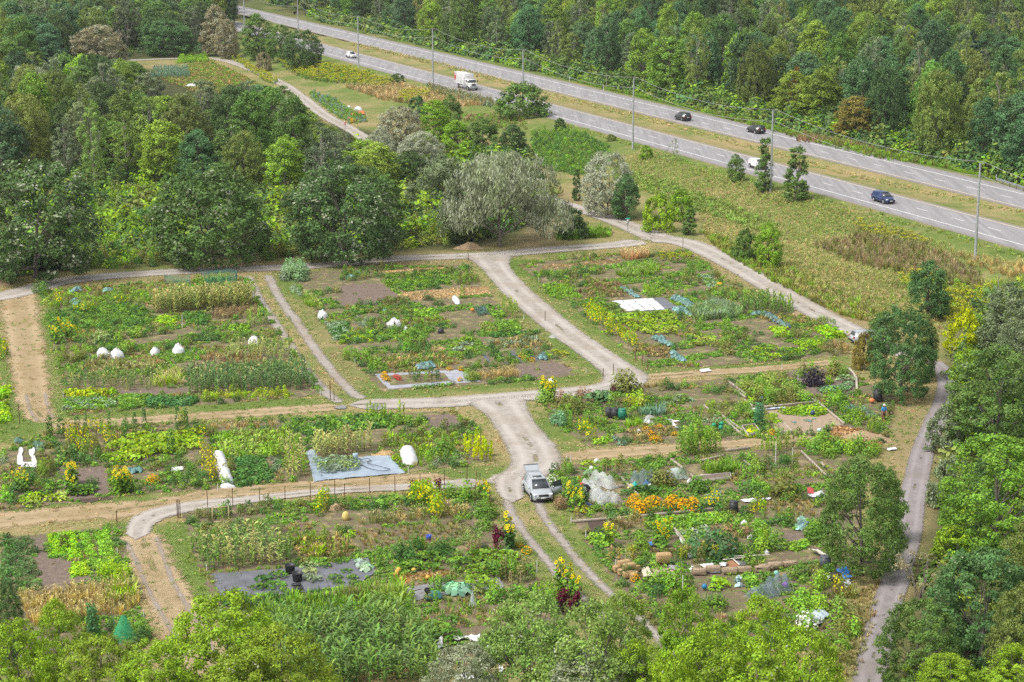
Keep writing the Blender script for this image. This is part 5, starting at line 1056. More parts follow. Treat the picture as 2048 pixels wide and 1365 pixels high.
patch('d','bushy',[LEAFG,DBEAN,BEAN],.9,.95,'980,160 1180,140 1260,230 1040,250','dense leafy bed left of the white tunnel'); spot('d','yflower',OLV,1.0,'1205,60 1225,90 1240,120 1215,150 1250,160 1260,200','yellow flowering bush beside the white tunnel')
patch('d','bushy',[OLV,LEAFG,SILV],.9,.8,'0,30 30,30 40,140 0,150','greens beside the white boards')
spot('d','cabbage',BLUE,1.4,'215,-20 240,-15 230,0 110,-40','blue green leafy plant beside the white boards')
# fenced block
patch('e','potato',[DBEAN,LEAFG],.75,1.3,'35,335 420,300 420,330 40,360','dark green row just inside the wire fence'); patch('d','bushy',[LEAFG,OLV,DBEAN],.9,.9,'1090,400 1640,330 2048,330 2048,370 1640,375 1110,440','green row along the inside of the wire fence')
spot('e','amar',LEAFG,.85,'425,270 445,268 490,262 520,262 570,262 585,260','burgundy topped plant along the wire fence')
spot('e','yflower',FRESH,1.25,'430,320 460,310 490,320 520,325 540,330 450,330 505,300','big yellow flowering bush inside the wire fence'); spot('e','yflower',FRESH,1.05,'560,350 580,370 545,390 570,400 585,340','yellow flowering bush below the big one inside the fence')
patch('e','plume',[OLV,GOLD,(.22,.22,.07)],.7,.75,'80,430 760,350 800,385 760,400 100,455','olive weedy strip in the fenced block',name='weedy_grass')
patch('e','bushy',[DBEAN,LEAFG],.8,.9,'600,315 780,290 790,320 620,345','dark low row behind the weedy strip'); spot('e','bush',LEAFG,1.2,'640,280 655,275 740,275 725,290','bush at the right end of the wire fence')
spot('e','sun',LEAFG,1.0,'820,290 840,300 855,310 865,330','sunflower at the right end of the fence'); spot('e','bush',BEAN,1.0,'800,390 830,400 870,410 850,470 840,380 880,390','bush at the corner of the fenced block')
patch('e','grass',[OLV,(.20,.24,.06),DRY],.6,.55,'70,480 690,425 850,430 690,520 480,540 120,600','low olive grass in the fenced block',name='low_grass')
patch('d','corng',[CDARK,CPALE,(.20,.32,.09)],.72,.95,'1190,710 1640,690 1760,640 1560,520 1130,560 1110,640','corn plant in the left of the fenced block')
patch('d','corng',[CDARK,(.20,.32,.09)],.85,.85,'1380,500 1660,480 1680,520 1400,540','corn plant near the wooden frame')
patch('d','bushy',[LEAFG,DBEAN,OLV],.95,.9,'1090,470 1400,440 1420,520 1130,560','bushy bed around the wooden frame'); patch('d','weed',[DRY,OLV,LIME],.6,1.3,'1680,560 2048,490 2048,640 1760,640','dry weedy patch right of the corn')
spot('d','corng',FRESH,.85,'2010,600 2040,590 1900,560 1700,560 1950,640','scattered corn plant in the dry weedy patch'); spot('d','yflower',LEAFG,1.0,'1890,340 1880,360 1870,390 1905,330','yellow flowering bush by the straw heap')
spot('d','corng',FRESH,.8,'20,0','x') if False else None
patch('d','squash',[DBEAN,BEAN],1.1,.95,'1480,770 1640,745 1640,790 1580,840 1520,830','squash plant on the black fabric'); patch('d','squash',[SILV,(.27,.37,.15)],1.15,.7,'1710,695 1850,685 1930,790 1840,805 1760,740','grey green melon plant on the black fabric')
spot('d','squash',BEAN,.6,'1905,690 1960,760 1980,790 1660,830 1995,665','small plant on the black fabric'); spot('d','amar',(.3,.03,.1),.62,'1335,890 1355,895 1375,890 1390,895','magenta plant at the front of the black fabric')
spot('e','cabbage',(.30,.42,.32),1.35,'110,665 130,670 150,680 120,685 140,700 165,700 150,715','pale blue green cabbage on the black fabric'); spot('e','squash',BEAN,.55,'75,760 90,790 40,720','small plant at the right end of the black fabric')
patch('e','squash',[BEAN,FRESH,LEAFG],1.15,1.05,'680,660 900,620 1060,640 1140,690 1130,715 900,755 720,735','big green squash plant of the fenced block'); patch('e','squash',[BEAN,FRESH],1.15,.95,'740,760 860,750 870,835 780,840','squash plant sprawling over the second black fabric')
patch('e','squash',[LEAFG,BEAN],1.2,.85,'340,700 480,620 640,640 650,710 480,730','squash plant beside the orange leaves'); patch('e','straw',[(.42,.24,.08),(.36,.30,.10),STR],.4,1.5,'330,740 620,712 650,745 360,785','orange dying squash leaves',name='withered_leaves')
patch('e','squash',[SILV,FRESH],1.3,.7,'420,745 500,745 500,785 420,790','grey green squash plant in the orange leaves')
spot('e','bush',DBEAN,1.1,'350,640 390,620 420,660 440,600 560,620 600,600','dark bush in the middle of the fenced block'); spot('e','pole',BEAN,.85,'235,690','slender column of beans beside the black fabric')
spot('e','tobac',LIME,.75,'440,590 455,580 480,585 490,592 430,575','lime leafy plant by the blue bucket'); patch('e','corng',[(.26,.36,.12),CPALE],.8,.8,'690,560 830,540 840,590 700,600','light corn beside the burgundy plant')
patch('e','bushy',[LEAFG,BROWN,DBEAN],.9,.85,'560,600 860,590 870,640 640,660','mixed plants left of the burgundy plant'); patch('e','amar',[(.25,.03,.06),LEAFG],.62,1.05,'880,590 960,575 955,600 890,615','dense burgundy amaranth by the two track lane')
spot('e','sun',DBEAN,1.3,'975,560 990,570 1000,580 985,590','sunflower beside the burgundy amaranth'); spot('e','cabbage',BLUE,1.5,'960,620 975,628 990,620','blue cabbage below the burgundy amaranth')
patch('e','marigold',[LEAFG],1.0,.75,'1030,560 1060,555 1165,655 1120,670','orange flower beside the two track lane'); patch('e','tomato',[LEAFG,OLV,BEAN],1.0,.95,'910,740 1100,700 1120,800 950,830','staked tomato plant at the right of the fenced block')
spot('e','cabbage',(.22,.40,.28),2.0,'640,825 665,820 690,830 715,825 660,845 690,850 720,845','big kale on the second black fabric'); spot('e','bush',BEAN,1.0,'555,830 570,845','green bush on the second black fabric'); spot('e','pole',LEAFG,.85,'425,930 560,960 400,1000','leafy column below the second black fabric')
patch('e','grass',[FRESH,(.22,.34,.07)],.55,1.7,'225,850 340,820 395,900 300,960 240,930','tall bright grass beside the second black fabric',name='light_grass')
patch('e','squash',[BEAN,LEAFG,SILV],1.2,1.0,'490,1030 640,1000 720,1080 610,1110 520,1090','squash plant in front of the second black fabric'); patch('e','bushy',[BEAN,LEAFG,FRESH],.9,1.0,'820,870 940,850 980,920 850,950','green plants right of the second black fabric')
patch('d','sorgh',[(.13,.24,.06),CDARK,(.17,.29,.07)],.68,1.0,'1560,1060 2048,1060 2048,1400 1700,1400','corn plant in the tall mass at the bottom')
patch('e','sorgh',[(.13,.24,.06),CDARK,(.17,.29,.07)],.68,1.0,'0,1020 240,960 430,1060 560,1140 560,1400 0,1400','corn plant in the tall mass at the bottom',)
patch('d','grass',[LEAFG,FRESH,DBEAN],.6,1.3,'1400,900 2048,850 2048,1060 1560,1050','tall green grass below the black fabric',name='light_grass'); patch('e','grass',[LEAFG,FRESH,OLV],.6,1.4,'0,850 200,810 260,940 0,1010','tall green grass at the bottom of the fenced block',name='light_grass')
spot('e','sun',LEAFG,1.35,'1290,850 1310,860 1345,870 1370,865 1390,900','sunflower at the bottom of the two track lane'); spot('e','amar',(.05,.02,.03),1.1,'1290,970 1310,960 1355,980 1390,960','dark brown seed plant at the bottom of the two track lane')
patch('e','bushy',[LEAFG,BEAN],.95,1.1,'1000,860 1260,840 1300,960 1080,980','leafy plants below the tomato stakes')
# upper right block
patch('m','bushy',[LEAFG,DBEAN,OLV],1.0,.95,'150,360 400,330 560,470 300,560','bushy greens at the left of the upper block'); spot('m','sun',FRESH,1.25,'30,350 60,360 90,370 120,360 50,330 100,330 140,340','sunflower at the corner of the upper block')
spot('m','bush',(.19,.32,.07),1.1,'40,380 80,390 120,380 20,370','light bush under the corner sunflowers'); spot('m','bush',OLV,1.1,'250,440 320,420 350,470 380,490 450,480 500,500','olive bush at the left of the upper block')
spot('m','bush',(.15,.30,.16),1.1,'215,620 250,640 190,600','grey green bush at the lower left of the upper block'); spot('m','pole',BEAN,.8,'340,670 350,700','column of beans at the lower left of the upper block')
patch('m','bushy',[LEAFG,OLV,BEAN],.9,1,'400,560 760,540 860,640 560,660','wall of greens before the dark bins'); patch('m','yflower',[LIME,FRESH],1.0,.9,'480,690 540,690 600,870 540,870','yellow flowering bush at the lower left of the upper block')
patch('m','low',[(.26,.45,.05),FRESH],.5,1.4,'600,820 740,800 760,850 620,870','bright row at the front of the upper block'); patch('m','potato',[DBEAN,BLUE],.8,1.1,'830,780 940,760 1080,840 900,890','blue green bed at the front of the upper block')
spot('m','squash',(.14,.27,.12),1.5,'660,340 700,330 640,360','hosta like plant at the top of the upper block'); spot('m','bush',BROWN,1.0,'230,380 500,320 460,310','brown bush at the top of the upper block'); spot('m','bush',OLV,1.7,'930,250 980,240 1040,250 900,230','tall olive bush by the road bend'); spot('m','amar',(.14,.03,.05),.5,'800,270 830,265 850,270','dark red plant by the road bend')
patch('m','bushy',[LIME,(.32,.38,.08),FRESH],.9,1.25,'980,400 1180,350 1200,430 1020,450','yellow green climbing mass in the upper block'); patch('m','bushy',[FRESH,LEAFG],.9,.9,'900,450 1080,440 1100,500 920,500','fresh greens in the upper block'); patch('m','grass',[(.14,.27,.14),BLUE],.5,1.3,'1120,490 1400,470 1400,530 1140,540','blue green feathery bed',name='onion_bed')
patch('m','grass',[FRESH,LIME],.6,1.1,'980,620 1180,560 1170,640 960,670','light grassy greens in the upper block',name='light_grass'); patch('m','bushy',[DBEAN,LEAFG,OLV],.9,.9,'1290,230 1640,180 1660,240 1320,270','leafy row at the back of the upper block'); patch('m','potato',[LEAFG,BEAN,SILV],.75,1,'1360,330 1700,310 1720,370 1540,400 1390,420','green bed in the back of the upper block')
patch('m','tomato',[LEAFG,FRESH],1.0,.8,'1610,640 1760,610 1800,660 1640,680','staked plant near the white boards'); spot('m','marigold',(.2,.2,.05),.75,'1250,750 1270,755 1290,810 1340,810 1535,750 1205,695 1360,670','orange flower in the weeds of the upper block'); patch('m','weed',[DRY,OLV,BROWN],.6,1.1,'1000,690 1500,640 1560,760 1080,800','dry weeds with orange flowers in the upper block')
patch('m','pole',[FRESH,LEAFG,(.24,.38,.08)],.75,1.05,'1560,920 1740,880 2040,900 2020,960 1800,1000 1600,1010','tall pole bean in the big wall at the centre right')
patch('n','bushy',[LEAFG,OLV,DBEAN],.9,1.0,'0,330 290,310 380,380 0,400','bushy bed by the timber edging'); patch('n','bushy',[OLV,LIME,LEAFG],.9,.8,'0,520 380,470 600,500 560,560 300,590 60,560','yellow green row in the upper block')
patch('n','bush',[OLV,LEAFG,(.22,.30,.07)],1.0,1.05,'420,330 880,230 1000,300 1230,470 1200,490 780,520 680,500 560,420','bush in the raspberry thicket of the upper block'); spot('n','bush',PURP,1.5,'1265,290 1320,295','purple black bush in the dark soil plot')
sheet('n','950,135 1340,95 1680,100 1780,200 1780,330 1700,400 1380,430 1330,420','soil',BARE,'bare soil of the curved plot by the big tree'); patch('n','bush',[OLV,LEAFG],1.0,1.1,'1100,180 1300,150 1330,190 1160,215','bush at the back of the curved plot'); patch('n','bush',[OLV,LEAFG,FRESH],1.0,1.15,'1400,170 1640,130 1680,190 1440,210','light bush at the back right of the curved plot')
spot('n','grass',FRESH,1,'1460,280','x') if False else None
spot('n','bush',FRESH,.7,'1455,280 1480,270','feathery light bush in the curved plot'); spot('n','squash',(.20,.33,.14),1.1,'1650,245','hosta like plant in the curved plot'); spot('n','squash',(.16,.30,.14),.9,'1420,360 1480,350 1540,360 1590,350 1640,330 1450,380 1690,300','squash plant at the front of the curved plot')
patch('n','bush',[FRESH,LEAFG],.95,1.1,'1430,450 1520,430 1640,480 1600,520 1540,560 1480,500','bush at the front of the curved plot'); patch('n','low',[FRESH,LIME],.5,1.5,'890,600 1270,545 1390,600 1380,640 1100,640','bright salad row behind the timber edging')
sheet('n','760,580 1400,530 1640,745 1330,850 1050,850 940,740','soil',TANSOIL,'tan bare soil plot in the upper block'); patch('n','potato',[FRESH,LIME],.6,1,'760,660 830,640 960,750 860,770','lime bed beside the feathery asparagus'); patch('n','cabbage',[KALE,SILV],.8,.7,'1040,700 1380,670 1390,700 1060,725','grey green cabbage in the tan plot')
spot('n','pole',(.10,.27,.14),1.0,'640,740 665,750 690,745 650,760 700,730','feathery blue green asparagus column'); spot('n','low',LIME,1,'1','x') if False else None
patch('n','weed',[FRESH,LEAFG],.45,1,'1400,780 1530,740 1560,770 1440,790','bright green weeds in the tan plot'); patch('n','bushy',[LEAFG,OLV,FRESH],.95,1.05,'1580,620 1900,650 2048,780 1900,800 1700,740','dense greens right of the tan plot'); patch('n','bushy',[BLUE,LEAFG],.9,.9,'1570,560 1900,590 2000,660 1640,640','blue green bed below the black bin')
patch('n','straw',[(.42,.28,.13),(.36,.22,.10),STR],.3,1.6,'1460,920 1560,770 1720,790 2048,860 2048,960 1700,960','heap of brown garden waste beside the dry lane',name='compost_heap'); patch('n','bushy',[LEAFG,OLV],1,1,'280,640 460,600 560,660 480,720 340,700','mixed bed left of the asparagus'); spot('n','bush',LEAFG,.8,'450,590 530,570 560,640 600,650','bush behind the asparagus')
patch('n','bushy',[LEAFG,OLV,SILV],1,.9,'0,640 240,620 260,740 0,760','greens left of the timber edging'); spot('n','marigold',(.2,.12,.03),.8,'815,860','rust orange flower beside the tan planter'); spot('n','pole',FRESH,.7,'1560,480 1580,500','light column at the front of the curved plot')
# lower right block
patch('n','corng',[FRESH,LEAFG,OLV],.9,.9,'680,1010 1000,960 1080,1000 1060,1100 720,1090','tall light plant in the back row of the lower block'); patch('n','bush',[LEAFG,FRESH,BEAN],1.1,1.1,'1080,1000 1250,930 1560,960 1900,1000 2048,1000 2048,1100 1500,1120 1340,1110','bush in the back row of the lower block')
patch('n','bushy',[LEAFG,DBEAN],.95,1,'370,1120 700,1100 740,1190 420,1210','dense bed behind the white stakes'); patch('n','grass',[FRESH,LEAFG],.5,1.2,'0,1260 420,1200 460,1290 60,1310','tall grassy bed in the lower block',name='light_grass'); patch('n','bush',[FRESH,LEAFG],1.1,1,'480,1290 680,1260 660,1363 480,1363','bush left of the white planks')
patch('j','bushy',[BEAN,DBEAN,LEAFG],.85,1.0,'20,280 180,180 330,200 330,320 130,350','dense greens at the left corner of the lower block'); patch('j','squash',[LIME,FRESH],1.1,.9,'310,170 500,150 500,190 330,200','lime squash plant at the back of the lower block'); patch('j','cabbage',[BLUE,(.20,.33,.16)],.8,1.4,'320,260 470,230 480,270 340,290','grey green cabbage at the back of the lower block')
patch('j','tomato',[LEAFG,OLV],.95,.9,'570,220 820,190 840,280 640,290','staked plant behind the white nets'); patch('j','potato',[BEAN,LEAFG,DBEAN],.65,1,'880,150 1030,100 1380,150 1200,260 1060,240','dense green bed along the dry lane')
patch('j','bushy',[BEAN,FRESH,LEAFG],.9,1.0,'60,420 260,400 360,520 200,560 40,540','greens beside the open car door'); spot('j','bush',DBEAN,.9,'280,460 300,500 370,560 340,590','dark bush beside the person in the red hat'); spot('j','wflower',BEAN,1.1,'15,395 35,385 0,405','white flowering bush by the open car door')
patch('j','sun',[FRESH,LEAFG],1.1,1.1,'170,640 300,580 380,640 360,740 230,750','sunflower at the left of the lower block'); patch('j','yflower',[LEAFG,OLV],1.2,.8,'330,720 450,690 470,780 300,790','yellow flowering bush under the sunflowers'); spot('j','bush',BROWN,.8,'100,620 130,650 110,680','purple brown bush at the corner of the lower block')
patch('j','potato',[BEAN,DBEAN,FRESH],.75,1.1,'560,720 820,660 850,730 640,780','green bed left of the orange flowers'); spot('j','marigold',(.25,.24,.04),1.3,'955,650 965,620 1010,725 1035,715 1160,650 1170,625','big orange marigold mound in the left half of the row'); spot('j','marigold',(.25,.24,.04),1.4,'1370,660 1400,640 1450,690 1505,690 1615,690 1620,670','big orange marigold mound in the right half of the row')
patch('j','bushy',[(.28,.33,.04),OLV],.7,.7,'880,680 1100,740 1350,720 1350,690 1120,700 900,650','olive yellow row between the orange marigolds'); patch('j','squash',[FRESH,BEAN],1.15,.9,'1220,560 1400,540 1620,530 1640,590 1420,620 1250,600','squash plant behind the orange marigolds'); spot('j','squash',DBEAN,1.0,'960,490 1020,480 1100,480 1170,490','dark squash plant beside the blue tub')
spot('j','bush',OLV,1.4,'1200,400 1260,410 1310,420 1340,400','brown green bush right of the grey netting'); patch('j','bushy',[LEAFG,SILV],.8,.8,'1360,330 1560,320 1580,370 1400,390','feathery greens beside the clear dome'); spot('j','bush',BEAN,1.2,'1650,480 1680,490 1700,460','round bush beside the big marigolds'); spot('j','yflower',SILV,.9,'1800,650 1850,660 1900,640','pale flowering bush right of the marigolds')
patch('j','bushy',[OLV,LEAFG,(.3,.3,.05)],.9,.8,'1830,420 2030,400 2040,470 1850,480','olive bed beside the bare raised bed')
sheet('k','0,130 150,110 320,200 200,260 0,260','soil',DARKSOIL,'dark soil plot beside the two track lane'); patch('k','plume',[BROWN,OLV,GOLD],.6,.7,'150,180 420,130 620,140 600,220 330,260 180,230','brown green weedy strip in the lower block',name='weedy_grass'); patch('k','low',[FRESH,LEAFG,BEAN],.5,1.1,'620,130 1300,60 1560,50 1580,170 1000,230 640,240','wide light green bean bed in the lower block')
patch('k','low',[FRESH,LEAFG],.42,1.3,'0,300 200,310 200,420 60,450','bright green bed beside the two track lane'); patch('k','sun',[LEAFG,FRESH],1.1,1.1,'100,420 330,330 370,400 190,500','sunflower beside the two track lane'); patch('k','corng',[(.38,.38,.05),GOLD,CPALE],.7,.75,'200,570 480,500 510,610 260,640','yellowing corn beside the two track lane'); patch('k','sun',[FRESH,LEAFG],1.1,1.1,'700,370 860,300 960,440 800,560','sunflower in the middle of the lower block')
patch('k','potato',[LEAFG,BEAN],.7,1,'540,540 690,500 730,580 580,600','green bed above the single straw bale'); patch('k','low',[SILV,LEAFG],.45,1.1,'980,250 1160,235 1230,350 1090,370','grey green left bed of the pair behind the dark bush'); patch('k','low',[LEAFG,SILV],.45,1.1,'1180,230 1360,210 1430,320 1260,345','grey green right bed of the pair behind the dark bush')
spot('k','bush',(.06,.13,.05),2.0,'1440,520 1500,530','big dark round bush in the lower block'); patch('k','grass',[(.13,.28,.12)],.4,.9,'1090,380 1200,380 1240,560 1190,570','narrow feathery row',name='onion_bed'); spot('k','corng',(.36,.42,.06),.7,'1030,580 1060,575 1090,570 1280,540 1320,550 1400,570 1440,575','yellow green corn in the middle of the lower block')
patch('k','bushy',[LEAFG,OLV,BROWN],.9,.9,'1400,220 1760,200 1800,340 1640,420 1440,300','brownish weedy bed in the lower block'); patch('k','pole',[FRESH,LEAFG],1.0,.8,'1850,380 2040,300 2040,480 1900,500','tall light bean right of the dark bush')
spot('k','bush',LEAFG,1.0,'1830,620 560,420 590,450','bush beside the boards'); patch('k','marigold',[BEAN],1.0,.75,'490,810 560,800 660,960 620,980','orange flower at the left edge below the straw bales'); patch('k','potato',[BEAN,DBEAN],.75,1.2,'570,830 760,800 830,960 700,1020','dark green bed below the straw bales'); spot('k','bush',LEAFG,1.3,'780,850 840,860 900,880 950,900','bush below the tan sand plot')
patch('k','squash',[SILV,FRESH,LIME],1.1,.9,'1280,830 1500,780 1590,930 1440,950','grey green squash plant below the straw bales'); patch('k','low',[FRESH,BEAN],.45,1.2,'1740,760 1850,750 1950,940 1850,950','bright green row beside the wire hoops'); patch('k','cabbage',[(.30,.40,.42),KALE],.55,.9,'1640,790 1700,780 1760,930 1700,935','pale blue cabbage in the short row below the bales'); spot('k','tomato',LEAFG,1.3,'1030,900 1060,940 1100,900 1010,860','staked plant in front of the tan sand plot')
patch('k','bush',[DBEAN,LEAFG],1.1,1.0,'1250,1060 1500,1030 1540,1120 1280,1160','dark bush above the bright foreground crown')
patch('l','bushy',[BEAN,FRESH,DBEAN],.85,1,'480,450 820,480 860,590 580,570','bright green bed by the small cabbages'); patch('l','cabbage',[(.24,.38,.34),KALE],.7,1.1,'830,480 980,460 1010,580 880,610','blue green cabbage in the far right bed'); spot('l','bush',BEAN,1.1,'1050,680 1080,720 1020,640 1100,640','bush right of the blue cabbages'); sheet('l','670,610 960,600 1040,700 760,700','soil',BARE,'bare soil plot below the blue cabbages'); patch('l','low',[FRESH,LEAFG],.5,1.2,'690,740 1000,720 1020,800 720,810','low bright bed below the bare soil plot')
spot('l','bush',(.13,.17,.04),1.5,'720,200 740,160','tall dark olive bush beside the white cloth'); patch('l','bush',[DBEAN,LEAFG],1.0,1.0,'240,170 340,120 580,140 590,180 300,200','dark bush behind the white sheet'); patch('l','grass',[DRY,GOLD,OLV],.6,.6,'560,260 1100,230 1080,420 800,430 500,330','dry mown grass patch beside the white sheet',name='dry_grass')
patch('l','yflower',[OLV,LEAFG],1.2,.8,'330,350 600,340 620,420 420,440','yellow flowering weeds below the white sheet'); patch('l','bush',[FRESH,LEAFG,BEAN],1.1,1.05,'360,650 660,620 680,800 460,830','light bush in the right of the lower block'); patch('l','bush',[BEAN,LEAFG],1.0,1.0,'720,1130 960,1060 1010,1150 800,1200','bush above the wire hoops'); patch('l','potato',[DBEAN,BEAN],.7,1.1,'450,1110 580,1080 620,1180 520,1200','dark bed left of the wire hoops')
patch('l','bush',[FRESH,LEAFG],1.0,1.1,'1030,1240 1190,1200 1200,1290 1060,1310','feathery light bush by the blue tarp'); patch('l','grass',[OLV,DRY,GOLD],.6,1.2,'1180,1330 1480,1250 1600,1363 1200,1363','dry weeds beside the blue tarp',name='dry_weeds'); spot('l','yflower',OLV,1.0,'1350,1290 1400,1310','golden bush below the blue tarp'); spot('l','wflower',BEAN,.8,'1230,1150','white flowering bush left of the blue tarp')
spot('f','wflower',LEAFG,1.4,'770,1030 800,1040 780,1060','white flowering bush beside the silver tarp'); patch('f','bush',[LEAFG,OLV,FRESH],1.1,1.0,'690,860 850,850 860,950 700,960','bush below the wire hoops at the lower right'); patch('f','bush',[OLV,LEAFG],1.2,1.1,'900,960 1040,900 1060,1100 960,1250 880,1150','olive bush at the edge of the lower block'); patch('f','grass',[DRY,(.36,.32,.15),OLV,(.28,.27,.10)],.6,.6,'1060,850 1200,760 1180,1000 1060,1360 960,1360','dry tall grass along the footpath',name='dry_grass')
# near block, lower left
patch('d','low',[(.20,.42,.045),LIME],(.25,.28),.78,'280,502 346,496 380,622 300,634','vivid lime bed, first of four by the tan lane'); patch('d','low',[(.20,.42,.045),(.24,.43,.05)],(.25,.28),.78,'368,494 430,490 478,640 410,652','vivid lime bed, second of four by the tan lane')
patch('d','low',[FRESH,(.18,.38,.05)],(.25,.28),.74,'464,502 514,496 564,630 508,642','green bed, third of four by the tan lane'); patch('d','low',[(.17,.37,.05),FRESH],(.25,.28),.76,'558,494 630,488 668,628 600,636','bright green bed, last of four by the tan lane')
patch('d','low',[LIME,(.26,.43,.05)],(.25,.28),.76,'408,682 495,662 525,738 432,748','lime bed behind the golden grass'); patch('d','low',[FRESH,LEAFG],(.25,.28),.74,'505,655 690,640 690,675 560,720','green bed behind the golden grass'); spot('d','bush',LIME,.9,'600,740 640,750 680,740 720,730 700,760 650,720 740,750','yellow green bush behind the golden grass')
patch('d','potato',[DBEAN,(.09,.19,.06)],(.7,.85),1.0,'0,525 170,515 238,820 0,830','dark green potato bed at the left edge'); sheet('d','185,520 265,515 285,640 400,650 430,800 255,830','soil',BARE,'bare soil strip between the potato bed and the lime beds'); sheet('d','430,745 530,740 540,770 440,780','soil',BARE,'small bare soil square below the lime bed')
patch('d','plume',[GOLD,DRY,(.40,.36,.10)],.55,.75,'90,860 780,780 820,930 640,990 180,1040','golden dry grass below the lime beds',name='golden_grass'); patch('d','grass',[LIME,CPALE],.5,1.3,'600,900 800,880 800,780 640,800','lime grass at the right of the golden grass',name='light_grass'); sheet('d','150,1050 280,1040 280,1160 190,1170','soil',BARE,'bare soil between the foreground crowns')
spot('d','pole',(.08,.19,.07),1.1,'530,1090 545,1080 555,1095 540,1110','dark conical plant below the golden grass'); patch('d','bush',[BEAN,DBEAN],1.0,.9,'610,1060 690,1050 700,1120 620,1130','bush left of the green netting'); patch('d','bush',[BEAN,DBEAN],1.0,.9,'770,1050 860,1050 870,1150 800,1160','bush right of the green netting')
patch('a','low',[LIME,(.22,.42,.045)],.45,1.5,'-30,960 40,960 45,1010 -30,1030','upper lime bed cut by the left edge'); patch('a','low',[LIME,(.22,.42,.045)],.45,1.5,'-30,1060 40,1055 45,1150 -30,1170','lower lime bed cut by the left edge'); spot('a','yflower',LEAFG,1.1,'5,750 20,770 0,790','yellow flowering bush cut by the left edge')
# highway slope and verges
patch('p','bushy',[OLV,LEAFG,DBEAN],2.6,1.2,'560,128 600,120 700,140 800,168 760,180 690,170 620,162 585,150','green scrub among the goldenrod below the highway',name='scrub',use=False); patch('p','golden',[LEAFG,OLV],1.2,1.15,'560,128 600,120 700,140 800,168 760,180 690,170 620,162 585,150','yellow goldenrod drift below the highway',use=False); patch('p','golden',[LEAFG,OLV],1.0,1.1,'795,190 860,186 855,203 800,208','small goldenrod clump on the dry slope',use=False)
patch('p','golden',[OLV,LEAFG],1.1,.9,'440,100 520,140 560,165 540,172 480,130','goldenrod along the far gravel path',use=False); patch('p','plume',[STR,DRY,BROWN],.9,1,'690,175 800,170 900,192 985,212 880,220 760,200','dry pale grass on the slope below the truck',name='dry_grass',use=False)
patch('p','reed',[SILV,OLV],.8,.9,'850,172 985,205 985,218 870,192','grey reeds along the near edge of the highway',use=False); patch('p','bushy',[DBEAN,LEAFG,BEAN],.9,.9,'1060,265 1150,262 1215,292 1225,325 1150,352 1075,335','mat of green vines on the slope',name='vines',use=False)
patch('p','bushy',[OLV,BROWN,LEAFG],1.1,.8,'890,225 1040,235 1060,260 960,262','brown green scrub below the big round bush',name='scrub',use=False)
patch('p','grass',[(.42,.40,.17),(.46,.41,.20),(.33,.36,.13),(.27,.33,.10)],.6,.55,'1215,312 1290,308 1480,362 1700,420 1900,490 1880,545 1700,560 1600,530 1470,500 1400,455 1400,400 1290,385 1230,340','long pale grass on the slope below the highway',name='slope_grass',use=False)
patch('p','reed',[(.34,.29,.17),(.30,.25,.14),OLV],.8,.75,'1620,492 1720,472 1850,495 1960,548 1960,585 1860,565 1700,525','brown seeding thicket on the slope at the right',name='seeding_thicket',use=False); patch('p','grass',[FRESH,OLV,(.28,.30,.08)],.7,1.2,'1400,462 1500,500 1560,532 1690,592 1790,650 1700,640 1640,612 1540,562 1440,502','green tall grass along the ditch by the gravel road',name='ditch_grass',use=False)
patch('p','grass',[(.42,.38,.18),(.30,.33,.11),(.24,.31,.09)],.65,.65,'1540,520 1700,535 1850,575 1960,620 1900,680 1800,650 1690,590 1560,535','mixed tall grass on the slope at the right',name='slope_grass',use=False)
patch('p','golden',[OLV],1.0,.9,'1700,448 1790,464 1860,488 1840,497 1720,468','goldenrod drift along the highway verge at the right',use=False); patch('p','golden',[LEAFG],.9,1.1,'1800,560 1850,552 1870,575 1810,582','goldenrod clump left of the blue green tree',use=False); patch('p','golden',[LIME,OLV],1.0,.9,'1870,575 1960,580 1985,640 1890,655','yellow green goldenrod below the slope',use=False)
patch('p','plume',[DRY,GOLD,(.36,.30,.12)],1.0,.9,'1880,500 2048,530 2048,560 1960,545','golden grass under the tall pole at the right',name='golden_grass',use=False); patch('p','grass',[LEAFG,OLV,FRESH],1.0,1.2,'1100,150 1350,212 1560,268 1750,318 2048,368 2048,355 1750,300 1560,252 1350,197','green reeds along the far verge of the highway',name='verge_grass',use=False)
patch('p','reed',[BROWN,(.34,.24,.12)],1.0,.7,'1590,285 1800,312 2000,345 2048,352 2048,340 1800,296 1600,272','brown dry weeds before the far wood',name='dry_weeds',use=False); patch('p','golden',[OLV,LEAFG],1.3,.8,'1180,165 1330,195 1330,188 1180,155','goldenrod along the far verge',use=False); patch('p','grass',[FRESH,LIME],1.0,1,'1900,340 2048,365 2048,350 1930,325','bright grass before the far wood at the right',name='verge_grass',use=False)
patch('p','bushy',[LEAFG,OLV,DBEAN,YG],1.6,1.3,'520,5 640,25 760,55 900,80 1060,120 1060,105 900,60 760,25 640,0 520,-10','low scrub beyond the far carriageway',name='scrub',use=False); patch('p','bushy',[OLV,LEAFG,YG],1.4,1.2,'200,395 330,385 330,430 200,425','yellow green scrub between the left maples',name='scrub',use=False)
patch('p','bushy',[OLV,LEAFG,YG,DBEAN],1.3,1.5,'190,430 330,430 330,532 190,540','vine covered thicket between the left maples',name='vine_thicket',use=False); patch('p','bushy',[OLV,LEAFG,MD],1.2,1.5,'520,500 600,440 600,512 530,522','olive thicket between the maples',name='vine_thicket',use=False); patch('p','bushy',[OLV,(.22,.30,.06)],1.2,1.5,'785,500 900,490 915,478 860,440 790,450','yellow green thicket left of the willow',name='vine_thicket',use=False)
patch('p','grass',[FRESH,LEAFG],.6,1.4,'1115,482 1220,475 1215,462 1120,465','green reeds below the dense dark bush',name='reed_patch',use=False)
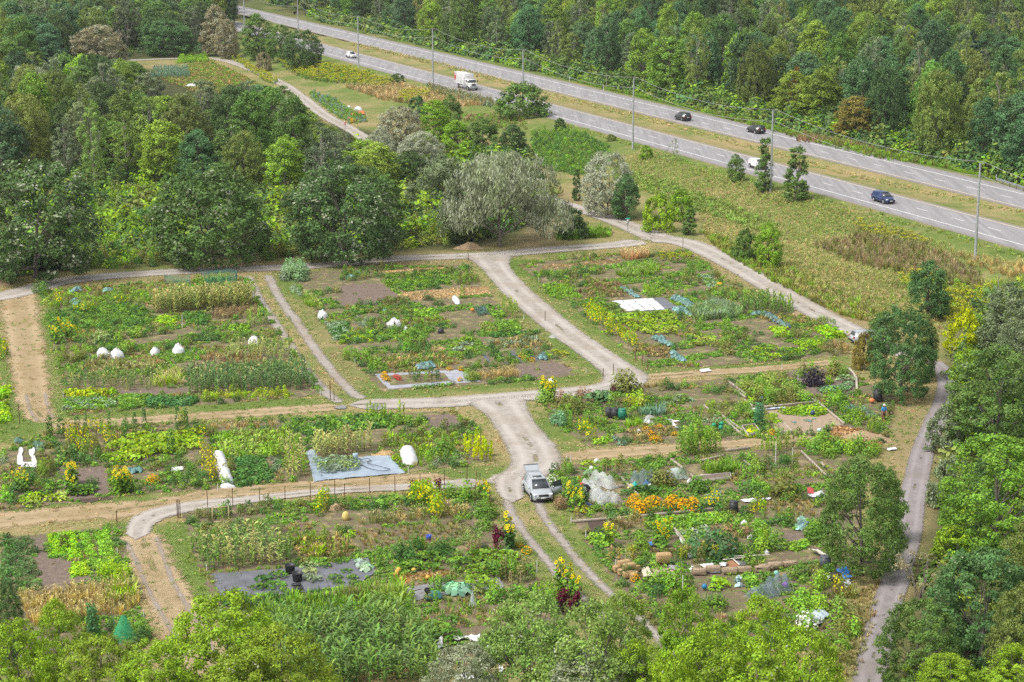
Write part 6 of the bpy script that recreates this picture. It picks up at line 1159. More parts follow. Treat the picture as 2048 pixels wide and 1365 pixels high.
# far garden
patch('p','corng',[(.16,.28,.20),BLUE],.9,.9,'300,160 380,158 375,140 310,140','blue green corn in the far garden'); patch('p','bushy',[FRESH,LEAFG],1.0,1.1,'355,128 415,125 415,113 360,115','leafy bed at the top of the far garden'); patch('p','weed',[OLV,DRY,LEAFG],.8,1.3,'300,150 420,120 560,190 480,190 390,185','weedy ground of the far garden'); patch('p','bushy',[LEAFG,BEAN,BLUE],1.1,.9,'610,185 660,195 740,245 700,250 660,225','green beds beside the far gravel path')
patch('p','marigold',[OLV],1.0,.9,'695,240 712,238 716,245 702,248','yellow flower beside the far gravel path')
patch('p','weed',[(.42,.36,.18),(.36,.34,.13),(.24,.30,.09)],1.1,1.0,'700,92 900,140 1100,196 1380,266 1690,352 2048,432 2048,424 1690,344 1380,256 1100,186 900,131 700,84','dry mown grass tufts in the highway median',name='median_grass',use=False)
patch('p','weed',[(.20,.32,.07),(.28,.34,.10)],1.2,1.0,'1110,240 1380,325 1690,408 2048,510 2048,520 1690,418 1380,334 1110,250','green grass strip along the near edge of the highway',name='verge_grass',use=False)
patch('p','weed',[(.22,.32,.09),(.18,.28,.07)],.8,1.4,'1230,330 1420,395 1560,450 1540,470 1400,425 1230,360','green drift low on the highway slope',name='slope_weeds',use=False)
patch('p','bushy',[(.26,.33,.09),(.20,.29,.07)],1.3,.6,'1380,330 1560,390 1700,425 1680,440 1540,410 1380,350','low olive scrub high on the highway slope',name='slope_weeds',use=False)
patch('p','plume',[(.46,.40,.22),DRY],.9,.7,'1560,540 1700,600 1760,650 1720,645 1600,590','dry feathery grass along the gravel road under the slope',name='dry_grass',use=False)
patch('p','bushy',[(.30,.36,.05),OLV,LEAFG],1.1,1.0,'1880,560 2048,560 2048,600 1960,640 1890,640','yellow green scrub under the tall pole at the right edge',name='scrub',use=False)
# --- fill between the planned beds, block by block
r6 = np.random.default_rng(21)
for bk, (v, s) in BLOCKS.items():
    P = np.array([(q[0], q[1]) for q in GP(v, s)]); e = P[1]-P[0]; e /= np.linalg.norm(e); n = np.array([-e[1], e[0]])
    u = (P-P[0])@e; w_ = (P-P[0])@n; pts = {k: [] for k in ('low', 'potato', 'bushy', 'weed', 'grass')}; tcol = {'low': [BEAN, LEAFG], 'potato': [DBEAN, LEAFG, BEAN], 'bushy': [OLV, LEAFG, DBEAN], 'weed': [OLV, LEAFG, DRY, FRESH], 'grass': [OLV, DRY, FRESH]}
    def taken(x, y):
        k = np.zeros(x.shape, bool)
        for q in USED: k |= inside(q, x, y)
        return k
    a = u.min()
    while a < u.max():
        wu = r6.uniform(2.6, 6); b_ = w_.min()
        while b_ < w_.max():
            wv = r6.uniform(1.8, 3.6); ps = dict(middle=.5, right=.28, upper=.32, lower=.28, fenced=.18).get(bk, .12); k = 'soil' if r6.random() < ps else r6.choice(['low', 'potato', 'bushy', 'weed', 'grass'], p=[.24, .24, .2, .25, .07])
            if k != 'soil':
                sp = dict(low=.5, potato=.75, bushy=.95, weed=.6, grass=.65)[k]
                U, V = np.meshgrid(np.arange(a+.2, a+wu-.2, sp*.8), np.arange(b_+.2, b_+wv-.2, sp*(1.45 if k in ('low', 'potato', 'bushy') else 1))); U = (U+sp*.3*r6.normal(size=U.shape)).ravel(); V = (V+sp*.12*r6.normal(size=V.shape)).ravel()
                q = P[0]+U[:,None]*e+V[:,None]*n; ok = inside(P, q[:,0], q[:,1]); q = q[ok]
                if len(q): q = q[~taken(q[:,0], q[:,1])]
                if len(q): pts[k].append(q)
            b_ += wv
        a += wu
    for k, l in pts.items():
        if l:
            d = PK[k]; mass(dict(low='bean_bed', potato='potato_bed', bushy='vegetable_bed', weed='weeds', grass='weedy_grass')[k], np.concatenate(l), tcol[k], '%s scattered over the %s allotment block' % (dict(low='low bean beds', potato='leafy potato beds', bushy='bushy vegetable beds', weed='mixed weeds', grass='loose grass tufts')[k], bk), d['cat'], (.6, .95), d['fl'], d['ex'])
# --- countable plants: up to 290 of a kind stand one by one, the rest of that kind is one mass
byname = {}
for kind, l in ITEMS.items(): byname.setdefault(PK[kind]['name'], []).extend((kind,)+t for t in l)
for name, l in byname.items():
    l.sort(key=lambda t: math.hypot(t[1], t[2])); inv = {}
    for kind, x, y, sc, col, lab in l[:290]:
        d = PK[kind]
        if d['me'] is None: d['me'] = [b.mesh(d['name'], [LEAF]+d['ex']) for b in d['b']]
        o = tag(link(d['name'], d['me'][RNG.integers(len(d['me']))], None, (*col, 1)), lab, d['cat']); o.location = (x, y, float(T(x, y))); o.rotation_euler = (0, 0, RNG.uniform(0, 6.3)); o.scale = (sc, sc, sc*RNG.uniform(.9, 1.1)); inv.setdefault(lab, []).append(o)
        if kind == 'sun': o.rotation_euler = (0, 0, RNG.normal()*.5)
    for lab, os in inv.items():
        if len(os) > 1:
            for o in os: o['group'] = 'plants: '+lab
    rest = l[290:]
    if rest:
        b = B(); ex = []
        for kind in {t[0] for t in rest}:
            d = PK[kind]; R_ = [t for t in rest if t[0] == kind]; k = RNG.integers(0, len(d['fl']), len(R_))
            for q in range(len(d['fl'])):
                S_ = [t for t, kk in zip(R_, k) if kk == q]
                if S_:
                    A_ = np.array([(t[1], t[2], float(T(t[1], t[2])), t[3]) for t in S_]); b.inst(d['fl'][q], A_[:,:3], A_[:,3], RNG.uniform(0, 6.3, len(S_)), np.array([t[4] for t in S_])); ex = d['ex']
        tag(b.obj(name.replace('plant', 'patch') if 'plant' in name else name+'_patch', [LEAFM]+ex), 'farther %s standing beyond the nearest ones' % (name.replace('_', ' ')+'s'), PK[kind]['cat'], kind='stuff')
print('ITEMS', {k: len(v) for k, v in byname.items()})
# ------------------------------------------------ vehicles
import bmesh
GLASS = M('car_glass', (0.035, 0.045, 0.05), 0.08, 0, (0.05, 0.06, 0.065), 1, spec=.7); TYRE = M('tyre', (0.02, 0.02, 0.021), 0.85); RIM = M('rim', (0.5, 0.5, 0.52), 0.35, 0.7)
BLK = M('black_trim', (0.018, 0.018, 0.02), 0.55); LAMP = M('lamp_glass', (0.75, 0.77, 0.8), 0.1, 0, None, 3, spec=.8); TAIL = M('tail_lamp', (0.45, 0.02, 0.02), 0.2); PLATE = M('number_plate', (0.75, 0.77, 0.82), 0.5)
def paint(n, c): return M('paint_'+n, c, 0.28, 0.0, tuple(x*.95 for x in c), 1, coat=.6, spec=.5)
def rbox(b, c, d, rz=0, r=.05, mat=0, seg=2, noise_=0):
    bm = bmesh.new(); bmesh.ops.create_cube(bm, size=1)
    for v in bm.verts: v.co = Vector((v.co.x*d[0], v.co.y*d[1], v.co.z*d[2]))
    bmesh.ops.bevel(bm, geom=list(bm.edges), offset=min(r, min(d)*.45), segments=seg, affect='EDGES', profile=.5)
    if noise_: 
        bmesh.ops.subdivide_edges(bm, edges=list(bm.edges), cuts=1, use_grid_fill=True)
        for v in bm.verts: v.co += Vector(RNG.normal(size=3))*noise_
    V = np.array([v.co[:] for v in bm.verts]); cs, sn = math.cos(rz), math.sin(rz); V = np.column_stack([V[:,0]*cs-V[:,1]*sn, V[:,0]*sn+V[:,1]*cs, V[:,2]])+np.array(c)
    bm.verts.index_update(); first = True; n0 = b.n
    for f in bm.faces:
        ix = [v.index for v in f.verts]
        if first: b.add(V, [ix], mat); first = False
        else: b.F.append(np.array(ix)+n0); b.L.append(np.array([len(ix)])); b.M.append(np.array([mat])); b.A.append(RNG.random(1)); b.C.append(RNG.random(1)); b.T.append(np.ones((1,3)))
    bm.free(); return b
def loft(b, st, mat=0):
    """st: (x, halfwidth, zbottom, ztop) from front to rear"""
    R = []
    for x, h, zb, zt in st:
        zm = zb+(zt-zb)*.55
        R.append([(x,-h*.9,zb),(x,-h,zb+.12*(zt-zb)),(x,-h,zm),(x,-h*.95,zt-.06),(x,-h*.78,zt),(x,0,zt+.02),(x,h*.78,zt),(x,h*.95,zt-.06),(x,h,zm),(x,h,zb+.12*(zt-zb)),(x,h*.9,zb)])
    V = np.array(R); k, n = V.shape[:2]; i = np.arange(k-1)[:,None]*n; j = np.arange(n)[None]; q = (j+1) % n
    b.add(V.reshape(-1,3), np.stack([i+j, i+q, i+n+q, i+n+j], -1).reshape(-1,4), mat); b.add(V[0], [list(range(n))], mat); b.add(V[-1], [list(range(n))[::-1]], mat); return b
def bil(q, u, v):
    q = np.array(q, float); return (q[0]*(1-u)+q[1]*u)*(1-v)+(q[3]*(1-u)+q[2]*u)*v
def panel(b, q, u0, u1, v0, v1, off=.012, mat=0):
    q = np.array(q, float); n = np.cross(q[1]-q[0], q[3]-q[0]); n /= np.linalg.norm(n); P = [bil(q, u0, v0), bil(q, u1, v0), bil(q, u1, v1), bil(q, u0, v1)]
    return b.add([p+n*off for p in P]+[p-n*.01 for p in P], [[0,1,2,3],[0,4,5,1],[1,5,6,2],[2,6,7,3],[3,7,4,0]], mat)
def wheel(o, x, y, r, w, side):
    t = B(); t.lathe([(r*.62,-w/2),(r*.93,-w/2),(r,-w*.3),(r,w*.3),(r*.93,w/2),(r*.62,w/2)], 20, 0, (0,0,0), 'y'); t.lathe([(0,0),(r*.64,0)], 16, 0, (0,0,0), 'y')
    wo = t.obj('wheel', TYRE, o); wo.location = (x, y, r)
    rb = B(); s = side; rb.lathe([(r*.62, s*(w/2+.004)),(r*.55, s*(w/2-.02)),(r*.14, s*(w/2-.03)),(0, s*(w/2-.005))], 16, 0, (0,0,0), 'y')
    for k in range(5): a = k*2*PI/5; rb.tube([(0, s*(w/2-.0), 0), (r*.56*math.cos(a), s*(w/2-.0), r*.56*math.sin(a))], .03, 4, 0)
    rb.obj('rim', RIM, wo)
def car(name, label, cat, P, hd, L, Wd, Ht, wb, col, pname, openup=False, sunroof=False, rails=False, fast=False):
    o = empty(name, P, hd, label, cat); pt = paint(pname, col); W2 = Wd/2; z0 = .60*Ht; xf = L/2; xr = -L/2
    hood = xf-1.12*(L/4.6); body = B()
    loft(body, [(xf, W2*.60, .36, .60), (xf-.07, W2*.82, .26, .74), (xf-.3, W2*.95, .2, z0-.16), (hood, W2, .2, z0-.01), (.2, W2, .2, z0), (xr+.55, W2, .2, z0+.02), (xr+.12, W2*.95, .26, z0), (xr, W2*.82, .36, z0-.12)])
    body.obj('body', pt, o)
    # cabin frustum
    xb0, xb1 = hood+.18, xr+.10; xt0, xt1 = hood-.84*(L/4.6), xr+(.42 if not fast else .75); yb, ytp = W2*.93, W2*.72; zt = Ht-.03
    bl = [(xb0, yb, z0-.02), (xb0, -yb, z0-.02), (xb1, -yb*.97, z0), (xb1, yb*.97, z0)]; tp = [(xt0, ytp, zt), (xt0, -ytp, zt), (xt1, -ytp, zt-.03), (xt1, ytp, zt-.03)]
    c = B(); V = bl+tp; c.add(V, [[0,1,5,4],[1,2,6,5],[2,3,7,6],[3,0,4,7],[4,5,6,7]], 0)
    c.add([(p[0]+(.03 if i in (0,1) else -.02), p[1]*.98, zt+.002) for i, p in enumerate(tp)]+[(p[0]*.93, p[1]*.85, Ht) for p in tp], [[0,1,5,4],[1,2,6,5],[2,3,7,6],[3,0,4,7],[4,5,6,7]], 0)
    c.obj('roof', pt, o)
    ws = B(); panel(ws, [bl[1], bl[0], tp[0], tp[1]], .05, .95, .06, .95); ws.obj('windscreen', GLASS, o)
    if not openup: rw = B(); panel(rw, [bl[3], bl[2], tp[2], tp[3]], .08, .92, .2, .92); rw.obj('rear_window', GLASS, o)
    for s in (1, -1):
        q = [bl[0], bl[3], tp[3], tp[0]] if s == 1 else [bl[2], bl[1], tp[1], tp[2]]
        q = [bl[3], bl[0], tp[0], tp[3]] if s == 1 else [bl[1], bl[2], tp[2], tp[1]]
        q = [q[1], q[0], q[3], q[2]]
        cuts = ((.06, .40), (.43, .72), (.75, .94))
        for u0, u1 in cuts:
            g = B()
            if s == 1: panel(g, [bl[3], bl[0], tp[0], tp[3]][::-1] if False else [bl[0], bl[3], tp[3], tp[0]], u0, u1, .10, .88, -.014)
            else: panel(g, [bl[1], bl[2], tp[2], tp[1]], u0, u1, .10, .88, .014)
            g.obj('side_window', GLASS, o)
        mr = B(); rbox(mr, (hood-.05, s*(W2+.09), z0+.08), (.14, .2, .14), 0, .05); mr.obj('mirror', pt if not pname == 'black' else BLK, o)
        hl = B(); rbox(hl, (xf-.16, s*W2*.70, z0-.27), (.24, .36, .13), s*-.35, .04); hl.obj('headlight', LAMP, o)
        tl = B(); rbox(tl, (xr+.07, s*W2*.80, z0-.08), (.12, .22, .30), 0, .04); tl.obj('tail_light', TAIL, o)
        ar = 0.0
        for x in (wb/2, -wb/2):
            wx = x+.08; a = B(); r = .36; th = np.linspace(-.05*PI, 1.05*PI, 15); y = s*(W2+.006)
            a.add([(wx+(r+.08)*math.cos(t), y, r+(r+.08)*math.sin(t)) for t in th]+[(wx, y, r)], [[i, i+1, 15] for i in range(14)], 0); a.obj('wheel_arch', BLK, o)
            wheel(o, wx, s*(W2-.09), .36, .24, s)
        d = B(); d.box((0.0, s*(W2+.004), .34), (wb-.75, .03, .14)); d.obj('sill', BLK, o)
    g = B(); rbox(g, (xf-.02, 0, z0-.33), (.1, Wd*.46, .16), 0, .03); g.obj('grille', BLK, o)
    g = B(); rbox(g, (xf-.03, 0, .37), (.12, Wd*.70, .16), 0, .04); g.obj('bumper', BLK, o)
    g = B(); g.box((xf+.045, 0, .48), (.02, .5, .12)); g.obj('number_plate', PLATE, o)
    g = B(); g.box((xr-.01, 0, z0-.22 if not openup else .62), (.02, .5, .12)); g.obj('number_plate', PLATE, o)
    g = B(); rbox(g, (xr+.03, 0, .40), (.14, Wd*.84, .24), 0, .05); g.obj('bumper', BLK, o)
    if rails:
        for s in (1, -1): g = B(); g.tube([(xt0-.2, s*ytp*.9, Ht), (xt0-.3, s*ytp*.9, Ht+.05), (xt1+.3, s*ytp*.9, Ht+.05), (xt1+.2, s*ytp*.9, Ht)], .022, 5); g.obj('roof_rail', GALV, o)
    if sunroof: g = B(); g.box((xt0-.55, 0, Ht+.006), (.62, ytp*1.15, .012)); g.obj('sunroof', GLASS, o)
    if openup:
        t = B(); q = [(xt1-.03, ytp*.92, Ht+.0), (xt1-.03, -ytp*.92, Ht+.0), (xt1-.80, -ytp*1.0, Ht+.42), (xt1-.80, ytp*1.0, Ht+.42)]; panel(t, q, 0, 1, 0, 1, .03)
        t.add([(p[0], p[1], p[2]-.012) for p in q], [[3,2,1,0]], 0); to = t.obj('tailgate', pt, o)
        g = B(); panel(g, q, .04, .96, .12, .93, .045); g.obj('rear_window', GLASS, to); g = B(); g.box((xt1-.82, 0, Ht+.38), (.08, ytp*1.9, .10)); g.obj('tailgate_edge', BLK, to)
        g = B(); g.add([(xb1+.0, -yb*.9, .62), (xb1+.0, yb*.9, .62), (xt1-.02, ytp*.86, zt-.06), (xt1-.02, -ytp*.86, zt-.06)], [[0,1,2,3]], 0); V2 = np.array(g.V[0]); g.V[0] = V2+np.array([-.055, 0, 0]); g.obj('boot_opening', BLK, o)
        dr = B(); hx, hy = hood-.02, W2; an = math.radians(68); ux, uy = -math.cos(an), math.sin(an); Ld = 1.12
        P4 = [(hx, hy, .32), (hx+ux*Ld, hy+uy*Ld, .32), (hx+ux*Ld, hy+uy*Ld, z0), (hx, hy, z0)]
        panel(dr, P4, 0, 1, 0, 1, .05); panel(dr, P4[::-1], 0, 1, 0, 1, .05); do = dr.obj('door', pt, o); do['label'] = 'open front door'
        top = [(hx+ux*.25, hy+uy*.25-.03, Ht-.22), (hx+ux*Ld*.97, hy+uy*Ld*.97-.03, Ht-.10)]
        f = B(); f.tube([(P4[3][0], P4[3][1], z0), top[0], top[1], (P4[2][0], P4[2][1], z0)], .035, 5); f.obj('window_frame', BLK, do)
        f = B(); f.add([P4[3], P4[2], top[1], top[0]], [[0,1,2,3]], 0); f.obj('side_window', GLASS, do)
        f = B(); rbox(f, (hx+ux*.12+.08, hy+uy*.12+.05, z0+.1), (.2, .12, .14), 0, .05); f.obj('mirror', pt, do)
        f = B(); f.box((hx+ux*.85-.075, hy+uy*.85-.03, z0-.12), (.03, .16, .03), math.pi-an); f.obj('handle', BLK, do)
    return o
hd_in = math.atan2(-.9195, .393); hd_out = hd_in+PI
pr_ = G(1045.6, 986); pf_ = G(1061, 1002); hd_s = math.atan2(pf_.y-pr_.y, pf_.x-pr_.x); mid = (pr_+pf_)/2; hd_s -= .05
car('estate_car', 'silver car at the lane fork with its tailgate and a front door open', 'car', (mid.x-.95*math.sin(hd_s)*1.0+.05, mid.y+.95*math.cos(hd_s), .03), hd_s, 4.4, 1.92, 1.70, 2.72, (.36, .385, .41), 'silver', True, True, True)
def hw_car(px, py, d, hd, *a, **k):
    P = G(px, py); y = P.y; return car(*a[:3], (nw_x(y)+d/.9195, y, 3.03), hd, *a[3:], **k)
hw_car(700, 116, 2.1, hd_in, 'parked_car' if False else 'car', 'white car nearest the top of the near carriageway, ahead of the box truck', 'car', 4.6, 1.85, 1.7, 2.7, (.66, .66, .66), 'white')
hw_car(1521, 337, 2.1, hd_in, 'car', 'white car on the near carriageway, half hidden by a columnar sapling', 'car', 4.5, 1.85, 1.62, 2.7, (.66, .66, .66), 'white')
hw_car(1784, 405, 2.2, hd_in, 'car', 'dark blue car on the near carriageway, right of the saplings', 'car', 4.45, 1.85, 1.66, 2.66, (.012, .03, .11), 'blue')
hw_car(1361, 241, 21.2, hd_out, 'car', 'black car in the median side lane of the far carriageway, showing its tail', 'car', 4.6, 1.88, 1.7, 2.7, (.008, .008, .009), 'black')
hw_car(1506, 266, 25.2, hd_out, 'car', 'black car in the outer lane of the far carriageway beside the tall pole', 'car', 4.8, 1.9, 1.6, 2.8, (.02, .022, .026), 'black')
Pc = G(1738, 686); car('car', 'silver and black car parked behind the orange bush at the end of the gravel road', 'car', (Pc.x, Pc.y, .05), math.radians(12), 4.5, 1.8, 1.5, 2.65, (.36, .385, .41), 'silver')
# box truck
P = G(923, 178); yT = P.y; o = empty('box_truck', (nw_x(yT)+2.2/.9195, yT, 3.03), hd_in, 'white box truck with a red letter W on its side on the near carriageway', 'truck')
WP = paint('truck_white', (.68, .68, .68)); RED = M('red_letter', (.62, .03, .03), .5)
b = B(); rbox(b, (-1.35, 0, 2.35), (6.4, 2.5, 2.55), 0, .06); b.obj('cargo_box', WP, o)
b = B(); b.box((-1.35, 0, 3.645), (6.3, 2.4, .03)); b.obj('box_roof', M('cream_roof', (.66, .64, .57), .6), o)
b = B()
for x in (-.35, .15, 1.45):  b.box((x, -1.262, 2.2), (.05, .02, 2.1))
b.box((.55, -1.262, 3.25), (1.9, .02, .05)); do = b.obj('side_door', M('seam_grey', (.45, .46, .47)), o)
b = B(); zt, zb = 3.5, 1.75; xs = (-4.45, -4.12, -3.85, -3.58, -3.25); zz = (zt, zb, 2.9, zb, zt)
for i in range(4): 
    d = .13; b.add([(xs[i]-d, -1.268, zz[i]), (xs[i]+d, -1.268, zz[i]), (xs[i+1]+d, -1.268, zz[i+1]), (xs[i+1]-d, -1.268, zz[i+1])], [[0,1,2,3]], 0)
b.obj('letter_w', RED, o)
FAINT = M('faint_red', (.62, .42, .40), .6); b = B()
for k in range(9): b.box((1.862, -.62+k*.155, 3.05), (.012, .09, .16))
b.obj('lettering', FAINT, o)
b = B(); b.box((-.6, 0, .86), (7.8, .9, .28)); b.obj('chassis', BLK, o)
b = B(); rbox(b, (2.72, 0, 1.72), (1.6, 2.2, 1.5), 0, .12); rbox(b, (4.0, 0, 1.30), (1.5, 1.9, .85), 0, .14); cb = b.obj('cab', WP, o)
b = B(); panel(b, [(3.52, -1.0, 1.75), (3.52, 1.0, 1.75), (3.50, .95, 2.38), (3.50, -.95, 2.38)], 0, 1, 0, 1, .02); b.obj('windscreen', GLASS, cb)
for s in (1, -1):
    b = B(); b.box((2.9, s*1.105, 2.02), (.95, .02, .6)); b.obj('side_window', GLASS, cb); b = B(); b.box((2.75, s*1.108, 1.5), (1.2, .015, 1.15)); b.obj('door', WP, cb)
    b = B(); b.tube([(3.4, s*1.1, 2.3), (3.55, s*1.42, 2.3), (3.55, s*1.42, 1.75)], .02, 4); b.box((3.55, s*1.42, 2.05), (.08, .2, .45)); b.obj('mirror', BLK, o)
    b = B(); rbox(b, (4.72, s*.76, 1.18), (.08, .26, .22), 0, .03); b.obj('headlight', LAMP, o); b = B(); b.box((4.15, s*.98, .92), (1.15, .06, .3)); b.obj('fender', WP, o)
    for x in (3.85, -2.4): wheel(o, x, s*.98, .50, .30, s)
b = B(); rbox(b, (4.765, 0, 1.35), (.06, .95, .55), 0, .02); b.obj('grille', M('dark_grille', (.12, .12, .12), .4, .4), o)
b = B(); rbox(b, (4.82, 0, .72), (.22, 2.2, .34), 0, .06); b.obj('bumper', GALV, o); b = B(); b.box((4.95, 0, .74), (.02, .5, .14)); b.obj('number_plate', M('green_plate', (.25, .5, .42)), o)
b = B(); b.tube([(1.6, -1.05, .75), (3.0, -1.05, .75)], .28, 10); b.obj('fuel_tank', GALV, o)
# ------------------------------------------------ poles, wires, sign, guardrail
POLE = M('pole_grey', (.40, .42, .42), .6, .2, (.32, .34, .34), 1.2); POLEP = [(1950,520), (1541,384), (1265.5,299), (1046,226), (866,170), (717,137), (597,92), (489,58)]
PT = [G(*q) for q in POLEP]; PT = [G(2470, 690)]+PT
words_ = ['tall grey steel pole at the right edge below the highway', 'grey steel pole between the two columnar saplings', 'grey steel pole above the vine slope, left of the thin grey bush', 'pale pole rising behind the big round bush', 'grey steel pole just behind the box truck', 'grey steel pole right of the topmost white car', 'grey steel pole behind the three dense green trees', 'farthest grey steel pole at the top left of the highway']
tops = []
for i, p in enumerate(PT):
    h = 13.2
    if i:
        o = empty('utility_pole', p, 0, words_[i-1], 'pole', 'steel poles along the highway')
        b = B(); b.tube([(0,0,-.3), (0,0,h*.5), (0,0,h)], [.21, .17, .12], 10); b.obj('shaft', POLE, o)
        for dz in (0, -1.9):
            b = B(); b.tube([(0,0,h-.15+dz), (.45,.2,h-.05+dz)], .04, 5); b.tube([(.45,.2,h-.15+dz), (.45,.2,h+.12+dz)], .07, 6); b.obj('insulator_arm', GALV, o)
    tops.append(np.array(p)+np.array([.45, .2, h]))
last = tops[-1]+(tops[-1]-tops[-2]); tops.append(last)
for dz, w_ in ((0.1, 'upper'), (-1.8, 'lower')):
    pts = []
    for a, c in zip(tops[:-1], tops[1:]):
        t = np.linspace(0, 1, 12, endpoint=False)[:,None]; q = a+(c-a)*t; q[:,2] += dz-1.5*4*(t*(1-t))[:,0]; pts.append(q)
    b = B(); b.tube(np.vstack(pts), .03, 4); tag(b.obj('overhead_wire', WIRE), w_+' of the two wires strung along the steel poles', 'wire')
p = G(1255.5, 464); o = empty('street_sign', p, math.radians(20), 'teal street name sign on a grey post at the mouth of the entry road', 'sign')
b = B(); b.tube([(0,0,0), (0,0,2.0)], .05, 6); b.obj('post', GALV, o); b = B(); b.box((0,0,2.02), (.85, .03, .2)); b.obj('name_blade', M('teal_sign', (.02, .42, .38), .4), o); b = B(); b.box((0,-.03,1.72), (.42, .02, .34)); b.obj('white_plate', WHITE, o)
b = B(); b.box((0,-.028,1.35), (.34, .02, .3)); b.obj('grey_plate', M('plate_grey', (.4, .42, .45), .5), o)
# guardrail
ga = [G(1992, 366), G(2030, 378), G(2075, 393)]; o = empty('guardrail', ga[0], 0, 'steel guardrail beyond the far carriageway at the right edge', 'guardrail'); q0 = np.array(ga[0])
b = B(); Q = np.array([np.array(g)-q0+[0,0,.65] for g in ga])
for dz in (-.1, .1): b.tube(Q+[0,0,dz], .09, 6)
b.obj('rail', GALV, o)
for t in np.linspace(0, 1, 7): g = np.array(ga[0])*(1-t)+np.array(ga[-1])*t-q0; b = B(); b.tube([(g[0],g[1],-.1), (g[0],g[1],.75)], .08, 5); b.obj('post', DARKWOOD, o)
b = B(); b.tube([(0,0,0), (0,0,1.1)], .05, 5); o = tag(b.obj('marker_post', WHITE), 'short white marker post left of the guardrail', 'post'); o.location = G(1992, 362)
for px, py, h, mt, lab in ((1139,163,1.2,WHITE,'white marker post beyond the far carriageway, left of the dry weeds'), (1207,181,1.1,WHITE,'white marker post beyond the far carriageway, nearer the tall wood pole'), (1213,178,3.0,PALEBARK,'old wooden pole beyond the far carriageway'), (1482,227,2.4,PALEBARK,'thin pale pole before the wood above the outer black car'), (1820,300,2.2,PALEBARK,'dead grey post in the dry weeds before the wood')):
    b = B(); b.tube([(0,0,-.1), (0,0,h)], .09, 6); o = tag(b.obj('marker_post' if mt is WHITE else 'wooden_pole', mt), lab, 'post'); o.location = G(px, py)
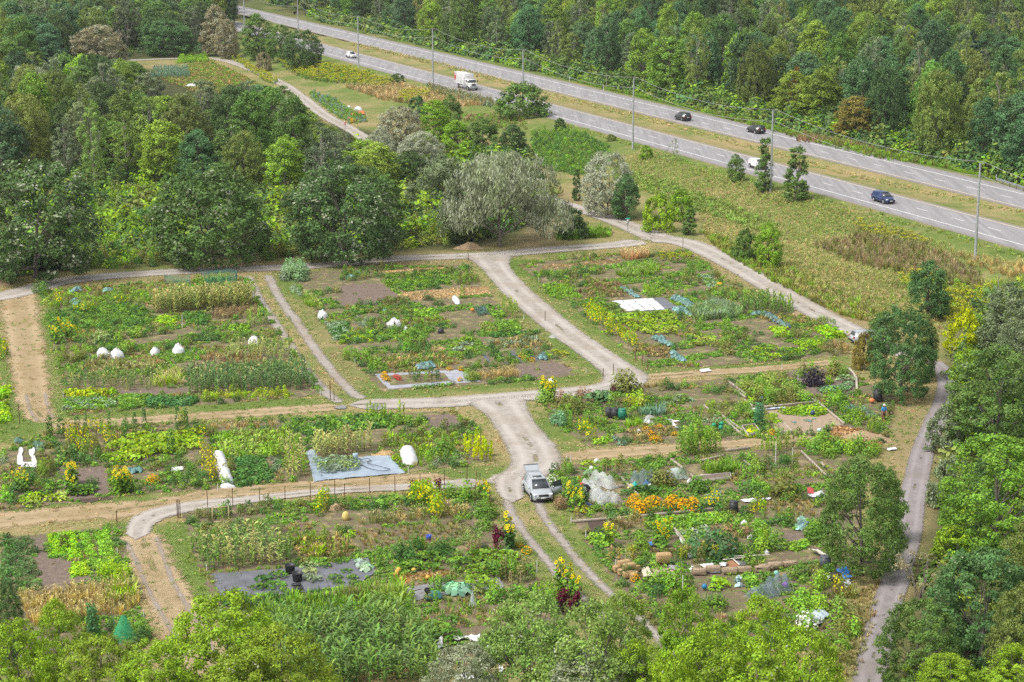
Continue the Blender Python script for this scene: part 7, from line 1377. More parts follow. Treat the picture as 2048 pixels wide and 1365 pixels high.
# ------------------------------------------------ people
SKIN = M('skin', (.45, .28, .20), .6)
def skin_obj(name, pts, edges, rad, mat, parent=None, root=0):
    me = bpy.data.meshes.new(name); me.from_pydata(pts, edges, []); me.materials.append(mat); o = link(name, me, parent)
    m = o.modifiers.new('Skin', 'SKIN'); m.use_smooth_shade = True
    for i, v in enumerate(me.skin_vertices[0].data): v.radius = (rad[i], rad[i]); v.use_root = i == root
    s = o.modifiers.new('Subdivision', 'SUBSURF'); s.levels = 1; s.render_levels = 1; return o
def person(P, rz, label, shirt, trousers, hat, hatlabel, J):
    """J: joint positions, x = right of the figure, y = forward, z up"""
    o = empty('person', P, rz, label, 'person'); K = ['pelvis','waist','chest','neck','head','crown','ls','le','lw','rs','re','rw','lh','lk','la','lt','rh','rk','ra','rt']
    pts = [J[k] for k in K]; ed = [(0,1),(1,2),(2,3),(3,4),(4,5),(2,6),(6,7),(7,8),(2,9),(9,10),(10,11),(0,12),(12,13),(13,14),(14,15),(0,16),(16,17),(17,18),(18,19)]
    rad = [.13,.12,.14,.055,.10,.08,.06,.045,.03,.06,.045,.03,.09,.065,.042,.035,.09,.065,.042,.035]
    for wI, el in ((8, 7), (11, 10)):
        w0 = np.array(pts[wI]); d = w0-np.array(pts[el]); d /= np.linalg.norm(d); sd_ = np.cross(d, [0,1,.3]); sd_ /= np.linalg.norm(sd_); up_ = np.cross(sd_, d)
        pts.append(tuple(w0+d*.08)); rad.append(.024); pi = len(pts)-1; ed.append((wI, pi))
        for k, (off, ln) in enumerate(((-.032,.07), (-.011,.085), (.011,.08), (.032,.062))):
            pts.append(tuple(w0+d*(.10+ln*.5)+sd_*off)); rad.append(.009); ed.append((pi, len(pts)-1)); pts.append(tuple(w0+d*(.10+ln)+sd_*off-up_*.02)); rad.append(.008); ed.append((len(pts)-2, len(pts)-1))
        pts.append(tuple(w0+d*.05+sd_*-.05)); rad.append(.01); ed.append((wI, len(pts)-1)); pts.append(tuple(w0+d*.09+sd_*-.062)); rad.append(.009); ed.append((len(pts)-2, len(pts)-1))
    skin_obj('body', pts, ed, rad, SKIN, o)
    g = lambda k, f=1: J[k]
    mid = lambda a, c, t: tuple(np.array(J[a])*(1-t)+np.array(J[c])*t)
    sp = [J['pelvis'], J['waist'], J['chest'], mid('chest','neck',.6), J['ls'], J['le'], mid('le','lw',.3), J['rs'], J['re'], mid('re','rw',.3)]
    skin_obj('shirt', sp, [(0,1),(1,2),(2,3),(2,4),(4,5),(5,6),(2,7),(7,8),(8,9)], [.165,.155,.175,.08,.085,.066,.058,.085,.066,.058], shirt, o)
    tp = [J['pelvis'], J['lh'], J['lk'], mid('lk','la',.9), J['rh'], J['rk'], mid('rk','ra',.9)]
    skin_obj('trousers', tp, [(0,1),(1,2),(2,3),(0,4),(4,5),(5,6)], [.155,.115,.085,.065,.115,.085,.065], trousers, o)
    for a, t in (('la','lt'), ('ra','rt')): skin_obj('shoe', [J[a], J[t]], [(0,1)], [.05,.045], BLK, o)
    hd = np.array(J['head']); up = np.array(J['crown'])-hd; up /= np.linalg.norm(up); fw = np.array(J.get('face', (0,1,0)), float); fw -= up*(fw@up); fw /= np.linalg.norm(fw); rt_ = np.cross(fw, up)
    b = B()
    for s in (1,-1): b.leaves([hd+fw*.098+rt_*.035*s+up*.02], np.array([fw]), .03, .6, 0)
    b.leaves([hd+fw*.095-up*.05], np.array([fw]), .045, .35, 0); b.obj('face', BLK, o)
    b = B(); b.tube([hd+fw*.09+up*.01, hd+fw*.125-up*.02], [.012,.018], 5); b.obj('nose', SKIN, o)
    b = B(); th = np.linspace(0, 2*PI, 14, endpoint=False); rings = []
    for r, h in ((.175,.045), (.115,.055), (.115,.10), (.085,.15), (.01,.165)): rings.append([hd+up*h+r*(math.cos(t)*fw+math.sin(t)*rt_) for t in th])
    V = np.array(rings); i = np.arange(4)[:,None]*14; j = np.arange(14)[None]; q = (j+1) % 14; b.add(V.reshape(-1,3), np.stack([i+j, i+q, i+14+q, i+14+j], -1).reshape(-1,4)); ho = b.obj('hat', hat, o); ho['label'] = hatlabel
    b = B(); D = rdir(60); D[:,2] = np.abs(D[:,2])*.2; b.leaves(hd-fw*.05+D*.1-up*.02, D, .07, .5); b.obj('hair', DARKWOOD, o)
    return o
ST = dict(pelvis=(0,0,.93), waist=(0,0,1.08), chest=(0,.0,1.30), neck=(0,.01,1.48), head=(0,.02,1.60), crown=(0,.02,1.70), ls=(-.19,0,1.40), le=(-.24,.05,1.13), lw=(-.22,.18,.92), rs=(.19,0,1.40), re=(.25,.02,1.13), rw=(.24,.14,.90), lh=(-.1,0,.88), lk=(-.11,.03,.48), la=(-.11,0,.09), lt=(-.12,.14,.05), rh=(.1,0,.88), rk=(.11,.03,.48), ra=(.11,0,.09), rt=(.12,.14,.05))
BEND = dict(pelvis=(0,-.05,.88), waist=(0,.08,1.0), chest=(0,.30,1.12), neck=(0,.46,1.17), head=(0,.57,1.20), crown=(0,.64,1.28), face=(0,.8,-.5), ls=(-.2,.36,1.12), le=(-.24,.62,1.06), lw=(-.2,.88,1.04), rs=(.2,.34,1.12), re=(.25,.42,.86), rw=(.22,.58,.66), lh=(-.1,-.04,.84), lk=(-.12,.05,.46), la=(-.12,-.05,.09), lt=(-.12,.1,.05), rh=(.1,-.04,.84), rk=(.12,.02,.46), ra=(.12,-.1,.09), rt=(.12,.05,.05))
WALK = dict(ST, lk=(-.11,.16,.50), la=(-.11,.24,.10), lt=(-.11,.38,.08), rk=(.11,-.02,.48), ra=(.11,-.28,.14), rt=(.11,-.16,.06), lw=(-.24,-.08,.92), rw=(.24,.24,.98))
person(G(1176, 994), math.radians(95), 'person in dark clothes and red hat bending beside the white nets', M('navy_shirt', (.03,.03,.06), .8), M('dark_trousers', (.045,.04,.05), .8), M('red_hat', (.55,.06,.03), .8), 'red sun hat', BEND)
person(G(1767, 842), math.radians(200), 'person in blue jacket and white hat standing below the black bin', M('blue_jacket', (.03,.22,.62), .6, 0, (.06,.30,.66), 5), M('rust_trousers', (.22,.075,.045), .8), M('white_hat', (.75,.72,.70), .8), 'white sun hat', ST)
person(G(690, 259), math.radians(150), 'person in a pink top walking on the far gravel path', M('pink_shirt', (.62,.25,.25), .8), M('pale_trousers', (.5,.42,.40), .8), M('pale_hat', (.7,.55,.45), .8), 'pale hat', WALK)
# ------------------------------------------------ garden clutter
def net_mat(name, c, a):
    m, n, p = newmat(name); p.inputs['Base Color'].default_value = (*c, 1); p.inputs['Roughness'].default_value = .6
    tr = nd(n, 'BsdfTransparent'); mx = nd(n, 'MixShader'); f = ramp(n, noise(n, 1.6, 3, .6), .3, .7); lk(n, mth(n, 'MULTIPLY_ADD', f, .25, a), mx.inputs[0])
    lk(n, tr.outputs[0], mx.inputs[1]); lk(n, p.outputs[0], mx.inputs[2]); lk(n, mx.outputs[0], n.nodes['Material Output'].inputs[0]); return m
NETW = net_mat('white_net', (.66,.70,.70), .22); NETT = net_mat('teal_net', (.03,.30,.26), .25); NETG = net_mat('grey_net', (.20,.26,.30), .22); CLEAR = net_mat('clear_film', (.55,.66,.66), .35); NETGR = net_mat('green_net', (.03,.42,.20), .35)
def quad_cloth(v, s, mat, name, label, cat, amp=.06, n=14, z=.13, freq=1.5, ray_=True):
    q = np.array([p[:] for p in GP(v, s)]); u = np.linspace(0, 1, n); U, V = np.meshgrid(u, u); P = (q[0]*(1-U[...,None])+q[1]*U[...,None])*(1-V[...,None])+(q[3]*(1-U[...,None])+q[2]*U[...,None])*V[...,None]
    ph = RNG.uniform(0, 6, 4); e = 1-.0*U; P[...,2] += z-.055+amp*(np.sin(P[...,0]*freq*2+ph[0])*np.sin(P[...,1]*freq*1.7+ph[1])+.5*np.sin(P[...,0]*freq*5+P[...,1]*freq*3+ph[2])+.3*RNG.normal(size=U.shape))
    edge = ((U == 0)|(U == 1)|(V == 0)|(V == 1)); P[edge] += RNG.normal(size=(edge.sum(),3))*[.05,.05,.01]
    i = np.arange(n-1)[:,None]*n; j = np.arange(n-1)[None]; b = B(); b.add(P.reshape(-1,3), np.stack([i+j, i+j+1, i+n+j+1, i+n+j], -1).reshape(-1,4))
    o = b.obj(name, mat, smooth=True); return tag(o, label, cat)
def heap(v, xy, rx, ry, h, mat, name, label, cat, peaks=3, rz=0, wob=.16, group=None, n=26):
    if mat is WHITE: n = 17
    p = G(*PX(v, xy)[0]); b = B(); th = np.arange(n)*2*PI/n; k = 9; pk_ = [(RNG.uniform(-.5,.5), RNG.uniform(-.4,.4), RNG.uniform(.6,1)) for _ in range(peaks)]; pk_[0] = (0,0,1); R = []
    lob = 1+wob*(np.sin(th*2+RNG.uniform(0,6))+.6*np.sin(th*3+RNG.uniform(0,6))+.5*RNG.normal(size=n)*.4)
    for a in np.linspace(0, 1, k):
        x, y = a*np.cos(th)*lob, a*np.sin(th)*lob; z = (np.max([q*np.exp(-((x-c)**2+(y-d)**2)/.28) for c, d, q in pk_], 0)*(1-a**4) if mat is not WHITE else (1-a**3.2)**.6*(.72+.28*np.max([q*np.exp(-((x-c)**2+(y-d)**2)/.12) for c, d, q in pk_], 0))*(1+.07*RNG.normal(size=n)))+.05*RNG.normal(size=n)*(a < .99)
        R.append(np.stack([x*rx, y*ry, np.maximum(z, 0)*h-(.04 if a > .99 else 0)], -1))
    V = np.array(R); i = np.arange(k-1)[:,None]*n; j = np.arange(n)[None]; q = (j+1) % n; b.add(V.reshape(-1,3), np.stack([i+j, i+n+j, i+n+q, i+q], -1).reshape(-1,4)); o = tag(b.obj(name, mat, smooth=mat is not WHITE), label, cat, group)
    o.location = (p.x, p.y, p.z+.03); o.rotation_euler = (0,0,rz); return o
def board(v, s, label, mat=None, w=.14, h=.14, name='timber_board', cat='board', z=.1):
    a, c = GP(v, s); L = math.hypot(c.x-a.x, c.y-a.y); b = B(); rbox(b, (0,0,h/2), (L, w, h), 0, .015, 0, 1); o = tag(b.obj(name, mat or WOOD), label, cat); o.location = ((a.x+c.x)/2, (a.y+c.y)/2, z-.04); o.rotation_euler = (0, 0, math.atan2(c.y-a.y, c.x-a.x)); return o
def stake(v, xy, h, mat, label, name='stake', r=.035, tilt=0, group=None):
    for i, p in enumerate(GP(v, xy)):
        b = B(); b.tube([(0,0,-.15), (tilt*h*RNG.normal(), tilt*h*RNG.normal(), h)], r, 5); o = tag(b.obj(name, mat), label, 'stake', group); o.location = p
# white sheets and fabrics
FAB = M('black_fabric', (.105,.108,.125), .45, 0, (.155,.158,.18), .8)
for i, (s, m_) in enumerate((('1590,450 1650,445 1735,508 1680,512', WHITE), ('1652,445 1712,440 1795,505 1737,508', WHITE), ('1714,440 1770,436 1850,503 1797,505', WHITE), ('1772,436 1828,432 1906,500 1852,503', WHITE), ('1830,432 1895,430 1965,485 1908,497', FAB))):
    quad_cloth('b', s, m_, 'ground_sheet', ('first white sheet from the left of the four in the right block', 'second white sheet from the left in the right block', 'third white sheet from the left in the right block', 'last white sheet, next to the black one in the right block', 'black sheet beside the four white ones in the right block')[i], 'sheet', .025, 12, .15)
TARP = M('blue_grey_tarp', (.33,.40,.48), .35, 0, (.25,.31,.38), 1.2)
quad_cloth('p', '612,903 630,901 648,962 629,965', TARP, 'tarp', 'blue grey tarp strip left of the tasselled corn', 'tarp', .03, 12, .14); quad_cloth('p', '632,922 776,912 810,948 647,962', TARP, 'tarp', 'large blue grey tarp in front of the tasselled corn', 'tarp', .03, 18, .16)
patch('p','squash',[SILV,LEAFG],.7,.6,'636,927 700,921 712,938 652,946','x',use=False) if False else None
q_ = np.array([(p.x, p.y) for p in GP('p', '640,930 655,926 670,924 685,923 700,925 708,933 700,940 685,942 668,944 654,945 646,938 660,935 675,933 690,933')]); mass('squash_vines', q_, [SILV,(.2,.3,.12)], 'patch of grey green vines on the large tarp', 'vines', (.6,.9), PK['squash']['fl'], [], .15)
b = B(); H_ = np.array([p[:] for p in GP('p', '716,921 724,924 735,922 742,926 728,930 718,926 726,936 745,944 766,947 780,944 760,938 735,932 740,928')])+[0,0,.24]; b.tube(resample(H_, .4), .03, 5); tag(b.obj('garden_hose', BLACKP), 'black hose coiled on the large tarp', 'hose')
b = B(); b.lathe([(0,0),(.24,0),(.26,.62),(.22,.66),(0,.66)], 14, 0); o = tag(b.obj('bucket', M('pale_blue_plastic', (.34,.46,.50), .4)), 'pale blue bucket on the back edge of the large tarp', 'bucket'); o.location = G(711, 924)+Vector((0,0,.15))
for i, s in enumerate(('1230,735 1400,722 1478,868 1300,880','1402,722 1545,711 1612,857 1480,868','1547,711 1705,700 1775,842 1614,857','1707,698 1870,682 1930,826 1777,842','1872,682 2048,655 2080,805 1932,826')):
    quad_cloth('d', s, FAB, 'ground_fabric', ('first', 'second', 'third', 'fourth', 'fifth')[i]+' strip from the left of the big black fabric in the fenced block', 'fabric', .02, 12, .14+.004*i)
quad_cloth('e', '20,655 165,640 210,725 110,790', FAB, 'ground_fabric', 'black fabric strip under the pale blue green cabbages', 'fabric', .02, 12, .165)
for i, s in enumerate(('365,815 640,780 655,800 375,838','378,840 656,802 668,820 385,862','388,864 670,822 640,850 400,900','660,785 935,757 960,822 690,850')):
    quad_cloth('e', s, M('faded_fabric', (.17,.165,.18), .6, 0, (.25,.24,.25), 1.2), 'ground_fabric', ('upper', 'middle', 'lower', 'right hand')[i]+' strip of the faded fabric below the big squash', 'fabric', .02, 10, .14+.004*i)
# white plastic covers
for xy, rx, ry, h, lab in (('605,770', .95,.8,1.0,'left of the two touching white covers in the corn block'), ('683,775', .9,.8,1.0,'right of the two touching white covers in the corn block'), ('907,758', .65,.6,.8,'small lone white cover in the middle of the corn block'), ('1043,750', .8,.7,1.1,'tall white cover right of the small one in the corn block'), ('1487,695', .65,.6,.9,'white cover near the two track lane in the corn block'), ('1888,545', .75,.7,1.0,'white cover at the left edge of the middle block')):
    heap('a', xy, rx, ry, h, WHITE, 'plant_cover', lab, 'cover', 3)
heap('b', '318,600', .85,.7,1.1, WHITE, 'plant_cover', 'white net heap behind a burgundy plant in the middle block', 'cover', 4); heap('b', '385,622', .3,.3,.6, WHITE, 'plant_cover', 'tiny white cover right of the net heap in the middle block', 'cover', 2)
for v, s, wd, lab, tp_ in (('d','1275,40 1335,215',1.15,'long white row tunnel beside the dark herb rows','tunnel'), ('e','390,20 415,95',1.5,'short white row tunnel right of the large tarp','tunnel'), ('b','668,432 692,468',.8,'white cloche in the straw of the middle block','tunnel')):
    a, c = GP(v, s); L = math.hypot(c.x-a.x, c.y-a.y); n = max(8, int(L/.35)); b = B(); R = []
    for t in np.linspace(0, 1, n):
        f = min(1, (min(t, 1-t)*L)/.6)**.5*(1+.05*math.sin(t*L*4)); R.append([(t*L, math.cos(g)*wd/2*(.5+.5*f), math.sin(g)*wd*.62*f-.03) for g in np.linspace(0, PI, 10)])
    V = np.array(R)+RNG.normal(size=(n,10,3))*.015; i = np.arange(n-1)[:,None]*10; j = np.arange(9)[None]; b.add(V.reshape(-1,3), np.stack([i+j, i+j+1, i+10+j+1, i+10+j], -1).reshape(-1,4)); o = tag(b.obj('row_tunnel', WHITE, smooth=True), lab, 'tunnel'); o.location = (a.x, a.y, .1); o.rotation_euler = (0,0,math.atan2(c.y-a.y, c.x-a.x))
heap('d','1330,222',.7,.35,.35,WHITE,'plastic_film','crumpled white film at the near end of the long row tunnel','film',4)
# teal netting round the greens by the gravel road
tn = GP('a','965,345 1110,345 1200,355 1385,345 1385,305 1180,318'); 
for i, (k0, k1, lab) in enumerate(((0,1,'left panel of the teal netting above the pale corn'), (2,3,'right front panel of the teal netting above the pale corn'), (3,4,'end panel of the teal netting above the pale corn'), (5,4,'back panel of the teal netting above the pale corn'))):
    a, c = np.array(tn[k0]), np.array(tn[k1]); o = empty('net_fence', a, 0, lab, 'netting'); n = 12; t = np.linspace(0,1,n)[:,None]; P0 = (c-a)*t; P0[:,:2] += .05*RNG.normal(size=(n,2)); b = B(); V = np.concatenate([P0+[0,0,.02], P0+[0,0,1.1]]); V[n:,2] += .08*RNG.normal(size=n); j = np.arange(n-1); b.add(V, np.stack([j, j+1, j+n+1, j+n], 1)); b.obj('net', NETT, o)
    for t in (0, 1): q = (c-a)*t; b = B(); b.tube([q, q+[0,0,1.35]], .03, 5); b.obj('post', GREEN2 if False else M('green_post',(.05,.25,.2),.6), o)
# wire fence of the fenced block
fp_ = [G(*q) for q in PX('d','1045,405 1215,345 1362,340 1520,336 1668,325 1818,308 1960,292 2018,300')]+[G(*q) for q in PX('e','28,310 175,280 322,265 470,250 612,232 743,205 795,235 818,250 878,350')]
fp_ = fp_[:7]+fp_[8:]; o = empty('wire_fence', fp_[0], 0, 'wire fence on thin dark posts along the back of the fenced block', 'fence'); q0 = np.array(fp_[0])
for p in fp_: b = B(); g = np.array(p)-q0; b.tube([g-[0,0,.2], g+[.03*RNG.normal(),.03*RNG.normal(),1.75]], .035, 5); b.obj('post', RUST, o)
b = B()
for dz in (.5, .9, 1.3, 1.65): b.tube(np.array([np.array(p)-q0+[0,0,dz] for p in fp_]), .008, 3)
b.obj('wire', M('fence_wire',(.12,.11,.1),.6,.3), o)
for v, s, lab, h in (('d','1038,330 1052,412 1040,408','','0'),): pass
stake('d','1038,400 1055,402',1.6,RUST,'one of two rusty corner stakes of the wire fence','fence_stake',.04,0,'corner stakes of the wire fence')
for v, xy, h, lab in (('b','752,213',1.1,'rusty stake where the gravel road meets the road by the trees'), ('b','1200,562',1.2,'rusty stake beside the gravel road at the middle block'), ('b','1600,880',1.3,'dark stake at the road bend corner of the middle block'), ('b','1540,892',1.0,'rusty stake left of the road bend'), ('b','1730,800',1.6,'dark stake at the left corner of the right block'), ('b','1768,825',1.2,'dark stake beside the corner stake of the right block'), ('b','1800,850',1.2,'dark stake at the road bend in the right block'), ('a','1688,668',1.1,'rusty stake beside the two track lane'), ('a','1933,1025',2.0,'tall rusty stake at the foot of the two track lane'), ('a','1955,1030',1.2,'short rusty stake at the foot of the two track lane'), ('a','115,1165',2.0,'tall rusty stake beside the tan lane'), ('a','42,765',1.2,'rusty stake at the left edge above the lime beds'), ('d','683,425',1.0,'rusty stake in the dry grass lane'), ('c','52,130',1.3,'rusty stake beside the gravel road below the yellow green bushes')):
    stake(v, xy, h, RUST, lab, 'fence_stake', .045)
WH = M('white_stake', (.66,.66,.62), .6)
for v, xy, h, lab in (('a','370,1010',.6,'white stake at the left front of the corn block'), ('a','1875,995',.6,'white stake at the right front of the corn block'), ('a','335,822',.5,'white stake at the left edge of the corn block'), ('a','25,945',.5,'white stake at the lime bed on the left edge'), ('a','52,1145',.5,'white stake below the lime bed on the left edge'), ('a','318,735',.5,'white stake by the sunflowers of the corn block'), ('b','1075,555',.6,'white stake at the right edge of the middle block'), ('b','1163,632',.6,'white stake at the end of the long green row'), ('b','1163,332',.5,'white stake at the left of the right block'), ('b','1440,870',.6,'white stake by the bare soil plots'), ('b','88,808',.5,'white stake at the left corner of the middle block'), ('b','688,1085',.7,'white stake beside the gravel road at the left block'), ('d','1275,245',.7,'white stake at the end of the long row tunnel'), ('d','1838,195',.7,'white stake left of the large tarp'), ('e','400,145',.7,'white stake right of the large tarp'), ('d','688,622',.6,'white stake beside the bright bean beds'), ('d','1210,715',.6,'white stake at the corner of the big black fabric'), ('d','842,985',.6,'white stake below the golden dry grass'), ('e','1153,720',1.0,'white stake at the right end of the big squash'), ('m','520,275',.7,'white stake at the top of the upper block'), ('m','305,1075',.9,'left white stake behind the lower block greens'), ('m','350,1070',.9,'right white stake behind the lower block greens'), ('n','930,108',.7,'white stake at the corner of the curved plot'), ('n','1115,262',.9,'white stake in the curved plot'), ('n','858,1200',2.2,'tall pale pole at the back of the lower block'), ('n','1050,1200',1.7,'shorter pale pole at the back of the lower block'), ('j','240,835',.6,'white stake at the end of the long log edge'), ('j','408,995',.6,'white stake beside the dark soil plot'), ('k','292,650',.6,'white stake below the yellowing corn'), ('k','1052,985',1.7,'wooden stake in front of the tan sand plot')):
    stake(v, xy, h, WH, lab, 'garden_stake', .04)
STK = M('tan_stake', (.42,.30,.18), .8)
for v, xy, h, lab in (('o','1355,700 1395,715 1480,700 1530,560 1570,570 1300,520 1325,560','1.3','tan stake among the staked tomatoes of the fenced block'), ('o','1675,740 1690,742 1705,742','.9','short pinkish stake at the corner of the tomato bed'), ('j','605,300 640,290 750,290 805,300 490,330','1.1','tan stake behind the white nets')): stake(v, xy, float(h), STK, lab, 'garden_stake', .03, .04, 'stakes: '+lab)
stake('a','1068,605',1.7,WH,'long white pole in the dark rows of the corn block','garden_stake',.04)
# wooden frame, pots, cart in the fenced block
a, c = GP('d','1245,440 1340,432'); L = math.hypot(c.x-a.x, c.y-a.y); o = empty('garden_gate', a, math.atan2(c.y-a.y, c.x-a.x), 'open wooden frame standing in the greens of the fenced block', 'frame'); PINE = M('pine', (.50,.40,.22), .7)
for x in (0, L): b = B(); b.box((x,0,.75), (.09,.07,1.5)); b.obj('upright', PINE, o)
for z in (.2, 1.46): b = B(); b.box((L/2,0,z), (L-.1,.06,.09)); b.obj('crossbar', PINE, o)
for xy, lab in (('1698,730','upper black fabric pot on the big black fabric'), ('1741,778','lower black fabric pot on the big black fabric')):
    b = B(); b.lathe([(0,0),(.36,0),(.42,.62),(.44,.64),(.40,.64),(.37,.5),(0,.48)], 16, 0, wob=.02); o = tag(b.obj('fabric_pot', BLACKP), lab, 'pot'); o.location = G(*PX('d',xy)[0])+Vector((0,0,.16))
for xy, lab in (('1735,808','upper black seedling tray on the big black fabric'), ('1748,832','lower black seedling tray on the big black fabric')):
    b = B(); b.box((0,0,.05),(.75,.32,.1)); 
    for k in range(4): b.box((-.27+.18*k,0,.105),(.12,.24,.02), 0, 0)
    o = tag(b.obj('seedling_tray', BLACKP), lab, 'tray'); o.location = G(*PX('d',xy)[0])+Vector((0,0,.2))
p = G(*PX('e','545,880')[0]); o = empty('wheelbarrow', p+Vector((0,0,.1)), .25, 'dark green garden cart tipped over below the second black fabric', 'cart'); GRC = M('green_cart', (.03,.14,.12), .4, 0, (.05,.2,.17), 2)
b = B(); R = []
for z, sx, sy in ((.12,.75,.5),(.42,.62,.40),(.52,.5,.32)): R.append([(sx*math.cos(t)*abs(math.cos(t))**-.3, sy*math.sin(t)*abs(math.sin(t)+1e-6)**-.3, z) for t in np.linspace(.01, 2*PI+.01, 16, endpoint=False)])
V = np.array(R); i = np.arange(2)[:,None]*16; j = np.arange(16)[None]; q = (j+1) % 16; b.add(V.reshape(-1,3), np.stack([i+j, i+q, i+16+q, i+16+j], -1).reshape(-1,4)); b.add(V[-1], [list(range(16))]); b.obj('tray', GRC, o)
for s in (-.38, .1): b = B(); b.lathe([(.04,-.05),(.19,-.05),(.21,0),(.19,.05),(.04,.05)], 14, 0, (0,0,0), 'y'); w_ = b.obj('wheel', TYRE, o); w_.location = (-.42, s+.2, .62)
b = B(); b.tube([(.55,.25,.3),(1.1,.2,.35),(1.1,-.2,.35),(.55,-.25,.3)], .02, 5); b.obj('handle', GALV, o)
p = G(*PX('e','520,530')[0]); b = B(); b.lathe([(0,0),(.2,0),(.24,.42),(.2,.42),(.18,.1),(0,.1)], 14); o = tag(b.obj('bucket', M('blue_plastic', (.02,.07,.42), .35)), 'dark blue bucket in the olive grass of the fenced block', 'bucket'); o.location = p
b = B(); b.lathe([(0,0),(.24,.03),(.28,.2),(.2,.42),(.05,.5),(0,.5)], 12, wob=.05)
o = tag(b.obj('scarecrow_sack', M('yellow_cloth', (.62,.48,.16), .8)), 'yellow sack tied up beside the wire fence', 'sack'); o.location = G(*PX('e','35,415')[0]); o.scale = (1.2,1.2,1.6)
heap('d','1965,350',.8,.6,.5,M('straw_heap',(.50,.36,.22),.95,0,(.38,.27,.15),5,bump=.8),'straw_heap','straw heap beside the wire fence','straw heap')
STRAWM = M('straw_bale', (.50,.34,.17), .95, 0, (.36,.24,.11), 9, bump=1.0); GREYBALE = M('old_bale', (.42,.32,.22), .95, 0, (.30,.22,.15), 8, bump=1.0)
heap('b','560,735',1.5,1.0,.45,STRAWM,'straw_heap','flat straw heap in the middle block','straw heap',3); heap('p','770,910',1.3,1.2,.3,STRAWM,'straw_heap','brown straw heap between the corn and the white dome','straw heap',3)
# compost heaps along the road by the trees
for v, xy, rx, ry, h, lab in (('a','1400,235',2.6,1.0,.9,'brown brush heap at the foot of the second big maple'), ('b','258,190',.9,.7,.7,'small brown heap beside the gravel road left of the willow'), ('b','755,140',2.0,.9,.9,'brown heap under the silvery willow'), ('a','25,350',1.0,.8,.8,'brown heap at the left edge by the gravel road'), ('c','720,530',.9,.7,.5,'small brown heap behind the kale row')): heap(v, xy, rx, ry, h, M('brush_heap',(.30,.20,.12),.95,0,(.42,.31,.19),6,bump=1.0),'brush_heap',lab,'heap',5)
heap('n','1850,900',2.8,1.3,.8,M('brush_heap',(.30,.20,.12),.95),'brush_heap','big brown heap of garden waste at the end of the dry lane','heap',6)
# bales
for i, (x, y, z, rz) in enumerate(((330,700,0,.5),(385,735,0,.5),(440,770,0,.5),(495,700,0,.5),(385,700,.42,.5),(445,735,.42,.5),(500,780,0,1.3))):
    b = B(); rbox(b, (0,0,.23), (1.0,.5,.46), 0, .06, 0, 2, .012); o = tag(b.obj('straw_bale', STRAWM), ('leftmost ground bale of the stack by the two track lane','second ground bale of the stack by the two track lane','third ground bale of the stack by the two track lane','rear ground bale of the stack by the two track lane','upper left bale lying on the stack by the two track lane','upper right bale lying on the stack by the two track lane','bale turned aside at the right of the stack by the two track lane')[i], 'bale', 'straw bales stacked by the two track lane'); o.location = G(*PX('k','%d,%d'%(x,y+10))[0])+Vector((0,0,.1+z)); o.rotation_euler = (0,0,rz)
b = B(); rbox(b, (0,0,.42), (1.25,.75,.84), 0, .2, 0, 3, .02); o = tag(b.obj('straw_bale', STRAWM), 'large rounded straw bale standing alone above the sand plot', 'bale'); o.location = G(*PX('k','840,615')[0])+Vector((0,0,.08)); o.rotation_euler = (0,0,.2)
for i, (xy, lab) in enumerate((('1240,745','first old bale from the left on the long edge below the sheets'), ('1400,712','second old bale from the left on the long edge, half covered'), ('1590,735','third old bale from the left, beside the rust coloured plant'), ('1755,720','fourth and best shaped old bale on the long edge'), ('1960,715','fifth old bale, near the middle of the long edge'))):
    b = B(); rbox(b, (0,0,.22), (1.15,.5,.44), 0, .08, 0, 2, .02); o = tag(b.obj('straw_bale', GREYBALE), lab, 'bale'); o.location = G(*PX('k',xy)[0])+Vector((0,0,.1)); o.rotation_euler = (0,0,.12*RNG.normal())
for i, (xy, lab) in enumerate((('520,1040','left of two old bales beside the bean plants'), ('630,1015','right of two old bales beside the bean plants'), ('800,1000','last old bale before the grey bin'))):
    b = B(); rbox(b, (0,0,.22), (1.15,.5,.44), 0, .08, 0, 2, .02); o = tag(b.obj('straw_bale', GREYBALE), lab, 'bale'); o.location = G(*PX('l',xy)[0])+Vector((0,0,.1)); o.rotation_euler = (0,0,.25)
sheet('k','690,670 880,660 1040,690 1100,760 960,830 720,790','sand_plot',M('sand',(.42,.32,.24),.95,0,(.34,.25,.18),4,spec=.1),'pale sandy plot beside the stacked bales','plot','structure',.12)
for s, lab in (('565,680 635,675 665,775 612,785','left cream board leaning by the stacked bales'), ('640,672 668,662 718,770 668,778','right cream board leaning by the stacked bales')): quad_cloth('k', s, M('cream_board',(.66,.58,.44),.7), 'cream_board', lab, 'board', .004, 5, .22)
for s, mt, lab in (('880,660 1010,640 1040,690 960,712',M('grey_cloth',(.30,.29,.30),.8),'grey sheet at the end of the sandy plot'), ('1030,640 1110,625 1180,680 1100,700',BLACKP,'black sheet beside the white bag'), ('1240,640 1390,630 1425,680 1330,690',WHITE,'white sheet on the long edge of old bales'), ('1470,630 1560,618 1545,650 1480,660',WHITE,'small white rag on the black sheet'), ('1550,610 1640,600 1700,650 1600,690',M('rust_cloth',(.32,.16,.08),.8),'rust coloured mat on the black sheet'), ('1640,600 1780,590 1800,640 1700,660',FAB,'dark blue black sheet at the right of the long edge'), ('1160,690 1480,690 1480,740 1300,730',FAB,'black fabric under the old bales')): quad_cloth('k', s, mt, 'ground_sheet', lab, 'sheet', .05, 10, .2+.01*RNG.random())
heap('k','1155,695',.35,.3,.4,WHITE,'white_bag','white bag beside the black sheet','bag',2)
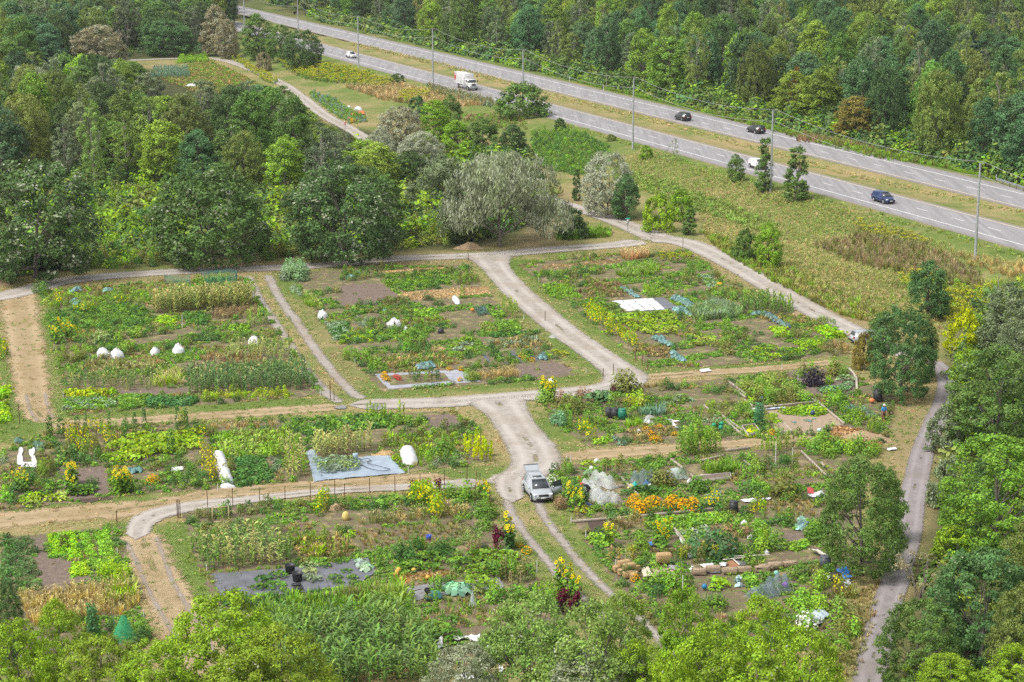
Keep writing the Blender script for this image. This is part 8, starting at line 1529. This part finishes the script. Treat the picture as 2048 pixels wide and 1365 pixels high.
for s, lab in (('1510,605 1770,580','white plank at the back of the dark sheets'), ('1260,660 1310,700','short plank lying across the white sheet'), ('1630,600 1700,665','plank lying across the dark blue black sheet'), ('1480,575 2048,550','long thin plank behind the dark sheets')): board('k', s, lab, M('white_plank',(.60,.55,.48),.7), .14, .06, 'plank', 'board', .3)
# log edges and timber of the lower block
for s, lab in (('240,835 850,790','left half of the long log edge below the orange flowers'), ('860,790 1860,690','right half of the long log edge below the orange flowers')): board('j', s, lab, WOOD, .2, .2, 'log_edge', 'edging')
for v, s, lab in (('j','405,520 530,620','left long board of the net covered bed'), ('j','530,622 800,605','front board of the net covered bed'), ('j','810,335 1010,545','long board between the net bed and the blue tub'), ('j','700,440 850,430','short cross board behind the net bed'), ('j','1375,130 1510,225','board beside the rust coloured flowers'), ('j','1650,345 1690,388','left board of the bare raised bed'), ('j','1640,335 2048,300','back board of the bare raised bed'), ('j','1695,390 2048,345','front board of the bare raised bed'), ('j','1600,300 1740,440','board left of the bare raised bed'), ('n','320,262 520,410','upper timber edge left of the raspberry thicket'), ('n','415,375 520,445','second timber edge left of the raspberry thicket'), ('n','505,475 600,545','thin edge in front of the raspberry thicket'), ('n','255,655 520,850','left timber edge of the asparagus plot'), ('n','270,690 500,890','white rotten board along the asparagus plot'), ('n','730,555 1310,498','timber edge in front of the raspberry thicket'), ('n','1215,430 1320,492','short timber edge at the corner of the thicket'), ('n','1340,500 1640,745','timber edge at the right of the tan plot'), ('n','280,1050 570,1020','timber edge below the dry lane'), ('n','0,1170 270,1110','timber edge beside the pole bean wall'), ('n','0,1340 420,1320','timber edge of the bare bed in the back row'), ('n','1150,1060 1440,1340','long diagonal timber edge in the back row'), ('n','1380,1190 1410,1230','short diagonal board in the back row'), ('n','50,540 100,585','short timber edge in the yellow green row'), ('n','500,1170 580,1230','pale stick edge in the dense bed'), ('k','960,235 1090,400','crumpled white edging in the bean bed')): board(v, s, lab, WOOD, .16, .22)
for s, lab in (('1680,105 1740,160','upper piece of the curved log edge by the big tree'), ('1740,160 1780,230','middle piece of the curved log edge by the big tree'), ('1780,230 1785,360','lower piece of the curved log edge by the big tree')): board('n', s, lab, M('pale_log',(.46,.42,.34),.85), .22, .2, 'log_edge', 'edging')
def planter(v, s, label, soil, h=.35):
    q = np.array([p[:] for p in GP(v, s)]); c = q.mean(0); o = empty('planter_box', Vector(c)+Vector((0,0,.08)), 0, label, 'planter'); q = q-c
    for i in range(4):
        a, d = q[i], q[(i+1) % 4]; L = np.linalg.norm(d-a); b = B(); rbox(b, (*((a+d)/2)[:2], h/2), (L-.06*(i % 2), .06, h), math.atan2(d[1]-a[1], d[0]-a[0]), .01, 0, 1); b.obj('side_board', M('grey_board',(.46,.42,.37),.85,0,(.34,.31,.27),4), o)
    b = B(); b.poly(q*.97+[0,0,h*.82]); b.obj('soil_fill', soil, o)
planter('n','475,790 620,770 685,860 545,890','wooden planter full of lime green lettuce beside the dry lane',DARKSOIL); patch('n','lettuce',[(.36,.46,.03),FRESH],.35,1.7,'490,800 615,785 665,855 550,880','lime lettuce in the wooden planter',use=False)
planter('n','822,780 950,755 1045,850 905,865','wooden planter of bare tan soil beside the dry lane',TANSOIL)
planter('j','1640,340 2048,300 2060,345 1690,390','raised bed of bare soil at the centre right',BARE,.3)
for v, s, lab in (('j','1430,960 1470,950 1545,1075 1510,1095','rumpled white strip in the bean bed'), ('l','235,235 450,225 445,268 270,272','white printed sheet on bare ground in the lower block'), ('l','450,225 575,215 580,235 470,245','torn end of the white printed sheet'), ('l','985,180 1160,140 1205,200 1040,218','white cloth beside the tall airy ash'), ('n','575,565 680,560 690,600 600,605','pale board lying in front of the thicket'), ('m','1450,575 1500,580 1580,680 1540,670','white boards lying in the right of the upper block'), ('m','1500,590 1590,590 1590,605 1510,612','short white board lying across the white boards'), ('p','1398,742 1418,739 1422,745 1402,747','white board lying in the mown strip'), ('b','1218,910 1235,906 1252,932 1234,938','white board lying on the ditch edge'), ('p','1774,899 1792,897 1794,902 1776,904','white pallet on the grass by the footpath')): quad_cloth(v, s, WHITE, 'white_board' if 'board' in lab or 'pallet' in lab else 'white_cloth', lab, 'board' if 'board' in lab or 'pallet' in lab else 'cloth', .03 if 'board' not in lab else .004, 8, .2)
quad_cloth('l','990,135 1050,130 1070,175 1000,178',M('red_cloth',(.42,.06,.06),.8),'red_cloth','red cloth crumpled on the white one','cloth',.10,8,.34)
for v, s, lab in (('d','110,0 130,0 140,110 100,95','left white slab column at the left edge'), ('d','170,10 200,0 215,110 190,105','right white slab column at the left edge'), ('d','130,80 210,85 205,118 140,115','white slab lying between the two columns'), ('d','1000,115 1075,108 1070,128 1005,138','white bag among the leafy bed')): quad_cloth(v, s, WHITE, 'white_slab', lab, 'slab', .05, 7, .2)
# white and clear nets
def hoopnet(v, xy, L, W_, h, rz, mat, label, spikes=3, name='net_cover'):
    p = G(*PX(v, xy)[0]); o = empty(name, p+Vector((0,0,.08)), rz, label, 'net'); n, k = 14, 11; R = []
    for i, t in enumerate(np.linspace(0, 1, n)):
        hh = h*(.62+.38*abs(math.sin(t*PI*spikes)))*(min(t, 1-t)*6 if min(t, 1-t) < .16 else 1)
        R.append([((t-.5)*L, (u-.5)*W_, hh*(1-abs(2*u-1)**1.6)+.02*RNG.normal()) for u in np.linspace(0, 1, k)])
    V = np.array(R); V[...,2] = np.maximum(V[...,2], .01); i = np.arange(n-1)[:,None]*k; j = np.arange(k-1)[None]; b = B(); b.add(V.reshape(-1,3), np.stack([i+j, i+j+1, i+k+j+1, i+k+j], -1).reshape(-1,4)); b.obj('net', mat, o)
    for q in range(spikes+1): x = (q/spikes-.5)*L*.94; b = B(); b.tube([(x, (u-.5)*W_, h*.6*(1-abs(2*u-1)**1.8)+.0) for u in np.linspace(0, 1, 9)], .012, 4); b.obj('hoop', GALV, o)
    return o
hoopnet('j','470,520',3.0,1.3,1.35,2.2,NETW,'tall pointed white net beside the bending person'); hoopnet('j','570,600',2.0,1.5,1.2,2.2,NETW,'white net over pale green plants at the front board'); hoopnet('j','710,590',1.9,1.2,.9,2.2,NETW,'low white net at the right end of the front board'); hoopnet('j','600,400',3.4,1.2,1.2,2.2,NETW,'white peaked net at the back of the net covered bed')
hoopnet('j','1060,390',2.6,1.6,1.4,.3,NETG,'grey netting behind the blue tub'); hoopnet('j','1430,320',2.2,1.4,.9,.1,CLEAR,'clear film dome behind the brown green bush',1); hoopnet('k','1960,990',2.6,1.6,1.0,.6,NETG,'grey wire hoops beside the bright green row'); hoopnet('l','650,1270',2.2,1.6,1.4,.4,NETG,'blue grey hoop cage right of the wire hoops')
heap('j','965,425',.5,.35,.5,M('teal_bag',(.02,.42,.36),.4),'teal_bag','teal bag in front of the grey netting','bag',2); heap('j','920,430',.4,.3,.35,M('pale_yellow_bag',(.62,.55,.2),.5),'yellow_bag','pale yellow bag left of the teal bag','bag',2); heap('j','1100,405',.5,.35,.5,M('bright_blue',(.02,.22,.6),.35),'blue_tub','bright blue bundle in front of the grey netting','bundle',2); heap('j','1140,425',.3,.25,.3,WHITE,'white_bag','white bag right of the blue bundle','bag',2); heap('j','420,630',.6,.3,.2,M('dark_blue',(.01,.07,.22),.35),'blue_tarp','dark blue tarp beside the sunflowers','tarp',2)
for v, xy, lab in (('j','1590,370','white bag beside the clear film dome'), ('j','470,225','white bag in the greens behind the nets'), ('j','530,140','small white bag at the back of the lower block'), ('j','1420,400','grey white bag right of the brown green bush'), ('k','1135,540','white bag right of the yellow green corn'), ('k','1640,480','tall white bag right of the dark round bush'), ('l','275,505','white and red bag at the end of the bean bed'), ('l','350,670','white bag in the tall light beans'), ('l','560,680','white bag at the top of the light bush'), ('l','670,790','white scrap under the light bush'), ('l','530,840','small white scrap in the weeds'), ('m','1240,610','white stone in the weedy bed'), ('m','1120,715','small white scrap in the weedy bed')): heap(v, xy, .26,.2,.34,WHITE,'white_bag',lab,'bag',2)
quad_cloth('l','1000,835 1060,830 1225,890 1150,905',M('beige_tarp',(.55,.52,.45),.6),'beige_tarp','beige tarp draped beside the grey bin','tarp',.09,12,.45); quad_cloth('l','1310,1030 1440,1030 1500,1140 1380,1170',M('blue_tarp',(.01,.22,.75),.3,0,(.03,.30,.80),2),'blue_tarp','bright blue tarp at the foot of the airy ash','tarp',.10,14,.30); quad_cloth('l','1390,1170 1480,1150 1490,1220 1420,1240',M('grey_white_film',(.5,.52,.56),.4),'plastic_film','grey film below the bright blue tarp','film',.08,9,.2); quad_cloth('f','800,980 860,935 905,985 830,1060',M('silver_tarp',(.42,.50,.56),.3),'silver_tarp','silver tarp right of the white flowering bush','tarp',.12,10,.35)
def bin_(v, xy, label, mat, r=.38, h=1.0, name='compost_bin'):
    p = G(*PX(v, xy)[0]); o = empty(name, p+Vector((0,0,.06)), 0, label, 'bin'); b = B(); b.lathe([(0,0),(r*1.12,0),(r*1.05,h*.5),(r*.92,h*.88),(r*.7,h*.9),(0,h*.9)], 16); b.obj('drum', mat, o); b = B(); b.lathe([(r*.95,h*.88),(r*.97,h*.94),(r*.5,h*.98),(r*.12,h),(0,h)], 16); b.obj('lid', mat, o); return o
GRB = M('green_bin',(.01,.16,.10),.4,0,(.02,.2,.12),2); GYB = M('slate_bin',(.06,.065,.085),.45,0,(.08,.085,.10),2)
bin_('l','155,370','black bin with an open top beside the golden flowers',BLACKP); bin_('l','1195,1000','slate grey bin left of the airy ash',GYB,.45,.95); bin_('l','1320,1165','black bin in front of the bright blue tarp',BLACKP,.4,.7); bin_('m','785,545','left black bin in the upper block',BLACKP); bin_('m','850,550','middle dark bin in the upper block',BLACKP,.42); bin_('m','935,560','green bin in the upper block',GRB,.42,1.05); bin_('n','2020,475','black bin standing above the person in blue',BLACKP,.45,1.3); bin_('b','590,635','black tub in the middle block',BLACKP,.35,.5,'black_tub')
def ball(v, xy, r, mat, name, label, cat, sz=.8): 
    b = B(); t = np.linspace(-PI/2, PI/2, 8); b.lathe([(r*math.cos(a), r*sz*(1+math.sin(a))) for a in t], 14); o = tag(b.obj(name, mat, smooth=True), label, cat); o.location = G(*PX(v, xy)[0])+Vector((0,0,.12))
PUMP = M('pumpkin',(.65,.24,.02),.5); ball('b','775,512',.28,PUMP,'pumpkin','orange pumpkin above the leek bed','pumpkin')
for xy, lab in (('80,570','upper pumpkin at the left of the withered leaves'), ('100,545','topmost pumpkin at the left of the withered leaves'), ('70,600','middle pumpkin at the left of the withered leaves'), ('130,650','lowest pumpkin at the left of the withered leaves'), ('270,550','lone pumpkin in the middle of the withered leaves'), ('430,635','pumpkin at the right of the withered leaves')): ball('o',xy,.2,M('yellow_pumpkin',(.62,.38,.06),.5),'pumpkin',lab,'pumpkin')
ball('n','700,490',.3,M('teal_pot',(.03,.30,.34),.3),'teal_pot','teal glazed pot in front of the raspberry thicket','pot',1); ball('n','1955,500',.3,M('coral',(.75,.22,.08),.5),'orange_tub','orange red tub beside the black bin','tub',.8); ball('k','1300,920',.22,M('blue_pot',(.02,.22,.40),.4),'blue_pot','blue pot beside the grey green squash','pot',1); ball('l','740,1245',.24,M('purple_ball',(.30,.08,.55),.4),'purple_ball','purple ball beside the blue grey hoop cage','ball',1); ball('l','640,1110',.22,M('mint_can',(.2,.5,.42),.4),'watering_can','mint green can in the rows below the bales','can',1); ball('n','1360,840',.28,M('pale_blue_pot',(.42,.58,.62),.4),'pale_pot','pale blue pot beside the brown heap','pot'); ball('n','1285,640',.24,M('dark_blue_pot',(.03,.05,.16),.4),'dark_pot','dark blue pot at the end of the salad row','pot',1)
for xy, lab in (('245,765','upper green pot beside the timber edge'), ('155,785','left green pot beside the timber edge'), ('235,810','lower green pot beside the timber edge')): ball('n',xy,.24,M('green_pot',(.01,.28,.14),.4),'green_pot',lab,'pot',1)
b = B(); rbox(b, (0,0,.14), (.75,.4,.28), 0, .1); o = tag(b.obj('yellow_tub', M('yellow_tub',(.75,.38,.02),.4)), 'orange yellow tub beside the low rows of the right block', 'tub'); o.location = G(*PX('c','266,355')[0])+Vector((0,0,.1))
heap('b','1247,658',.75,.4,.3,M('grey_stone',(.36,.35,.33),.9),'flat_stone','flat grey stone on the verge of the gravel road','stone',1); heap('m','1220,600',.7,.4,.4,M('pale_stone',(.42,.46,.44),.8),'rounded_stone','pale rounded stone in the upper block','stone',1); heap('m','1245,560',1.0,.4,.4,M('grey_stone',(.36,.35,.33),.9),'flat_stone','grey flat stone behind the pale one in the upper block','stone',1)
for xy, lab in (('1130,400','blue folding chair lying') ,): pass
quad_cloth('j','1115,1075 1155,1065 1190,1105 1150,1120',M('bright_blue',(.02,.22,.6),.35),'blue_tray','blue and white tray in the lower block','tray',.02,5,.25); quad_cloth('b','405,15 440,10 445,30 415,35',M('sky_blue',(.08,.30,.6),.4),'blue_lid','x','lid',.01,4,.2) if False else None
quad_cloth('n','740,572 960,545 980,560 760,582',M('pale_blue_film',(.46,.53,.60),.3),'plastic_film','pale blue film along the timber edge','film',.04,10,.2)
for v, xy, rx, lab in (('h','105,645',1.1,'white cover in the far garden'), ('h','50,640',.8,'grey white cover in the far garden'), ('g','1125,510',1.6,'white film at the near side of the far garden')): heap(v, xy, rx, rx*.7, .8, WHITE, 'plant_cover', lab, 'cover', 3)
quad_cloth('h','60,660 140,655 145,675 65,680',M('orange_mat',(.55,.16,.04),.7),'orange_mat','orange red mat in the far garden','mat',.05,8,.3)
# green netting tepee in the near block, white plastic edging under the foreground crowns
o = empty('net_tepee', G(*PX('d','730,1115')[0]), 0, 'green net tepee between two bushes at the lower left', 'netting'); b = B(); n = 10; th = np.arange(n)*2*PI/n; V = np.concatenate([np.stack([1.0*np.cos(th), .8*np.sin(th), 0*th+.05], 1), np.stack([.15*np.cos(th), .15*np.sin(th), 0*th+1.9], 1)]); j = np.arange(n); b.add(V, np.stack([j, (j+1) % n, (j+1) % n+n, j+n], 1)); b.obj('net', NETGR, o); b = B(); b.tube([(-.5,0,0),(-.9,0,2.4)], .02, 4); b.obj('pole', GREEN2 if False else M('green_post',(.05,.25,.2),.6), o)
o = empty('net_tepee', G(*PX('o','940,930')[0]), 0, 'pale green net cone in front of the second black fabric', 'netting'); b = B(); V = np.concatenate([np.stack([.28*np.cos(th), .28*np.sin(th), 0*th+.05], 1), np.stack([.04*np.cos(th), .04*np.sin(th), 0*th+1.2], 1)]); b.add(V, np.stack([j, (j+1) % n, (j+1) % n+n, j+n], 1)); b.obj('net', CLEAR, o)
for i, s in enumerate(('575,1130 600,1125 600,1180 570,1180','660,1115 740,1100 750,1120 670,1135','745,1105 825,1100 820,1140 760,1130','860,1140 890,1170 880,1200 855,1180','880,1190 920,1230 905,1265 870,1220','925,1265 945,1280 960,1340 935,1330','670,1330 790,1320 780,1360 680,1363','800,1345 900,1340 900,1363 800,1363')):
    quad_cloth('e', s, WHITE, 'plastic_edging', ('leftmost piece of white plastic edging under the foreground crowns','back left piece of white plastic edging','back middle piece of white plastic edging','upper right piece of white plastic edging','middle right piece of white plastic edging','lower right piece of white plastic edging','front left piece of white plastic edging','front right piece of white plastic edging at the bottom edge')[i], 'edging', .12, 8, .3)
# dead tree at the right edge
o = empty('dead_tree', G(1992, 655), 0, 'bare grey dead tree at the slope foot by the right edge', 'tree'); b = B(); b.tube([(0,0,-.2),(.1,0,3),(-.05,0,6.5)], [.14,.1,.03], 6)
for k in range(14): z = RNG.uniform(2, 6.2); d = rdir(1)[0]; d[2] = abs(d[2])*.6+.2; limb(b, (0,0,z), np.array([0,0,z])+d*RNG.uniform(.8,2.0), .04, .01, 0, 0, 4)
b.obj('trunk', PALEBARK, o)
# ------------------------------------------------ thin summer haze
m = bpy.data.materials.new('haze'); m.use_nodes = True; n = m.node_tree
for x in list(n.nodes):
    if x.type != 'OUTPUT_MATERIAL': n.nodes.remove(x)
pv = nd(n, 'VolumePrincipled', Density=0.00006, Anisotropy=0.0); pv.inputs['Color'].default_value = (.92, .95, 1, 1); lk(n, pv.outputs[0], n.nodes['Material Output'].inputs['Volume'])
b = B(); b.box((0, 2400, 29), (5600, 5600, 64)); tag(b.obj('haze', m), 'thin pale haze in the air over the far wood', 'haze', kind='stuff')
